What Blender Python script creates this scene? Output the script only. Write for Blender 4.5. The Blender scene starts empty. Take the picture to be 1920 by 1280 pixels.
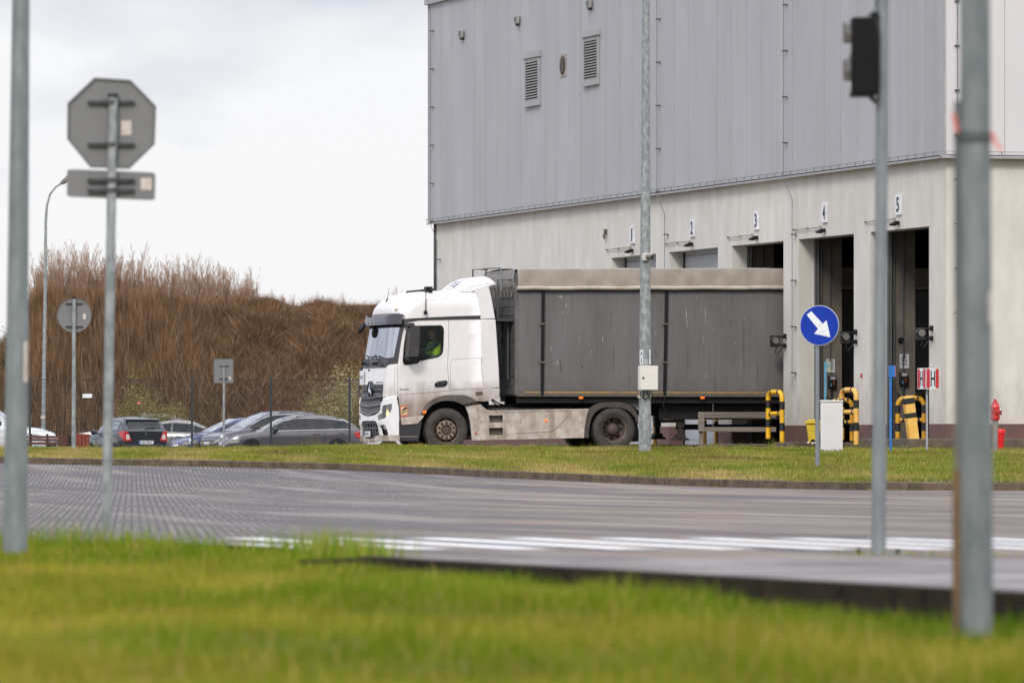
import bpy, bmesh, math, random
import numpy as np
from mathutils import Vector, Matrix
from mathutils.geometry import tessellate_polygon
PI = math.pi
R = math.radians
random.seed(7)
rng = np.random.default_rng(11)
sc = bpy.context.scene
COL = sc.collection

# ---------------------------------------------------------------- camera
F, HZ, CZ = 12000.0, 836.0, 0.61          # focal length and horizon in photo pixels, eye height
cam_d = bpy.data.cameras.new('camera')
cam = bpy.data.objects.new('camera', cam_d); COL.objects.link(cam)
cam.location = (0, 0, CZ); cam.rotation_euler = (R(90), 0, 0)
cam_d.sensor_width = 36; cam_d.sensor_fit = 'HORIZONTAL'
cam_d.lens = F / 1920 * 36
cam_d.shift_y = (HZ - 640) / 1920
cam_d.clip_start = 0.5; cam_d.clip_end = 9000
cam_d.dof.use_dof = True; cam_d.dof.focus_distance = 134; cam_d.dof.aperture_fstop = 5.8
sc.camera = cam
sc.render.resolution_x = 1024; sc.render.resolution_y = 682
sc.render.engine = 'CYCLES'
sc.view_settings.view_transform = 'Standard'; sc.view_settings.look = 'None'
sc.view_settings.exposure = 0.0; sc.view_settings.gamma = 1

# ---------------------------------------------------------------- sky
SUN_AZ, SUN_EL = 196, 36                   # behind the camera, a little to the left
wd = bpy.data.worlds.new('World'); sc.world = wd; wd.use_nodes = True
nt = wd.node_tree; nt.nodes.clear()
def N(t, k, **kw):
    n = t.nodes.new(k)
    for a, b in kw.items(): setattr(n, a, b)
    return n
out = N(nt, 'ShaderNodeOutputWorld'); bg = N(nt, 'ShaderNodeBackground')
sky = N(nt, 'ShaderNodeTexSky'); sky.sky_type = 'NISHITA'; sky.sun_disc = False
sky.sun_elevation = R(SUN_EL); sky.sun_rotation = R(SUN_AZ)
skm = N(nt, 'ShaderNodeMix', data_type='RGBA', blend_type='MULTIPLY'); skm.inputs[0].default_value = 1
skm.inputs[7].default_value = (.10, .10, .10, 1)
nt.links.new(sky.outputs[0], skm.inputs[6])
tc = N(nt, 'ShaderNodeTexCoord'); mp = N(nt, 'ShaderNodeMapping'); mp.inputs['Scale'].default_value = (9, 9, 20)
mp.inputs['Location'].default_value = (.35, .1, .62); mp.inputs['Rotation'].default_value = (0, R(14), 0)
nz = N(nt, 'ShaderNodeTexNoise'); nz.inputs['Scale'].default_value = 1.6; nz.inputs['Detail'].default_value = 4
nz.inputs['Roughness'].default_value = .5
rp = N(nt, 'ShaderNodeValToRGB')
rp.color_ramp.elements[0].position = .36; rp.color_ramp.elements[0].color = (.58, .62, .74, 1)
rp.color_ramp.elements[1].position = .56; rp.color_ramp.elements[1].color = (.965, .965, .985, 1)
# overcast dome: brighter towards the zenith
sep = N(nt, 'ShaderNodeSeparateXYZ'); mr = N(nt, 'ShaderNodeMapRange')
mr.inputs[1].default_value = 0.10; mr.inputs[2].default_value = .9; mr.inputs[3].default_value = 1.0; mr.inputs[4].default_value = 3.1
mul = N(nt, 'ShaderNodeMix', data_type='RGBA', blend_type='MULTIPLY'); mul.inputs[0].default_value = 1
nt.links.new(tc.outputs['Generated'], mp.inputs[0]); nt.links.new(mp.outputs[0], nz.inputs[0]); 
s0 = N(nt, 'ShaderNodeSeparateXYZ'); nt.links.new(tc.outputs['Generated'], s0.inputs[0])
zc = N(nt, 'ShaderNodeMapRange'); zc.inputs[1].default_value = .0; zc.inputs[2].default_value = .08; zc.inputs[3].default_value = .43; zc.inputs[4].default_value = .06; nt.links.new(s0.outputs[2], zc.inputs[0])
xc = N(nt, 'ShaderNodeMapRange'); xc.inputs[1].default_value = -.09; xc.inputs[2].default_value = .0; xc.inputs[3].default_value = -.07; xc.inputs[4].default_value = .03; nt.links.new(s0.outputs[0], xc.inputs[0])
c1_ = N(nt, 'ShaderNodeMath', operation='MULTIPLY_ADD'); c1_.inputs[1].default_value = .75; nt.links.new(nz.outputs[0], c1_.inputs[0]); nt.links.new(zc.outputs[0], c1_.inputs[2])
c2_ = N(nt, 'ShaderNodeMath', operation='ADD'); nt.links.new(c1_.outputs[0], c2_.inputs[0]); nt.links.new(xc.outputs[0], c2_.inputs[1]); nt.links.new(c2_.outputs[0], rp.inputs[0])
nt.links.new(tc.outputs['Generated'], sep.inputs[0]); nt.links.new(sep.outputs[2], mr.inputs[0])
nt.links.new(rp.outputs[0], mul.inputs[6]); nt.links.new(mr.outputs[0], mul.inputs[7])
mx = N(nt, 'ShaderNodeMix', data_type='RGBA'); mx.inputs[0].default_value = .93
nt.links.new(skm.outputs[2], mx.inputs[6]); nt.links.new(mul.outputs[2], mx.inputs[7])
nt.links.new(mx.outputs[2], bg.inputs[0]); bg.inputs[1].default_value = 1.0
nt.links.new(bg.outputs[0], out.inputs[0])
sl = bpy.data.lights.new('sun', 'SUN'); sl.energy = 1.9; sl.angle = R(14); sl.color = (1, .95, .88)
so = bpy.data.objects.new('sun', sl); COL.objects.link(so)
a_, e_ = R(SUN_AZ), R(SUN_EL)
sd = Vector((math.sin(a_) * math.cos(e_), math.cos(a_) * math.cos(e_), math.sin(e_)))
so.rotation_euler = sd.to_track_quat('Z', 'Y').to_euler()

# ---------------------------------------------------------------- helpers
def W(px, py, s): return Vector(((px - 960) / s, F / s, CZ + (HZ - py) / s))
class Frame:
    def __init__(f, o, phi):
        f.o = Vector(o); f.phi = phi
        f.m = Matrix.Translation(f.o) @ Matrix.Rotation(phi, 4, 'Z'); f.i = f.m.inverted()
    def w(f, x, y, z=0): return f.m @ Vector((x, y, z))
    def ray(f, px, py, ax, val):
        o = f.i @ Vector((0, 0, CZ)); p = f.i @ Vector(((px - 960) / F, 1, CZ + (HZ - py) / F)); d = p - o
        return o + d * ((val - o[ax]) / d[ax])
    def px(f, v):
        p = f.m @ Vector(v); return 960 + F * p.x / p.y, HZ - F * (p.z - CZ) / p.y
PHI = R(15.575)
BF = Frame((8.72, 129.4, 0), PHI)                          # warehouse, origin at its near corner
TF = Frame(BF.w(-8.757, 11.2, .49), PHI)                   # tractor and trailer, origin at the front bumper

def tag(o, label=None, cat=None, group=None, kind=None):
    for k, v in (('label', label), ('category', cat), ('group', group), ('kind', kind)):
        if v: o[k] = v
    return o
def empty(name, loc=(0, 0, 0), rz=0, label=None, cat=None, group=None):
    o = bpy.data.objects.new(name, None); COL.objects.link(o); o.location = loc; o.rotation_euler = (0, 0, rz)
    o.empty_display_size = .2
    return tag(o, label, cat, group)
def fempty(name, fr, label, cat, group=None, loc=None):
    return empty(name, fr.o if loc is None else loc, fr.phi, label, cat, group)
def copy_tree(o, parent=None):
    c = o.copy(); COL.objects.link(c)
    if parent: c.parent = parent
    for ch in o.children: copy_tree(ch, c)
    return c

class MB:
    def __init__(s, M=None): s.v = []; s.f = []; s.fm = []; s.M = M; s.mi = 0
    def p(s, c): s.v.append(tuple(s.M @ Vector(c)) if s.M else tuple(c)); return len(s.v) - 1
    def face(s, idx): s.f.append(tuple(idx)); s.fm.append(s.mi)
    def poly(s, pts): s.face([s.p(c) for c in pts])
    def box(s, x0, x1, y0, y1, z0, z1, M=None):
        c = [(x0,y0,z0),(x1,y0,z0),(x1,y1,z0),(x0,y1,z0),(x0,y0,z1),(x1,y0,z1),(x1,y1,z1),(x0,y1,z1)]
        if M: c = [M @ Vector(q) for q in c]
        i = [s.p(q) for q in c]
        for q in ((0,3,2,1),(4,5,6,7),(0,1,5,4),(1,2,6,5),(2,3,7,6),(3,0,4,7)): s.face([i[k] for k in q])
        return s
    def ring(s, c, u, v, r, n, r2=None):
        r2 = r if r2 is None else r2
        return [s.p(c + u * (r * math.cos(2*PI*k/n)) + v * (r2 * math.sin(2*PI*k/n))) for k in range(n)]
    def tube(s, path, r, n=10, cap=True):
        path = [Vector(p) for p in path]; rs = r if isinstance(r, (list, tuple)) else [r] * len(path)
        prev = None; first = None; u = None
        for i, p in enumerate(path):
            d = (path[min(i+1, len(path)-1)] - path[max(i-1, 0)]).normalized()
            if u is None:
                u = d.orthogonal().normalized()
            else:
                u = (u - d * u.dot(d)); u = u.normalized() if u.length > 1e-6 else d.orthogonal().normalized()
            w = d.cross(u)
            rg = s.ring(p, u, w, rs[i], n)
            if prev:
                for k in range(n): s.face((prev[k], prev[(k+1) % n], rg[(k+1) % n], rg[k]))
            else: first = rg
            prev = rg
        if cap: s.face(first[::-1]); s.face(prev)
        return s
    def lathe(s, c, axis, prof, n=32, closed=False):
        c = Vector(c); axis = Vector(axis).normalized(); u = axis.orthogonal().normalized(); w = axis.cross(u); prev = None; first = None
        for (h, r) in prof:
            rg = s.ring(c + axis * h, u, w, max(r, 1e-4), n)
            if prev:
                for k in range(n): s.face((prev[k], prev[(k+1) % n], rg[(k+1) % n], rg[k]))
            else: first = rg
            prev = rg
        if closed:
            for k in range(n): s.face((prev[k], prev[(k+1) % n], first[(k+1) % n], first[k]))
        return s
    def prism(s, pts, f0, f1):                                 # pts 2d, f0/f1 map (x,y) to the two end faces
        n = len(pts); a = [s.p(f0(*q)) for q in pts]; b = [s.p(f1(*q)) for q in pts]
        tri = tessellate_polygon([[Vector((q[0], q[1], 0)) for q in pts]])
        for t in tri: s.face([a[k] for k in t]); s.face([b[k] for k in t][::-1])
        for k in range(n): s.face((a[k], a[(k+1) % n], b[(k+1) % n], b[k]))
        return s
    def grid(s, fn, us, vs):
        idx = [[s.p(fn(u, v)) for v in vs] for u in us]
        for i in range(len(us)-1):
            for j in range(len(vs)-1): s.face((idx[i][j], idx[i+1][j], idx[i+1][j+1], idx[i][j+1]))
        return idx
    def build(s, name, mat, parent=None, smooth=False, bevel=0, fr=None, angle=40, recalc=True, seg=2):
        me = bpy.data.meshes.new(name); me.from_pydata(s.v, [], s.f)
        mats = mat if isinstance(mat, (list, tuple)) else [mat]
        for m in mats: me.materials.append(m)
        if len(mats) > 1: me.polygons.foreach_set('material_index', s.fm)
        if recalc:
            bm = bmesh.new(); bm.from_mesh(me); bmesh.ops.recalc_face_normals(bm, faces=bm.faces); bm.to_mesh(me); bm.free()
        o = bpy.data.objects.new(name, me); COL.objects.link(o)
        if smooth:
            me.polygons.foreach_set('use_smooth', [True] * len(me.polygons))
            me.set_sharp_from_angle(angle=R(angle))
        if bevel:
            b = o.modifiers.new('bevel', 'BEVEL'); b.width = bevel; b.segments = seg; b.limit_method = 'ANGLE'; b.angle_limit = R(35)
            me.polygons.foreach_set('use_smooth', [True] * len(me.polygons)); me.set_sharp_from_angle(angle=R(50)) if not smooth else None
        if parent: o.parent = parent
        if fr: o.matrix_world = fr.m
        return o
_tc = {}
def text_geo(s, size=1.0, bold=0.0):
    k = (s, size, bold)
    if k in _tc: return _tc[k]
    cu = bpy.data.curves.new('t', 'FONT'); cu.body = s; cu.size = size; cu.align_x = 'CENTER'; cu.align_y = 'CENTER'; cu.resolution_u = 3; cu.offset = bold
    o = bpy.data.objects.new('t', cu); COL.objects.link(o); bpy.context.view_layer.update()
    me = o.evaluated_get(bpy.context.evaluated_depsgraph_get()).to_mesh()
    vs = [tuple(v.co) for v in me.vertices]; fs = [tuple(p.vertices) for p in me.polygons]
    xs = [v[0] for v in vs]; ys = [v[1] for v in vs]; cx, cy = (min(xs)+max(xs))/2, (min(ys)+max(ys))/2
    w, h = max(xs)-min(xs), max(ys)-min(ys)
    vs = [((v[0]-cx)/w, (v[1]-cy)/h) for v in vs]
    bpy.data.objects.remove(o); bpy.data.curves.remove(cu)
    _tc[k] = (vs, fs); return vs, fs
def add_text(mb, s, c, ux, uy, w, h, bold=0.0):              # centre, right vector, up vector, width, height
    vs, fs = text_geo(s, 1.0, bold); c, ux, uy = Vector(c), Vector(ux), Vector(uy)
    base = [mb.p(c + ux * (x * w) + uy * (y * h)) for x, y in vs]
    for f in fs: mb.face([base[i] for i in f])
    return mb

def lin(c): return tuple(((x/255)/12.92 if x/255 <= .04045 else ((x/255+.055)/1.055)**2.4) for x in c)
MC = {}
def mat(name, rgb, rough=.6, metal=0.0, var=.12, scale=6.0, bump=0.0, bscale=40.0, coat=0.0, stretch=(1,1,1), rgb2=None, dist=.01, spec=.5, thr=(.35,.65)):
    """rgb in sRGB 0-255 base colour; mottled towards rgb2 by noise"""
    if name in MC: return MC[name]
    m = bpy.data.materials.new(name); m.use_nodes = True; t = m.node_tree; b = t.nodes['Principled BSDF']
    c = lin(rgb); c2 = lin(rgb2) if rgb2 else tuple(x * (1 - var * 2) for x in c)
    tcn = N(t, 'ShaderNodeTexCoord'); mpn = N(t, 'ShaderNodeMapping'); mpn.inputs['Scale'].default_value = stretch
    nz = N(t, 'ShaderNodeTexNoise'); nz.inputs['Scale'].default_value = scale; nz.inputs['Detail'].default_value = 6; nz.inputs['Roughness'].default_value = .62
    rp = N(t, 'ShaderNodeValToRGB'); rp.color_ramp.elements[0].position = thr[0]; rp.color_ramp.elements[1].position = thr[1]
    rp.color_ramp.elements[0].color = (*c2, 1); rp.color_ramp.elements[1].color = (*c, 1)
    L = t.links.new
    L(tcn.outputs['Object'], mpn.inputs[0]); L(mpn.outputs[0], nz.inputs[0]); L(nz.outputs[0], rp.inputs[0]); L(rp.outputs[0], b.inputs['Base Color'])
    b.inputs['Metallic'].default_value = metal; b.inputs['Roughness'].default_value = rough; b.inputs['Coat Weight'].default_value = coat
    b.inputs['Coat Roughness'].default_value = .08; b.inputs['Specular IOR Level'].default_value = spec
    if bump:
        n2 = N(t, 'ShaderNodeTexNoise'); n2.inputs['Scale'].default_value = bscale; n2.inputs['Detail'].default_value = 5
        bp = N(t, 'ShaderNodeBump'); bp.inputs['Strength'].default_value = bump; bp.inputs['Distance'].default_value = dist
        L(mpn.outputs[0], n2.inputs[0]); L(n2.outputs[0], bp.inputs['Height']); L(bp.outputs[0], b.inputs['Normal'])
    MC[name] = m; m['ramp'] = rp.name
    return m
def add_layer(m, rgb, build, fac=1.0):
    """mix another colour over the base colour; build(t, coords_socket) returns a mask socket"""
    t = m.node_tree; b = t.nodes['Principled BSDF']; src = b.inputs['Base Color'].links[0].from_socket
    tcn = N(t, 'ShaderNodeTexCoord'); s = build(t, tcn.outputs['Object'])
    mm = N(t, 'ShaderNodeMath', operation='MULTIPLY'); mm.inputs[1].default_value = fac; mm.use_clamp = True
    t.links.new(s, mm.inputs[0])
    x = N(t, 'ShaderNodeMix', data_type='RGBA'); x.inputs[7].default_value = (*lin(rgb), 1)
    t.links.new(mm.outputs[0], x.inputs[0]); t.links.new(src, x.inputs[6]); t.links.new(x.outputs[2], b.inputs['Base Color'])
    return m
def noise_mask(scale, stretch=(1,1,1), lo=.5, hi=.6, detail=5):
    def f(t, co):
        mpn = N(t, 'ShaderNodeMapping'); mpn.inputs['Scale'].default_value = stretch
        nz = N(t, 'ShaderNodeTexNoise'); nz.inputs['Scale'].default_value = scale; nz.inputs['Detail'].default_value = detail
        mr = N(t, 'ShaderNodeMapRange'); mr.inputs[1].default_value = lo; mr.inputs[2].default_value = hi
        t.links.new(co, mpn.inputs[0]); t.links.new(mpn.outputs[0], nz.inputs[0]); t.links.new(nz.outputs[0], mr.inputs[0])
        return mr.outputs[0]
    return f
def band_mask(axis, lo, hi, scale=3.0, amount=.4, stretch=(1,1,1), nlo=.3, nhi=.7):
    """1 below lo, 0 above hi along an object axis, broken up by noise"""
    def f(t, co):
        sp = N(t, 'ShaderNodeSeparateXYZ'); t.links.new(co, sp.inputs[0])
        mr = N(t, 'ShaderNodeMapRange'); mr.inputs[1].default_value = lo; mr.inputs[2].default_value = hi; mr.inputs[3].default_value = 1; mr.inputs[4].default_value = 0
        n = noise_mask(scale, stretch, nlo, nhi)(t, co)
        a = N(t, 'ShaderNodeMath', operation='MULTIPLY_ADD'); a.inputs[1].default_value = amount; a.inputs[2].default_value = -amount * .5
        t.links.new(sp.outputs[axis], mr.inputs[0]); t.links.new(n, a.inputs[0])
        ad = N(t, 'ShaderNodeMath', operation='ADD'); ad.use_clamp = True; t.links.new(mr.outputs[0], ad.inputs[0]); t.links.new(a.outputs[0], ad.inputs[1])
        m2 = N(t, 'ShaderNodeMath', operation='MULTIPLY'); t.links.new(ad.outputs[0], m2.inputs[0])
        m3 = N(t, 'ShaderNodeMapRange'); m3.inputs[1].default_value = 0; m3.inputs[2].default_value = .15; t.links.new(mr.outputs[0], m3.inputs[0]); t.links.new(m3.outputs[0], m2.inputs[1])
        return m2.outputs[0]
    return f
def emis(name, rgb, st):
    m = mat(name, rgb, .4); b = m.node_tree.nodes['Principled BSDF']
    b.inputs['Emission Color'].default_value = (*lin(rgb), 1); b.inputs['Emission Strength'].default_value = st
    return m
def glass(name, tint=(200,210,205), rough=.02, alpha=.35, fres=1.0, streak=None):
    """thin pane: mirror reflection by angle over a tinted see-through"""
    if name in MC: return MC[name]
    m = bpy.data.materials.new(name); m.use_nodes = True; t = m.node_tree; t.nodes.clear()
    o = N(t, 'ShaderNodeOutputMaterial'); tr = N(t, 'ShaderNodeBsdfTransparent'); tr.inputs[0].default_value = (*lin(tint), 1)
    gl = N(t, 'ShaderNodeBsdfGlossy'); gl.inputs['Roughness'].default_value = rough
    fr = N(t, 'ShaderNodeFresnel'); fr.inputs[0].default_value = 1.52
    nz = N(t, 'ShaderNodeTexNoise'); nz.inputs['Scale'].default_value = 2.0
    ma = N(t, 'ShaderNodeMath', operation='MULTIPLY_ADD'); ma.inputs[1].default_value = min(.05, alpha); ma.inputs[2].default_value = max(alpha - .02, 0)
    ad = N(t, 'ShaderNodeMath', operation='MULTIPLY_ADD'); ad.use_clamp = True; ad.inputs[1].default_value = fres
    mxs = N(t, 'ShaderNodeMixShader')
    if streak:
        tcn = N(t, 'ShaderNodeTexCoord'); mpn = N(t, 'ShaderNodeMapping'); mpn.inputs['Scale'].default_value = streak; t.links.new(tcn.outputs['Object'], mpn.inputs[0]); t.links.new(mpn.outputs[0], nz.inputs[0]); ma.inputs[1].default_value = .9; ma.inputs[2].default_value = alpha - .45; nz.inputs['Detail'].default_value = 5
    t.links.new(nz.outputs[0], ma.inputs[0]); t.links.new(fr.outputs[0], ad.inputs[0]); t.links.new(ma.outputs[0], ad.inputs[2])
    t.links.new(ad.outputs[0], mxs.inputs[0]); t.links.new(tr.outputs[0], mxs.inputs[1]); t.links.new(gl.outputs[0], mxs.inputs[2]); t.links.new(mxs.outputs[0], o.inputs[0])
    MC[name] = m; return m
def leafmat(name, rough=.7, trans=.3):
    """colour comes from the blades' own 'col' attribute"""
    if name in MC: return MC[name]
    m = bpy.data.materials.new(name); m.use_nodes = True; t = m.node_tree; t.nodes.clear()
    o = N(t, 'ShaderNodeOutputMaterial'); a = N(t, 'ShaderNodeAttribute'); a.attribute_name = 'col'
    d = N(t, 'ShaderNodeBsdfDiffuse'); tr = N(t, 'ShaderNodeBsdfTranslucent'); x = N(t, 'ShaderNodeMixShader'); x.inputs[0].default_value = trans
    t.links.new(a.outputs[0], d.inputs[0]); t.links.new(a.outputs[0], tr.inputs[0]); t.links.new(d.outputs[0], x.inputs[1]); t.links.new(tr.outputs[0], x.inputs[2]); t.links.new(x.outputs[0], o.inputs[0])
    MC[name] = m; return m
def np_mesh(name, V, nper, C, m):
    """V (k*nper,3) verts in polygons of nper, C (k,3) linear colours"""
    k = len(V) // nper; me = bpy.data.meshes.new(name)
    me.vertices.add(len(V)); me.vertices.foreach_set('co', V.astype(np.float32).ravel())
    me.loops.add(len(V)); me.loops.foreach_set('vertex_index', np.arange(len(V), dtype=np.int32))
    me.polygons.add(k); me.polygons.foreach_set('loop_start', np.arange(0, len(V), nper, dtype=np.int32))
    try: me.polygons.foreach_set('loop_total', np.full(k, nper, dtype=np.int32))
    except Exception: pass
    at = me.color_attributes.new('col', 'FLOAT_COLOR', 'POINT')
    c4 = np.ones((len(V), 4), dtype=np.float32); c4[:, :3] = np.repeat(C, nper, axis=0); at.data.foreach_set('color', c4.ravel())
    me.update(calc_edges=True); me.materials.append(m)
    o = bpy.data.objects.new(name, me); COL.objects.link(o); return o
_ph = rng.uniform(0, 6.28, (24, 3)); _fr = rng.normal(0, 1, (24, 2))
def vnoise(x, y, f, off=0):
    s = 0
    for k in range(8):
        a, b = _fr[(k + off) % 24]; s = s + np.sin(x * f * a * 2 + y * f * b * 2 + _ph[(k + off) % 24, 0] + off)
    return s / 4.0                                    # about -1..1
def blades(name, P, h, w, C, m, lean=.35):
    """P (n,3) roots -> tapered leaning blades"""
    n = len(P); ang = rng.uniform(0, 2*PI, n); la = rng.uniform(0, 2*PI, n); ll = rng.uniform(0, lean, n) * h
    d = np.stack([np.cos(ang), np.sin(ang), np.zeros(n)], 1) * (w[:, None] / 2)
    top = P + np.stack([np.cos(la) * ll, np.sin(la) * ll, h], 1)
    V = np.stack([P - d, P + d, top], 1).reshape(-1, 3)
    return np_mesh(name, V, 3, C, m)
def jitter(base, n, amt=.18):
    return np.clip(np.array(base)[None, :] * (1 + rng.normal(0, amt, (n, 1))) * (1 + rng.normal(0, .05, (n, 3))), 0, 1)

# ---------------------------------------------------------------- common materials
GALV = mat('galvanised steel', (154,157,155), .55, .2, .13, 16, .1, 60, stretch=(1,1,.5), rgb2=(120,125,125), thr=(.42,.6))
GALV2 = mat('dull galvanised steel', (122,128,127), .55, .25, .1, 14, stretch=(1,1,.5))
SIGNBACK = mat('grey sign back', (118,117,115), .55, .2, .05, 5)
BLACKP = mat('black plastic', (24,24,26), .55, 0, .2, 8, spec=.3)
DKGREY = mat('dark grey plastic', (62,60,61), .5, 0, .12, 10, rgb2=(50,48,48))
RUBBER = mat('tyre rubber', (52,48,46), .8, 0, .2, 9, .2, 60, rgb2=(74,67,60))
WHITEP = mat('white paint', (228,226,224), .4, 0, .03, 3)
CONC = mat('concrete wall', (207,202,193), .85, 0, .1, 2.2, .35, 90, rgb2=(194,188,178), stretch=(1,1,.4), dist=.006)
add_layer(CONC, (164,148,124), noise_mask(1.6, (2,2,.2), .62, .85), .25); add_layer(CONC, (150,134,108), noise_mask(26, (1,1,.5), .63, .8), .4); add_layer(CONC, (120,104,84), band_mask(2, .9, 2.2, 4, .8, (1,1,.5), .4, .7), .3)
BROWNPL = mat('brown plinth render', (104,76,70), .85, 0, .1, 5, .3, 120, dist=.004)
KERB = mat('weathered kerb stone', (104,88,70), .9, 0, .15, 5, .4, 60, rgb2=(72,60,46))
REDP = mat('red enamel', (196,32,34), .35, 0, .1, 6, coat=.3)
STICK = mat('faded sticker paper', (205,192,180), .7, 0, .15, 40)
TEXTB = mat('black lettering', (24,24,28), .5)
CHROME = mat('chrome', (200,200,205), .15, 1, .05, 5)
AMBER = emis('amber marker lamp', (240,110,24), .9)
# ================================================================ ground, road, verge
def interp(x, pts):
    if x <= pts[0][0]: return pts[0][1] + (pts[1][1]-pts[0][1])/(pts[1][0]-pts[0][0])*(x-pts[0][0])
    for (a, b), (c, d) in zip(pts, pts[1:]):
        if x <= c: return b + (d-b)*(x-a)/(c-a)
    return pts[-1][1] + (pts[-1][1]-pts[-2][1])/(pts[-1][0]-pts[-2][0])*(x-pts[-1][0])
KPX = [(-400,104),(60,110),(400,112),(700,115),(1100,125),(1400,133),(1600,137),(1920,138),(2400,132)]
KP = [((px-960)/s, F/s) for px, s in KPX]
def zk(x):                                                  # distance of the far kerb line
    if x < KP[0][0]: return KP[0][1] + (KP[0][0]-x)*.2
    if x > KP[-1][0]: return KP[-1][1] + (x-KP[-1][0])*.5
    a = interp(x, KP); b = interp(x-.6, KP) if x-.6 > KP[0][0] else a; c = interp(x+.6, KP) if x+.6 < KP[-1][0] else a
    return (a+b+c)/3
def zroad(Y): return interp(min(max(Y, 80), 112), [(80,-.0),(86,.0),(92,.03),(96,.075),(100,.13),(104,.2),(107,.265),(109.5,.31),(112,.35)])
def zyard(x, Y):
    z = .49
    if x < -1: z -= .38 * min(max((Y-148)/30, 0), 1) * min((-1-x)/3, 1)
    return z
def zverge(x, Y):
    k = zk(x); z0 = zroad(k) + .105; yb = 129.5
    t = min(max((Y-k)/(yb-k), 0), 1)
    top = interp(min(max(x,-14),13), [(-14,.55),(-5,.56),(-3.6,.585),(-2.6,.63),(-1.5,.595),(0,.58),(3,.57),(5.5,.565),(7,.535),(13,.52)]) + .008*math.sin(x*3.3+.5)
    bow = .9 if x > 2 else 1.15
    z = z0 + (top-z0) * min(1, t/.93) ** bow
    if t > .93: z = top - (top-.50)*(t-.93)/.07
    return z + .015*float(vnoise(x, Y, .5))
asphalt = mat('worn asphalt', (124,119,119), .62, 0, .1, 1.3, .4, 130, rgb2=(106,102,103), stretch=(.35,1,1), dist=.006)
roadm = bpy.data.materials.new('block paving and asphalt'); roadm.use_nodes = True
def road_mat(m):
    t = m.node_tree; b = t.nodes['Principled BSDF']; L = t.links.new
    tcn = N(t, 'ShaderNodeTexCoord'); co = tcn.outputs['Object']
    mpn = N(t, 'ShaderNodeMapping'); mpn.inputs['Rotation'].default_value = (0, 0, R(-93.4)); L(co, mpn.inputs[0])
    br = N(t, 'ShaderNodeTexBrick'); br.inputs['Scale'].default_value = 1; br.inputs['Brick Width'].default_value = 1.1; br.inputs['Row Height'].default_value = .066
    br.inputs['Mortar Size'].default_value = .011; br.offset = .5; br.inputs['Mortar Smooth'].default_value = .4
    br.inputs['Color1'].default_value = (*lin((108,103,100)), 1); br.inputs['Color2'].default_value = (*lin((92,87,84)), 1); br.inputs['Mortar'].default_value = (*lin((70,65,63)), 1)
    L(mpn.outputs[0], br.inputs[0])
    def noise(scale, st, lo, hi, det=6, rot=None):
        c_ = co
        if rot is not None:
            m_ = N(t, 'ShaderNodeMapping'); m_.inputs['Rotation'].default_value = (0, 0, R(rot)); L(co, m_.inputs[0]); c_ = m_.outputs[0]
        return noise_mask(scale, st, lo, hi, det)(t, c_)
    n1 = noise(1.0, (.10, .9, 1), .35, .68, 6, 68); n2 = noise(55, (1, 1, 1), .3, .7)
    cr = N(t, 'ShaderNodeMix', data_type='RGBA'); cr.inputs[6].default_value = (*lin((88,80,75)), 1); cr.inputs[7].default_value = (*lin((146,132,120)), 1); L(n1, cr.inputs[0])
    gr = N(t, 'ShaderNodeMix', data_type='RGBA', blend_type='MULTIPLY'); gr.inputs[0].default_value = .35; L(cr.outputs[2], gr.inputs[6]); L(n2, gr.inputs[7])
    sp = N(t, 'ShaderNodeSeparateXYZ'); L(co, sp.inputs[0])
    # where the paving ends and asphalt starts: x grows past the line, edge broken by noise
    ad = N(t, 'ShaderNodeMath', operation='MULTIPLY_ADD'); ad.inputs[1].default_value = 2.2; L(noise(.5, (.6, .3, 1), .2, .8), ad.inputs[0]); L(sp.outputs[0], ad.inputs[2])
    mr = N(t, 'ShaderNodeMapRange'); mr.inputs[1].default_value = -.6; mr.inputs[2].default_value = 1.6; L(ad.outputs[0], mr.inputs[0])
    mx = N(t, 'ShaderNodeMix', data_type='RGBA'); L(mr.outputs[0], mx.inputs[0]); L(br.outputs[0], mx.inputs[6]); L(gr.outputs[2], mx.inputs[7])
    # tyre tracks and wet streaks across the road
    st = noise(1.5, (.05, .9, 1), .50, .60, 5, 72); m3 = N(t, 'ShaderNodeMix', data_type='RGBA'); m3.inputs[7].default_value = (*lin((66,60,61)), 1)
    ml = N(t, 'ShaderNodeMath', operation='MULTIPLY'); ml.inputs[1].default_value = .95; L(st, ml.inputs[0]); L(ml.outputs[0], m3.inputs[0]); L(mx.outputs[2], m3.inputs[6])
    s2 = noise(1.1, (.07, .9, 1), .54, .66, 4, 80); m4 = N(t, 'ShaderNodeMix', data_type='RGBA'); m4.inputs[7].default_value = (*lin((132,123,116)), 1)
    ml2 = N(t, 'ShaderNodeMath', operation='MULTIPLY'); ml2.inputs[1].default_value = .5; L(s2, ml2.inputs[0]); L(ml2.outputs[0], m4.inputs[0]); L(m3.outputs[2], m4.inputs[6])
    L(m4.outputs[2], b.inputs['Base Color'])
    rr = N(t, 'ShaderNodeMapRange'); rr.inputs[3].default_value = .85; rr.inputs[4].default_value = .6; b.inputs['Specular IOR Level'].default_value = .22; L(st, rr.inputs[0]); L(rr.outputs[0], b.inputs['Roughness'])
    bp = N(t, 'ShaderNodeBump'); bp.inputs['Strength'].default_value = .5; bp.inputs['Distance'].default_value = .01; L(br.outputs['Fac'], bp.inputs['Height']); bp.invert = True
    L(bp.outputs[0], b.inputs['Normal'])
road_mat(roadm)
soil = mat('trodden soil', (92,84,50), .95, 0, .2, 3, .4, 60, rgb2=(70,60,38))
xs = [x * .8 for x in range(-50, 51)]
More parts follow.
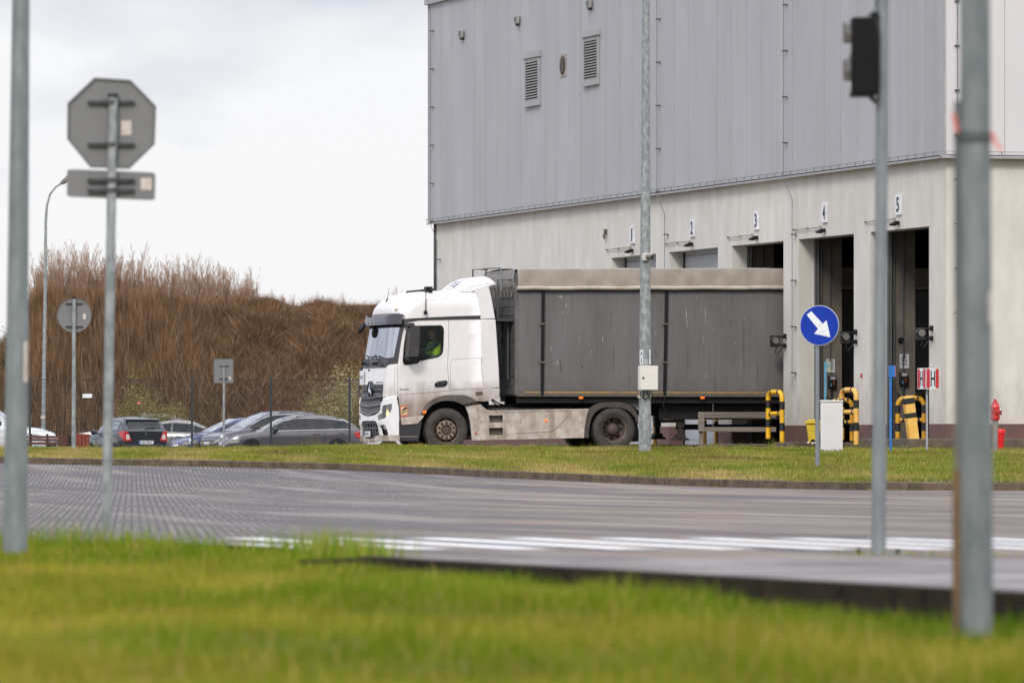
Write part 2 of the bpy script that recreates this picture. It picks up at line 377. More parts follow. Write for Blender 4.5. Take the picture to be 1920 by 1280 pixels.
LB = [(-7,42.5),(-3.3,41.5),(-2.2,40.6),(-1.35,38.5),(-.95,35.0),(-.72,32.3),(1.95,24.3),(4.2,17.6),(6,12)]
def y_near(x): return 42.5 if x < -7 else max(interp(x, LB), 31.85)
xs = sorted(set(xs + [-3.3,-2.2,-1.35,-.95,-.72]))
rd = MB(); rd.grid(lambda x, t: (x, y_near(x) + (zk(x)-y_near(x))*t, zroad(y_near(x) + (zk(x)-y_near(x))*t)), xs, [i/60 for i in range(61)])
tag(rd.build('road', roadm, smooth=True, recalc=False), kind='structure')
vg = MB(); vg.grid(lambda x, t: (x, zk(x)+.15 + (131-zk(x)-.15)*t, zverge(x, zk(x)+.15 + (131-zk(x)-.15)*t)), [x*.4 for x in range(-100, 101)], [i/50 for i in range(51)])
tag(vg.build('verge', soil, smooth=True, recalc=False), kind='structure')
yd = MB(); yd.grid(lambda x, y: (x, y, zyard(x, y)), [x*1.0 for x in range(-45, 46)], [131, 134] + [140+i*4 for i in range(25)] + [250])
tag(yd.build('yard_pavement', mat('yard asphalt', (112,106,98), .85, 0, .12, 2, .3, 80), smooth=True, recalc=False), kind='structure')
gb = MB(); gb.poly([(-3500,-400,-.35),(3500,-400,-.35),(3500,6000,-.35),(-3500,6000,-.35)])
tag(gb.build('ground', mat('distant field', (96,98,60), .95, 0, .2, .05)), kind='structure')
fy = MB(); fy.grid(lambda x, y: (x, y, .10 + .002*x*0), [-400,-45,45,400], [240,300,400])
# kerb: one continuous line of stones, joints cut in
kb = MB(); L_ = 0.0; x = -14.0; 
def kpt(x, off, z): return (x, zk(x)+off, z)
while x < 16:
    x2 = x + 1.0 * (.80 if x > 0 else .86); g = .003
    a, b2 = x+g, x2-g; za, zb = zroad(zk(a)), zroad(zk(b2)); dz = random.uniform(-.004, .004)
    top = .112 + dz
    p = [kpt(a,0,za-.1),kpt(b2,0,zb-.1),kpt(b2,.15,zb-.1),kpt(a,.15,za-.1),kpt(a,0,za+top-.012),kpt(b2,0,zb+top-.012),kpt(b2,.15,zb+top),kpt(a,.15,za+top),kpt(a,.02,za+top),kpt(b2,.02,zb+top)]
    i = [kb.p(q) for q in p]
    for q in ((0,1,5,4),(4,5,9,8),(8,9,6,7),(0,4,8,7,3),(1,2,6,9,5)): kb.face([i[k] for k in q])
    x = x2
kb_o = tag(kb.build('kerb', KERB), kind='structure')

# near lawn, kerb and the strip of lighter pavement at its edge
LB = [(-7,42.5),(-3.3,41.5),(-2.2,40.6),(-1.35,38.5),(-.95,35.0),(-.72,32.3),(1.95,24.3),(4.2,17.6),(6,12)]
def lawn_edge(x): return interp(x, LB)
def lawn_z(x, y): return -.052 - .055*np.clip((x-.2)/1.2, 0, 1)*np.clip((31-y)/4, 0, 1) + .022*np.clip((.6-x)/.8, 0, 1)*np.clip((x+1.2)/.4, 0, 1)*np.clip((y-24)/4, 0, 1) + .012*vnoise(x, y, 1.2)
lw = MB(); lw.grid(lambda x, t: (x, 3 + (lawn_edge(x)+.05-3)*t, float(lawn_z(x, 3+(lawn_edge(x)+.05-3)*t))), [x*.15 for x in range(-46, 40)], [i/80 for i in range(81)])
tag(lw.build('near_lawn', mat('lawn soil', (84,92,30), .95, 0, .2, 4, rgb2=(96,84,40)), smooth=True, recalc=False), kind='structure')
pv = MB(); e = [(x, lawn_edge(x)+.0) for x in (-.72,.2,1.1,1.95,3,4.2,6)]
top = [(x, y+.12, .05) for x, y in e]; bot = [(x-.04, y, .05) for x, y in e]
far = [(6.3, 31.8, .045), (3, 31.9, .045), (0, 32.3, .045), (-.6, 32.6, .045)]
pv.poly([(x, y+.13, .046) for x, y in e] + far); pv.poly([(x, y+.02, .0) for x, y in far][::-1] + []) if False else None
for q, r_ in zip(far, far[1:]): pv.poly([q, r_, (r_[0], r_[1]+.25, .003), (q[0], q[1]+.25, .003)])
tag(pv.build('pavement', mat('pale smooth asphalt', (128,123,121), .75, 0, .06, 1.7, .2, 150, rgb2=(88,83,82), stretch=(.5,.6,1), dist=.003, thr=(.38,.58), spec=.2), recalc=False), kind='structure')
kn = MB()
kt = MB()
for k in range(3, 5):
    u0, u1 = k/5, (k+.97)/5; xa, xb = -1.75+1.03*u0, -1.75+1.03*u1; ya, yb = 36.6-4.3*u0**.8, 36.6-4.3*u1**.8; za, zb = -.045+.095*u0, -.045+.095*u1
    i = [kt.p(v) for v in ((xa,ya,-.2),(xb,yb,-.2),(xb+.1,yb+.13,-.2),(xa+.1,ya+.13,-.2),(xa,ya,za),(xb,yb,zb),(xb+.1,yb+.13,zb),(xa+.1,ya+.13,za))]
    for q in ((0,1,5,4),(4,5,6,7),(2,3,7,6),(1,2,6,5),(0,4,7,3)): kt.face([i[j] for j in q])
tag(kt.build('sunken_kerb', mat('dark damp kerb', (48,37,25), .95, 0, .2, 6, .3, 60, rgb2=(28,21,14), spec=.2)), kind='structure')
for (x0, y0), (x1, y1) in zip(e, e[1:]):
    n = max(1, round(math.hypot(x1-x0, y1-y0) / 1.0))
    for k in range(n):
        a = (x0+(x1-x0)*k/n, y0+(y1-y0)*k/n); b2 = (x0+(x1-x0)*(k+.985)/n, y0+(y1-y0)*(k+.985)/n)
        kn.box(0,1,0,1,0,1, Matrix(((b2[0]-a[0], .10, 0, a[0]-.05), (b2[1]-a[1], .10, 0, a[1]-.04), (0,0,.27,-.215), (0,0,0,1))))
tag(kn.build('near_kerb', mat('dark damp kerb', (48,37,25), .95, 0, .2, 6, .3, 60, rgb2=(28,21,14), spec=.2)), kind='structure')

# zebra stripes, each a painted bar 4 mm thick on the road
zp = mat('road paint', (216,215,212), .6, 0, .1, 14, rgb2=(186,184,182), thr=(.3,.5))
zs = MB()
dx, dy = .29, -1.0
for k in range(-5, 14):
    x0 = .605 + .605*(k-0)*1.0 - .12; y0 = 42.3 - .02*k
    L0 = 4.6; w = .27
    if k == -5: x0 += .29*2.6; y0 -= 2.6; L0 = 2.0
    a = (x0, y0); b2 = (x0+dx*L0, y0+dy*L0)
    zs.poly([(a[0],a[1],.004),(a[0]+w,a[1]-.02,.004),(b2[0]+w,b2[1]-.02,.004),(b2[0],b2[1],.004)])
tag(zs.build('road_markings', zp, recalc=False), kind='structure')

# ---------------------------------------------------------------- grass (nobody could count it)
GR = leafmat('grass blades')
def lawn_grass():
    n = 330000
    # more blades where they show: uniform over the wedge the camera looks down
    y = 9 + (42.5-9) * rng.random(n) ** .75; half = np.minimum(.085*y + 1.3, 6); x = rng.uniform(-1, 1, n) * half
    edge = np.interp(x, [p[0] for p in LB], [p[1] for p in LB]); k = y < edge - .06
    x, y = x[k], y[k]; n = len(x)
    c1 = np.array(lin((106,122,28))); c2 = np.array(lin((148,140,50))); c3 = np.array(lin((84,116,24))); c4 = np.array(lin((178,150,88)))
    m1 = np.clip(vnoise(x, y*.45, .8)*.7+.5 + rng.normal(0,.22,n), 0, 1)[:, None]; m2 = np.clip(vnoise(x, y*.5, .9, 5)*.9-.1 + rng.normal(0,.2,n), 0, 1)[:, None]
    e_ = np.clip((y-np.interp(x, [p[0] for p in LB], [p[1] for p in LB])+7)/7, 0, 1)[:, None]
    C = c1*(1-m1) + c2*m1; C = C*(1-m2*.7) + c3*m2*.7; C = C*(1-e_*.7) + c3*e_*.7; C = C*np.clip(1+.13*vnoise(x*1.1, y*.55, 1.3, 9)+.12*vnoise(x*2.6, y*1.1, 1.9, 14), .4, 1.7)[:, None]
    st = rng.random(n) < .09+.10*np.clip(vnoise(x, y*.5, 1.1, 17), 0, 1); C[st] = c4
    C = C * (1 + rng.normal(0, .16, (n, 1))) * .97
    h = rng.uniform(.035, .08, n) * (1 + .35*vnoise(x*1.4, y*.8, 1.7, 3)); tall = rng.random(n) < .012; h[tall] *= 1.6
    h = np.where((y > 38) & (x < -1.6), h*1.2, h); h = np.where((x > .3) & (y < 31), h*1.35, h)
    P = np.stack([x, y, lawn_z(x, y)-.003], 1)
    o = blades('lawn_grass', P, np.abs(h), rng.uniform(.004, .008, n), np.clip(C, 0, 1), GR, .7)
    tag(o, 'bright yellow-green mown grass covering the near foreground', 'grass', kind='stuff')
lawn_grass()
def weeds(name, label, spots, n, hmin, hmax, cols, zf, spread=.25, cat='weeds'):
    P, H, C = [], [], []
    for (x, y, k) in spots:
        m = int(n*k); px = x + rng.normal(0, spread, m); py = y + rng.normal(0, spread, m)
        P.append(np.stack([px, py, np.array([zf(a, b) for a, b in zip(px, py)])], 1)); H.append(rng.uniform(hmin, hmax, m) * k)
        C.append(jitter(cols[rng.integers(len(cols))], m) if False else np.array([cols[i] for i in rng.integers(0, len(cols), m)]) * (1+rng.normal(0,.15,(m,1))))
    P = np.concatenate(P); H = np.concatenate(H); C = np.clip(np.concatenate(C), 0, 1)
    o = blades(name, P, H, rng.uniform(.006, .014, len(P)), C, GR, .5)
    return tag(o, label, cat, kind='stuff')
gcol = [lin((110,140,30)), lin((134,146,48)), lin((92,124,34)), lin((150,140,70))]
weeds('weed_clump', 'tall loose weeds at the end of the zebra crossing', [(-1.0, 36.8, 1.2), (-.8, 35.2, 1.1), (-1.3, 38.0, 1.0), (-1.1,36,1.0), (-.95,34.4,1.3)], 170, .07, .20, gcol, lambda a, b: -.05, .13)
weeds('weed_tuft', 'short green weeds around the foot of the stop sign post', [(-2.45,39.6,1),(-3.0,40,.9),(-1.9,39.6,.8),(-2.2,40.2,.8),(-2.7,40.6,.7),(-2.6,39.9,1.2),(-2.88,39.6,1.7),(-3.2,40.5,1.1),(-2.45,39.3,1.5),(-1.7,38.9,.9),(-2.05,38.9,1.3)], 120, .06, .15, gcol, lambda a, b: -.05, .22)
weeds('dry_weeds', 'sparse dry weeds beside the foot of the traffic light pole', [(2.1,35.9,.7),(2.35,35.8,.6),(1.95,35.8,.6),(2.7,35.6,.5),(3.0,35.5,.35)], 50, .02, .06, [lin((160,150,70)), lin((130,140,60))], lambda a, b: 0, .09)
weeds('roadside_weeds', 'few green weeds growing in front of the near kerb', [(1.0,27.0,1.0),(.4,28.6,.7),(1.75,24.7,.8)], 60, .05, .11, gcol, lambda a, b: float(lawn_z(a, b)), .06)
def verge_grass():
    n = 420000
    x = rng.uniform(-14, 13, n); kz = np.interp(x, [p[0] for p in KP], [p[1] for p in KP])
    y = kz + .16 + (130-kz) * rng.random(n) ** 1.0
    k = y < 130.6; x, y = x[k], y[k]; n = len(x)
    # height of the verge sampled on a grid
    gx = np.linspace(-14, 13, 70); gy = np.linspace(84, 131, 100)
    G = np.array([[zverge(a, b) for b in gy] for a in gx])
    ix = np.clip((x+14)/27*69, 0, 68.99); iy = np.clip((y-84)/47*99, 0, 98.99); i0, j0 = ix.astype(int), iy.astype(int); u, v = ix-i0, iy-j0
    z = G[i0,j0]*(1-u)*(1-v)+G[i0+1,j0]*u*(1-v)+G[i0,j0+1]*(1-u)*v+G[i0+1,j0+1]*u*v
    g1 = np.array(lin((108,122,44))); g2 = np.array(lin((138,138,60))); st = np.array(lin((176,152,100))); br = np.array(lin((112,90,54))); gg = np.array(lin((84,112,30)))
    t = np.clip((x+9)/14, 0, 1)
    m = np.clip(vnoise(x, y*.35, .8)*.6+.5 + rng.normal(0, .2, n), 0, 1)[:, None]
    C = g1*(1-m)+g2*m
    dry = np.clip(vnoise(x*1.1, y*.3, .9, 7)*.9 + .38 - t*.62 + rng.normal(0, .2, n) + .45*np.exp(-((y-kz-3)/4)**2), 0, 1)[:, None]
    C = C*(1-dry*.8)+st*dry*.8
    b = np.clip(vnoise(x*1.3, y*.3, 1.0, 11)-.3 + rng.normal(0,.15,n), 0, 1)[:, None]; C = C*(1-b*.8)+br*b*.8
    b = np.clip(vnoise(x*1.0, y*.3, 1.4, 2)-.3 + rng.normal(0,.15,n), 0, 1)[:, None]; C = C*(1-b*.7)+gg*b*.7
    s = rng.random(n) < .07; C[s] = st
    C = C*(1+rng.normal(0,.26,(n,1)))*(1+.16*vnoise(x*1.5, y*.5, 2.4, 9))[:, None]
    h = rng.uniform(.025, .06, n)*(1+.5*vnoise(x*1.3, y*.5, 2.6, 4)); h = np.where(rng.random(n) < .012, h*2.0, h)
    P = np.stack([x, y, z-.005], 1)
    o = blades('verge_grass', P, np.abs(h)+.01, rng.uniform(.008, .016, n), np.clip(C, 0, 1), GR, .6)
    tag(o, 'short patchy grass on the raised verge behind the far kerb', 'grass', kind='stuff')
verge_grass()
weeds('verge_weeds', 'taller straggly weeds along the back of the verge in front of the cars', [(W(px,836,100).x, 129+random.uniform(-1,.5), random.uniform(.5,1.3)) for px in (108,115,320,345,545,560,572,590,605,640,905,1030,1110,1230,1365,1420,1432,1485,1490,1665,1685,1735,1742,1700)], 26, .07, .22, [lin((120,130,40)), lin((150,124,70)), lin((96,116,40))], lambda a, b: .56, .14)
weeds('kerb_weeds', 'low weeds sprouting at the foot of the far kerb', [((px-960)/130, zk((px-960)/130)-.05, random.uniform(.6,1.2)) for px in (100,150,195,205,290,300,440,500,530,800,1165,1175,1340,1440,1600,1615,1640,1740,1775,1800)], 30, .02, .06, [lin((120,130,40)), lin((150,140,50)), lin((120,90,50))], lambda a, b: zroad(b)-.005, .12)
fl = MB()
for i in range(26):
    x = random.uniform(-3, 8); y = random.uniform(112, 129.5); z = zverge(x, y) + random.uniform(.04, .08)
    for k in range(5):
        a = 2*PI*k/5; fl.poly([(x, y, z), (x+.018*math.cos(a), y+.018*math.sin(a), z+.012), (x+.018*math.cos(a+1), y+.018*math.sin(a+1), z+.004)])
tag(fl.build('wild_flowers', mat('yellow petals', (226,200,30), .6)), 'tiny yellow flowers dotted over the verge', 'flowers', kind='stuff')

# ================================================================ berm with dry growth
BS = 46.0; BY = F/BS
CR = [(-600,720),(-200,706),(0,668),(30,646),(50,600),(60,572),(72,564),(100,560),(140,564),(240,570),(300,572),(400,571),(437,573),(447,562),(462,562),(475,568),(481,560),(500,558),(520,563),(542,574),(565,578),(578,570),(600,567),(625,571),(660,575),(700,573),(760,575),(900,585),(1100,600)]
def crest(x):
    px = 960 + x*BS; return CZ + (HZ - interp(px, CR))/BS
def berm_pt(x, t):
    """t 0 foot .. 1 crest .. 1.5 back"""
    zc = crest(x) + .06*float(vnoise(x, 3, 2.0)); z0 = .12
    if t <= 1:
        y = BY - 7.5*(1-t) + .5*float(vnoise(x, t*6, .7)) * math.sin(PI*min(t,1)); z = z0 + (zc-z0)*(math.sin(t*PI/2)**.9)
        z += .12*float(vnoise(x, t*9, 1.5)) * math.sin(PI*t)
    else: y = BY + (t-1)*20; z = zc - (t-1)*2.0
    return (x, y, z)
bmb = MB(); bx = [(-46 + i*.35) for i in range(150)]
bmb.grid(berm_pt, bx, [i/22 for i in range(23)] + [1.1, 1.5])
bermm = mat('dry earth bank', (98,74,54), .95, 0, .2, .8, .5, 20, rgb2=(70,54,40), dist=.1)
tag(bmb.build('earth_bank', bermm, smooth=True, recalc=False, angle=180), kind='structure')
WD = leafmat('dry stems', trans=.15)
def berm_weeds():
    n = 300000
    x = rng.uniform(-30, 0, n); t = rng.random(n) ** .8
    # sample the bank surface on a grid
    gx = np.linspace(-30, 0, 130); gt = np.linspace(0, 1, 40)
    G = np.array([[berm_pt(a, b) for b in gt] for a in gx])
    ix = np.clip((x+30)/30*129, 0, 128.99); it = np.clip(t*39, 0, 38.99); i0, j0 = ix.astype(int), it.astype(int); u, v = (ix-i0)[:, None], (it-j0)[:, None]
    P = G[i0,j0]*(1-u)*(1-v)+G[i0+1,j0]*u*(1-v)+G[i0,j0+1]*(1-u)*v+G[i0+1,j0+1]*u*v
    a = np.array(lin((118,90,68))); b = np.array(lin((142,113,86))); c = np.array(lin((80,62,47))); d = np.array(lin((116,98,66)))
    m = np.clip(rng.normal(.45,.4,n)+.25*vnoise(x, t*6, 1.6), 0, 1)[:, None]; C = a*(1-m)+b*m
    m = np.clip(vnoise(x*1.1, t*9, 1.7, 6)*.6+.12 + rng.normal(0,.35,n), 0, 1)[:, None]; C = C*(1-m)+c*m
    m = np.clip(vnoise(x, t*3, 1.0, 13)-.4 + rng.normal(0,.2,n) + (t < .25)*.3, 0, 1)[:, None]*.6; C = C*(1-m)+d*m
    C = C*(1+rng.normal(0,.25,(n,1)))
    rough = np.clip((x+14.5)/4, 0, 1)
    crest_r = (rough > .15) & (t > .86+.06*vnoise(x, x*0, 3.0)); C[crest_r] *= .55
    light = rng.random(n) < .09; C[light] = np.array(lin((182,152,122)))*(1+rng.normal(0,.12,(light.sum(),1)))                            # tall straight reeds on the left, short tangled growth on the right
    h = rng.uniform(.35, 1.05, n)*(1-.45*rough); h = np.where(t > .85, h*(.2+.12*rng.random(n)), h); h = np.where(light, h*1.15, h); h = np.where(crest_r, h*.5, h)
    ang = rng.uniform(0, 2*PI, n); w = rng.uniform(.005, .012, n)*np.where(light, 1.2, 1); w[crest_r & (rng.random(n) < .8)] = 0
    dd = np.stack([np.cos(ang)*w, np.sin(ang)*w, np.zeros(n)], 1)
    lx = rng.normal(0, .16+.5*rough, n)*h; ly = -rng.uniform(0, .35, n)*h
    top = P + np.stack([lx, ly, h*(1-.4*rough*rng.random(n))], 1)
    V = np.stack([P-dd, P+dd, top], 1).reshape(-1, 3)
    tag(np_mesh('dry_growth', V, 3, np.clip(C, 0, 1), WD), 'dense dry brown reeds and brambles covering the earth bank', 'dry reeds', kind='stuff')
berm_weeds()
# bare saplings on the crest: six kinds, copied
SAPB = mat('sapling bark', (168,136,112), .9, 0, .15, 8)
def sapling_variant(h, stems, tw):
    tr, cr = MB(), MB()
    for s_ in range(stems):
        x0, y0 = random.uniform(-.26,.26), random.uniform(-.2,.2); H = h*random.uniform(.5,1); lx = random.uniform(-.16,.16)*H
        pts = [(x0+lx*(k/5)**1.5+random.uniform(-.015,.015), y0, H*k/5 - .3*(k==0)) for k in range(6)]
        tr.tube(pts, [.013*(1-k/6.5) for k in range(6)], 4, cap=False)
        for j in range(tw):
            f = random.uniform(.12, 1)**1.25; k = min(int(f*5), 4); u = f*5-k
            p = Vector(pts[k])*(1-u)+Vector(pts[k+1])*u; l = random.uniform(.2,.6)*(1.15-f*.7); sgn = random.choice((-1,1)); a = random.uniform(.10,.38)
            q = p+Vector((sgn*l*math.sin(a), random.uniform(-.1,.1)*l, l*math.cos(a))); cr.tube([p, (p+q)/2+Vector((sgn*.012,0,0)), q], [.0065,.005,.003], 3, cap=False)
            if random.random() < .5:
                q2 = p.lerp(q, .5)+Vector((sgn*.09*random.random(), 0, .09)); cr.tube([p.lerp(q,.5), q2], [.0055,.003], 3, cap=False)
    return tr, cr
svar = []
for i in range(6):
    h = [2.1,1.8,2.3,1.6,1.9,1.3][i]
    tr, cr = sapling_variant(h, 7 + i % 3, 20)
    svar.append((tr, cr))
spx = [(p + random.uniform(-4,4), random.uniform(.95,1.35)) for p in range(62, 478, 5)] + [(p + random.uniform(-4,4), random.uniform(.22,.45)) for p in range(484, 700, 12)] + [(742,.55),(785,.35)]
protos = {}
for i, (px, sc_) in enumerate(spx):
    k = random.randrange(6); s_ = BS*.99; x = (px-960)/s_; y = F/s_ + random.uniform(-.3, 1.2)
    if px < 300 or 330 < px: pass
    env = sc_ * (1.0 if px < 300 else .88) * (1 if px < 440 or px > 484 else .7)
    if k not in protos:
        o = empty('bare_sapling', (x, y, 0)); svar[k][0].build('trunk', SAPB, o, smooth=True, angle=180); svar[k][1].build('crown', SAPB, o, smooth=True, angle=180); protos[k] = o
    else: o = copy_tree(protos[k])
    o.location = (x, y, crest(x)-.12); o.scale = (env*random.choice((-1,1)) if False else env, env, env); o.rotation_euler = (0, 0, random.uniform(-.5,.5))
    tall = 'tall slender bare sapling on the bank crest, left of the dip' if px < 482 else 'low sparse bare sapling on the bank crest between dip and truck cab'
    tag(o, tall, 'sapling', 'tall bare saplings on the bank' if px < 482 else 'low bare saplings on the bank')
# leafy pale shrubs at the foot of the bank
def shrub(px, py_top, py_base, s, wpx, n, cols, label, name='leafy_shrub', group=None):
    c = W(px, py_base, s); H = (py_base-py_top)/s; wd = wpx/s/2
    o = empty(name, c, 0, label, 'shrub', group); st = MB(); nb = 16; V = []; 
    tips = []
    for i in range(nb):
        a = random.uniform(-1, 1); h = H*random.uniform(.45, 1)*(1-.35*abs(a)); x1 = a*wd*random.uniform(.7,1); y1 = random.uniform(-.5,.5)*wd
        pts = [(x1*.25*k/3 + x1*.75*(k/3)**2, y1*k/3, h*k/3) for k in range(4)]; st.tube(pts, [.02,.015,.01,.005], 4, cap=False); tips.append(pts)
    st.build('stems', mat('shrub stems', (120,98,70), .9), o)
    for i in range(n):
        pts = random.choice(tips); f = random.uniform(.25, 1.0)*3; k = min(int(f), 2); u = f-k; p = Vector(pts[k]).lerp(Vector(pts[k+1]), u)
        p += Vector((random.gauss(0,.10), random.gauss(0,.10), random.gauss(0,.10)))*(H/2.2); l = random.uniform(.04,.10)
        d = Vector((random.uniform(-1,1), random.uniform(-1,1), random.uniform(-.4,1))).normalized(); e2 = d.orthogonal().normalized(); e2.rotate(Matrix.Rotation(random.uniform(0,6.28), 3, d))
        V += [p, p+d*l*.5+e2*l*.24, p+d*l, p+d*l*.5-e2*l*.24]
    C = np.array([lin(cols[i]) for i in rng.integers(0, len(cols), n)])*(1+rng.normal(0,.15,(n,1)))
    lv = np_mesh('leaves', np.array([tuple(v) for v in V]), 4, np.clip(C,0,1), GR); lv.parent = o
    return o
pale = [(176,166,122),(192,182,148),(148,140,88),(132,122,74)]
green = [(138,134,78),(118,118,62),(164,154,106),(150,130,82)]
shrub(250,684,842,48.2,84,4200,green,'green shrub behind the mesh fence right of the stop sign post')
shrub(300,716,842,48.0,84,3400,green,'low green shrub behind the black hatchback roof')
shrub(338,742,842,48.3,40,1200,green,'small green shrub left of the second fence post')
shrub(588,694,842,48.1,56,1800,green+pale,'olive shrub at the foot of the bank left of the tallest pale shrub')
shrub(632,646,842,48.3,84,4600,pale,'tall pale-leaved shrub beside the truck cab')
shrub(668,672,842,48,60,3000,pale,'pale-leaved shrub partly hidden behind the truck grille')
shrub(6,606,700,48,50,700,[(70,72,44),(96,88,60),(60,66,40)],'dark thin-leaved shrub at the left edge on the low end of the bank')
# ================================================================ warehouse
def bt(px, py=800, x=.1): return BF.ray(px, py, 0, x).y          # distance along the loading wall from image column
def bz(px, py, x=.1): return BF.ray(px, py, 0, x).z
ZE, ZR, LEN, WID = 6.47, 12.21, 40.62, 27.0
wh = fempty('warehouse', BF, 'tall warehouse with grey metal cladding above a concrete wall with five loading doors', 'warehouse')
CLADG = mat('grey metal cladding', (170,168,171), .5, .1, .04, .7, stretch=(1,1,.3), rgb2=(160,158,161)); add_layer(CLADG, (132,120,108), noise_mask(1.4, (2,2,.05), .58, .8), .35)
CLADW = mat('white metal cladding', (208,203,202), .5, .1, .03, .7, stretch=(1,1,.3))
FLASH = mat('light flashing', (168,165,164), .5, .2, .08, 5)
SEAM = mat('dark seam', (70,68,70), .7)
def panels(name, along, n0, n1, step, place, m):
    mb = MB(BF.m.inverted() @ BF.m)
    return mb
cl = MB(); t = -.02; k = 0
pw = 1.095
while t < LEN-.01:
    t2 = min(t+pw, LEN); k += 1; dv = random.uniform(0, .006); cl.box(dv, .06, t+.011, t2-.011, ZE+.03, ZR); t = t2
cl.build('side_cladding', CLADG, wh); cl = MB(); cl.box(.03, .09, .0, LEN, ZE+.02, ZR-.05); cl.build('cladding_rail', mat('panel joint', (96,94,98), .7), wh)

cw = MB(); t = .03
for i in range(25):
    t2 = t + (.245 if i == 0 else 1.02); cw.box(t+.006, t2-.006, -.06, 0, ZE+.03, ZR); t = t2
cw.box(.1, t, -.04, .03, ZE+.02, ZR-.05)
cw.build('end_cladding', CLADW, wh)
ce = MB(); ce.box(-.012, .032, -.075, -.015, ZE+.01, ZR+.02); ce.build('corner_trim', FLASH, wh); ce = MB(); ce.box(-.02, .04, LEN, LEN+.05, ZE, ZR+.02); ce.build('corner_trim', FLASH, wh)
# doors
DO = []
for l, r in ((1146,1230),(1255,1346),(1372,1469),(1497,1601),(1632,1742)):
    DO.append((bt(r), bt(l)))                                 # near and far edge
DT, PT, GB = 5.09, 1.06, .3
conc = MB(); pl = MB(); edges = [.1] + [v for d in sorted(DO) for v in d] + [LEN-.1]
for a, b in zip(edges[::2], edges[1::2]):
    conc.box(.1, .46, a, b, PT, DT); pl.box(.094, .456, a+.003 if a > .2 else a-.006, b-.003, GB, PT)
conc.box(.1, .46, .1, LEN-.1, DT, ZE)
conc.box(.46, WID-1, .1, .46, PT, ZE); pl.box(.456, WID-1, .094, .456, GB, PT)
conc.build('concrete_wall', CONC, wh); pl.build('plinth', BROWNPL, wh)
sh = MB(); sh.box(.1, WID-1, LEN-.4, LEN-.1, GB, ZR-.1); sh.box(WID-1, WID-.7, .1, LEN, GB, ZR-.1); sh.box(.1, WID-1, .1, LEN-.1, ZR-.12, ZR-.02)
sh.build('rear_walls_and_roof', mat('inner dark wall', (52,48,46), .9), wh)  # dark base colour stands in for the darkness inside the hall
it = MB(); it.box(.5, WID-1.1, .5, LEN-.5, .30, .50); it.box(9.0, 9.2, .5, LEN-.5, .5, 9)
it.build('hall_floor', mat('dark hall floor', (48,45,42), .9), wh)  # floor and inner partition coloured dark so the open doors read as deep shade
STUB = mat('shaded interior concrete', (112,103,93), .9, 0, .15, 1.6, .4, 40, rgb2=(78,70,62), stretch=(1,1,.5))  # wall concrete again, with the shade inside the doors put into its colour
for a, b in DO[2:]:
    stb = MB(); stb.box(.52, 1.08, b-.03, b+.30, .5, DT+.4); stb.build('interior_pier', STUB, wh)
    rl = MB()
    rl.box(.461, .52, b-.10, b+.1, .5, DT+.3)
    rl.tube([(.60,b-.07,.55),(.60,b-.07,DT)], .018, 8); rl.tube([(.80,b-.07,1.8),(.80,b-.07,DT)], .014, 8); rl.tube([(.52,b-.12,.55),(.52,b-.12,DT)], .02, 8)
    rl.build('door_track', mat('dull door track', (92,92,92), .5, .4, .1, 9), wh)
    hd = MB(); hd.box(.47, .55, a-.1, b+.1, DT-.02, DT+.5); hd.build('door_header', BLACKP, wh)
SHUT = mat('pale sectional door', (176,178,182), .5, .1, .05, 3)
for i, (a, b) in enumerate(DO[:2]):
    d = MB(); z = .50
    while z < DT+.1:
        d.box(.47, .50, a-.1, b+.1, z, z+.49); d.box(.46, .47, a-.1, b+.1, z+.02, z+.235); d.box(.46, .47, a-.1, b+.1, z+.255, z+.47); z += .5
    o = d.build('loading_door', SHUT, wh); g = MB(); g.box(.44, .47, b-.07, b+.02, .5, DT); g.build('door_seal', BLACKP, o)
ev = MB(); ev.prism([(-.07,ZE-.045),(-.07,ZE-.005),(.10,ZE+.025),(.10,ZE-.02)], lambda x,z: (x,-.07,z), lambda x,z: (x,LEN+.03,z))
ev.prism([(-.13,ZE-.045),(-.13,ZE-.005),(.04,ZE+.025),(.04,ZE-.02)], lambda y,z: (-.07,y,z), lambda y,z: (WID-1,y,z)); ev.build('eave_flashing', FLASH, wh)
rf = MB(); rf.box(-.10, .3, -.1, LEN+.12, ZR, ZR+.16); rf.box(.3, WID, -.1, .3, ZR, ZR+.16); rf.build('roof_edge', FLASH, wh)
def louvre(p0, p1, name='vent_louvre'):
    (l, tp), (r, bo) = p0, p1; y1, y0 = bt(l, tp, 0), bt(r, tp, 0); z1 = bz((l+r)/2, tp+3, 0); z0 = bz((l+r)/2, bo-3, 0)
    o = None; fr_ = MB(); w = .07
    fr_.box(-.05, .0, y0, y0+w, z0, z1); fr_.box(-.05, .0, y1-w, y1, z0, z1); fr_.box(-.051, 0, y0+w, y1-w, z0, z0+.10); fr_.box(-.051, 0, y0+w, y1-w, z1-.10, z1)
    fr_.box(-.10, 0, y0-.05, y1+.05, z1, z1+.045); fr_.box(-.06, 0, y0-.05, y1+.05, z1+.045, z1+.16); fr_.box(-.08, 0, y0-.03, y1+.03, z0-.05, z0)
    o = fr_.build(name, FLASH, wh); bk = MB(); bk.box(-.015, -.004, y0+w, y1-w, z0+.1, z1-.1); bk.build('dark_opening', mat('dark duct', (22,20,20), .9), o)
    s_ = MB(); n = 14; h = (z1-z0-.2)/n
    for i in range(n):
        z = z0+.1+h*i; s_.prism([(-.055,z),(-.05,z+.008),(-.02,z+h*.66),(-.025,z+h*.66-.008)], lambda a,b: (a,y0+w,b), lambda a,b: (a,y1-w,b))
    s_.build('slats', mat('louvre slats', (150,146,142), .5, .2), o)
louvre((986.5,106), (1013,199)); louvre((1096.5,66), (1124,160))
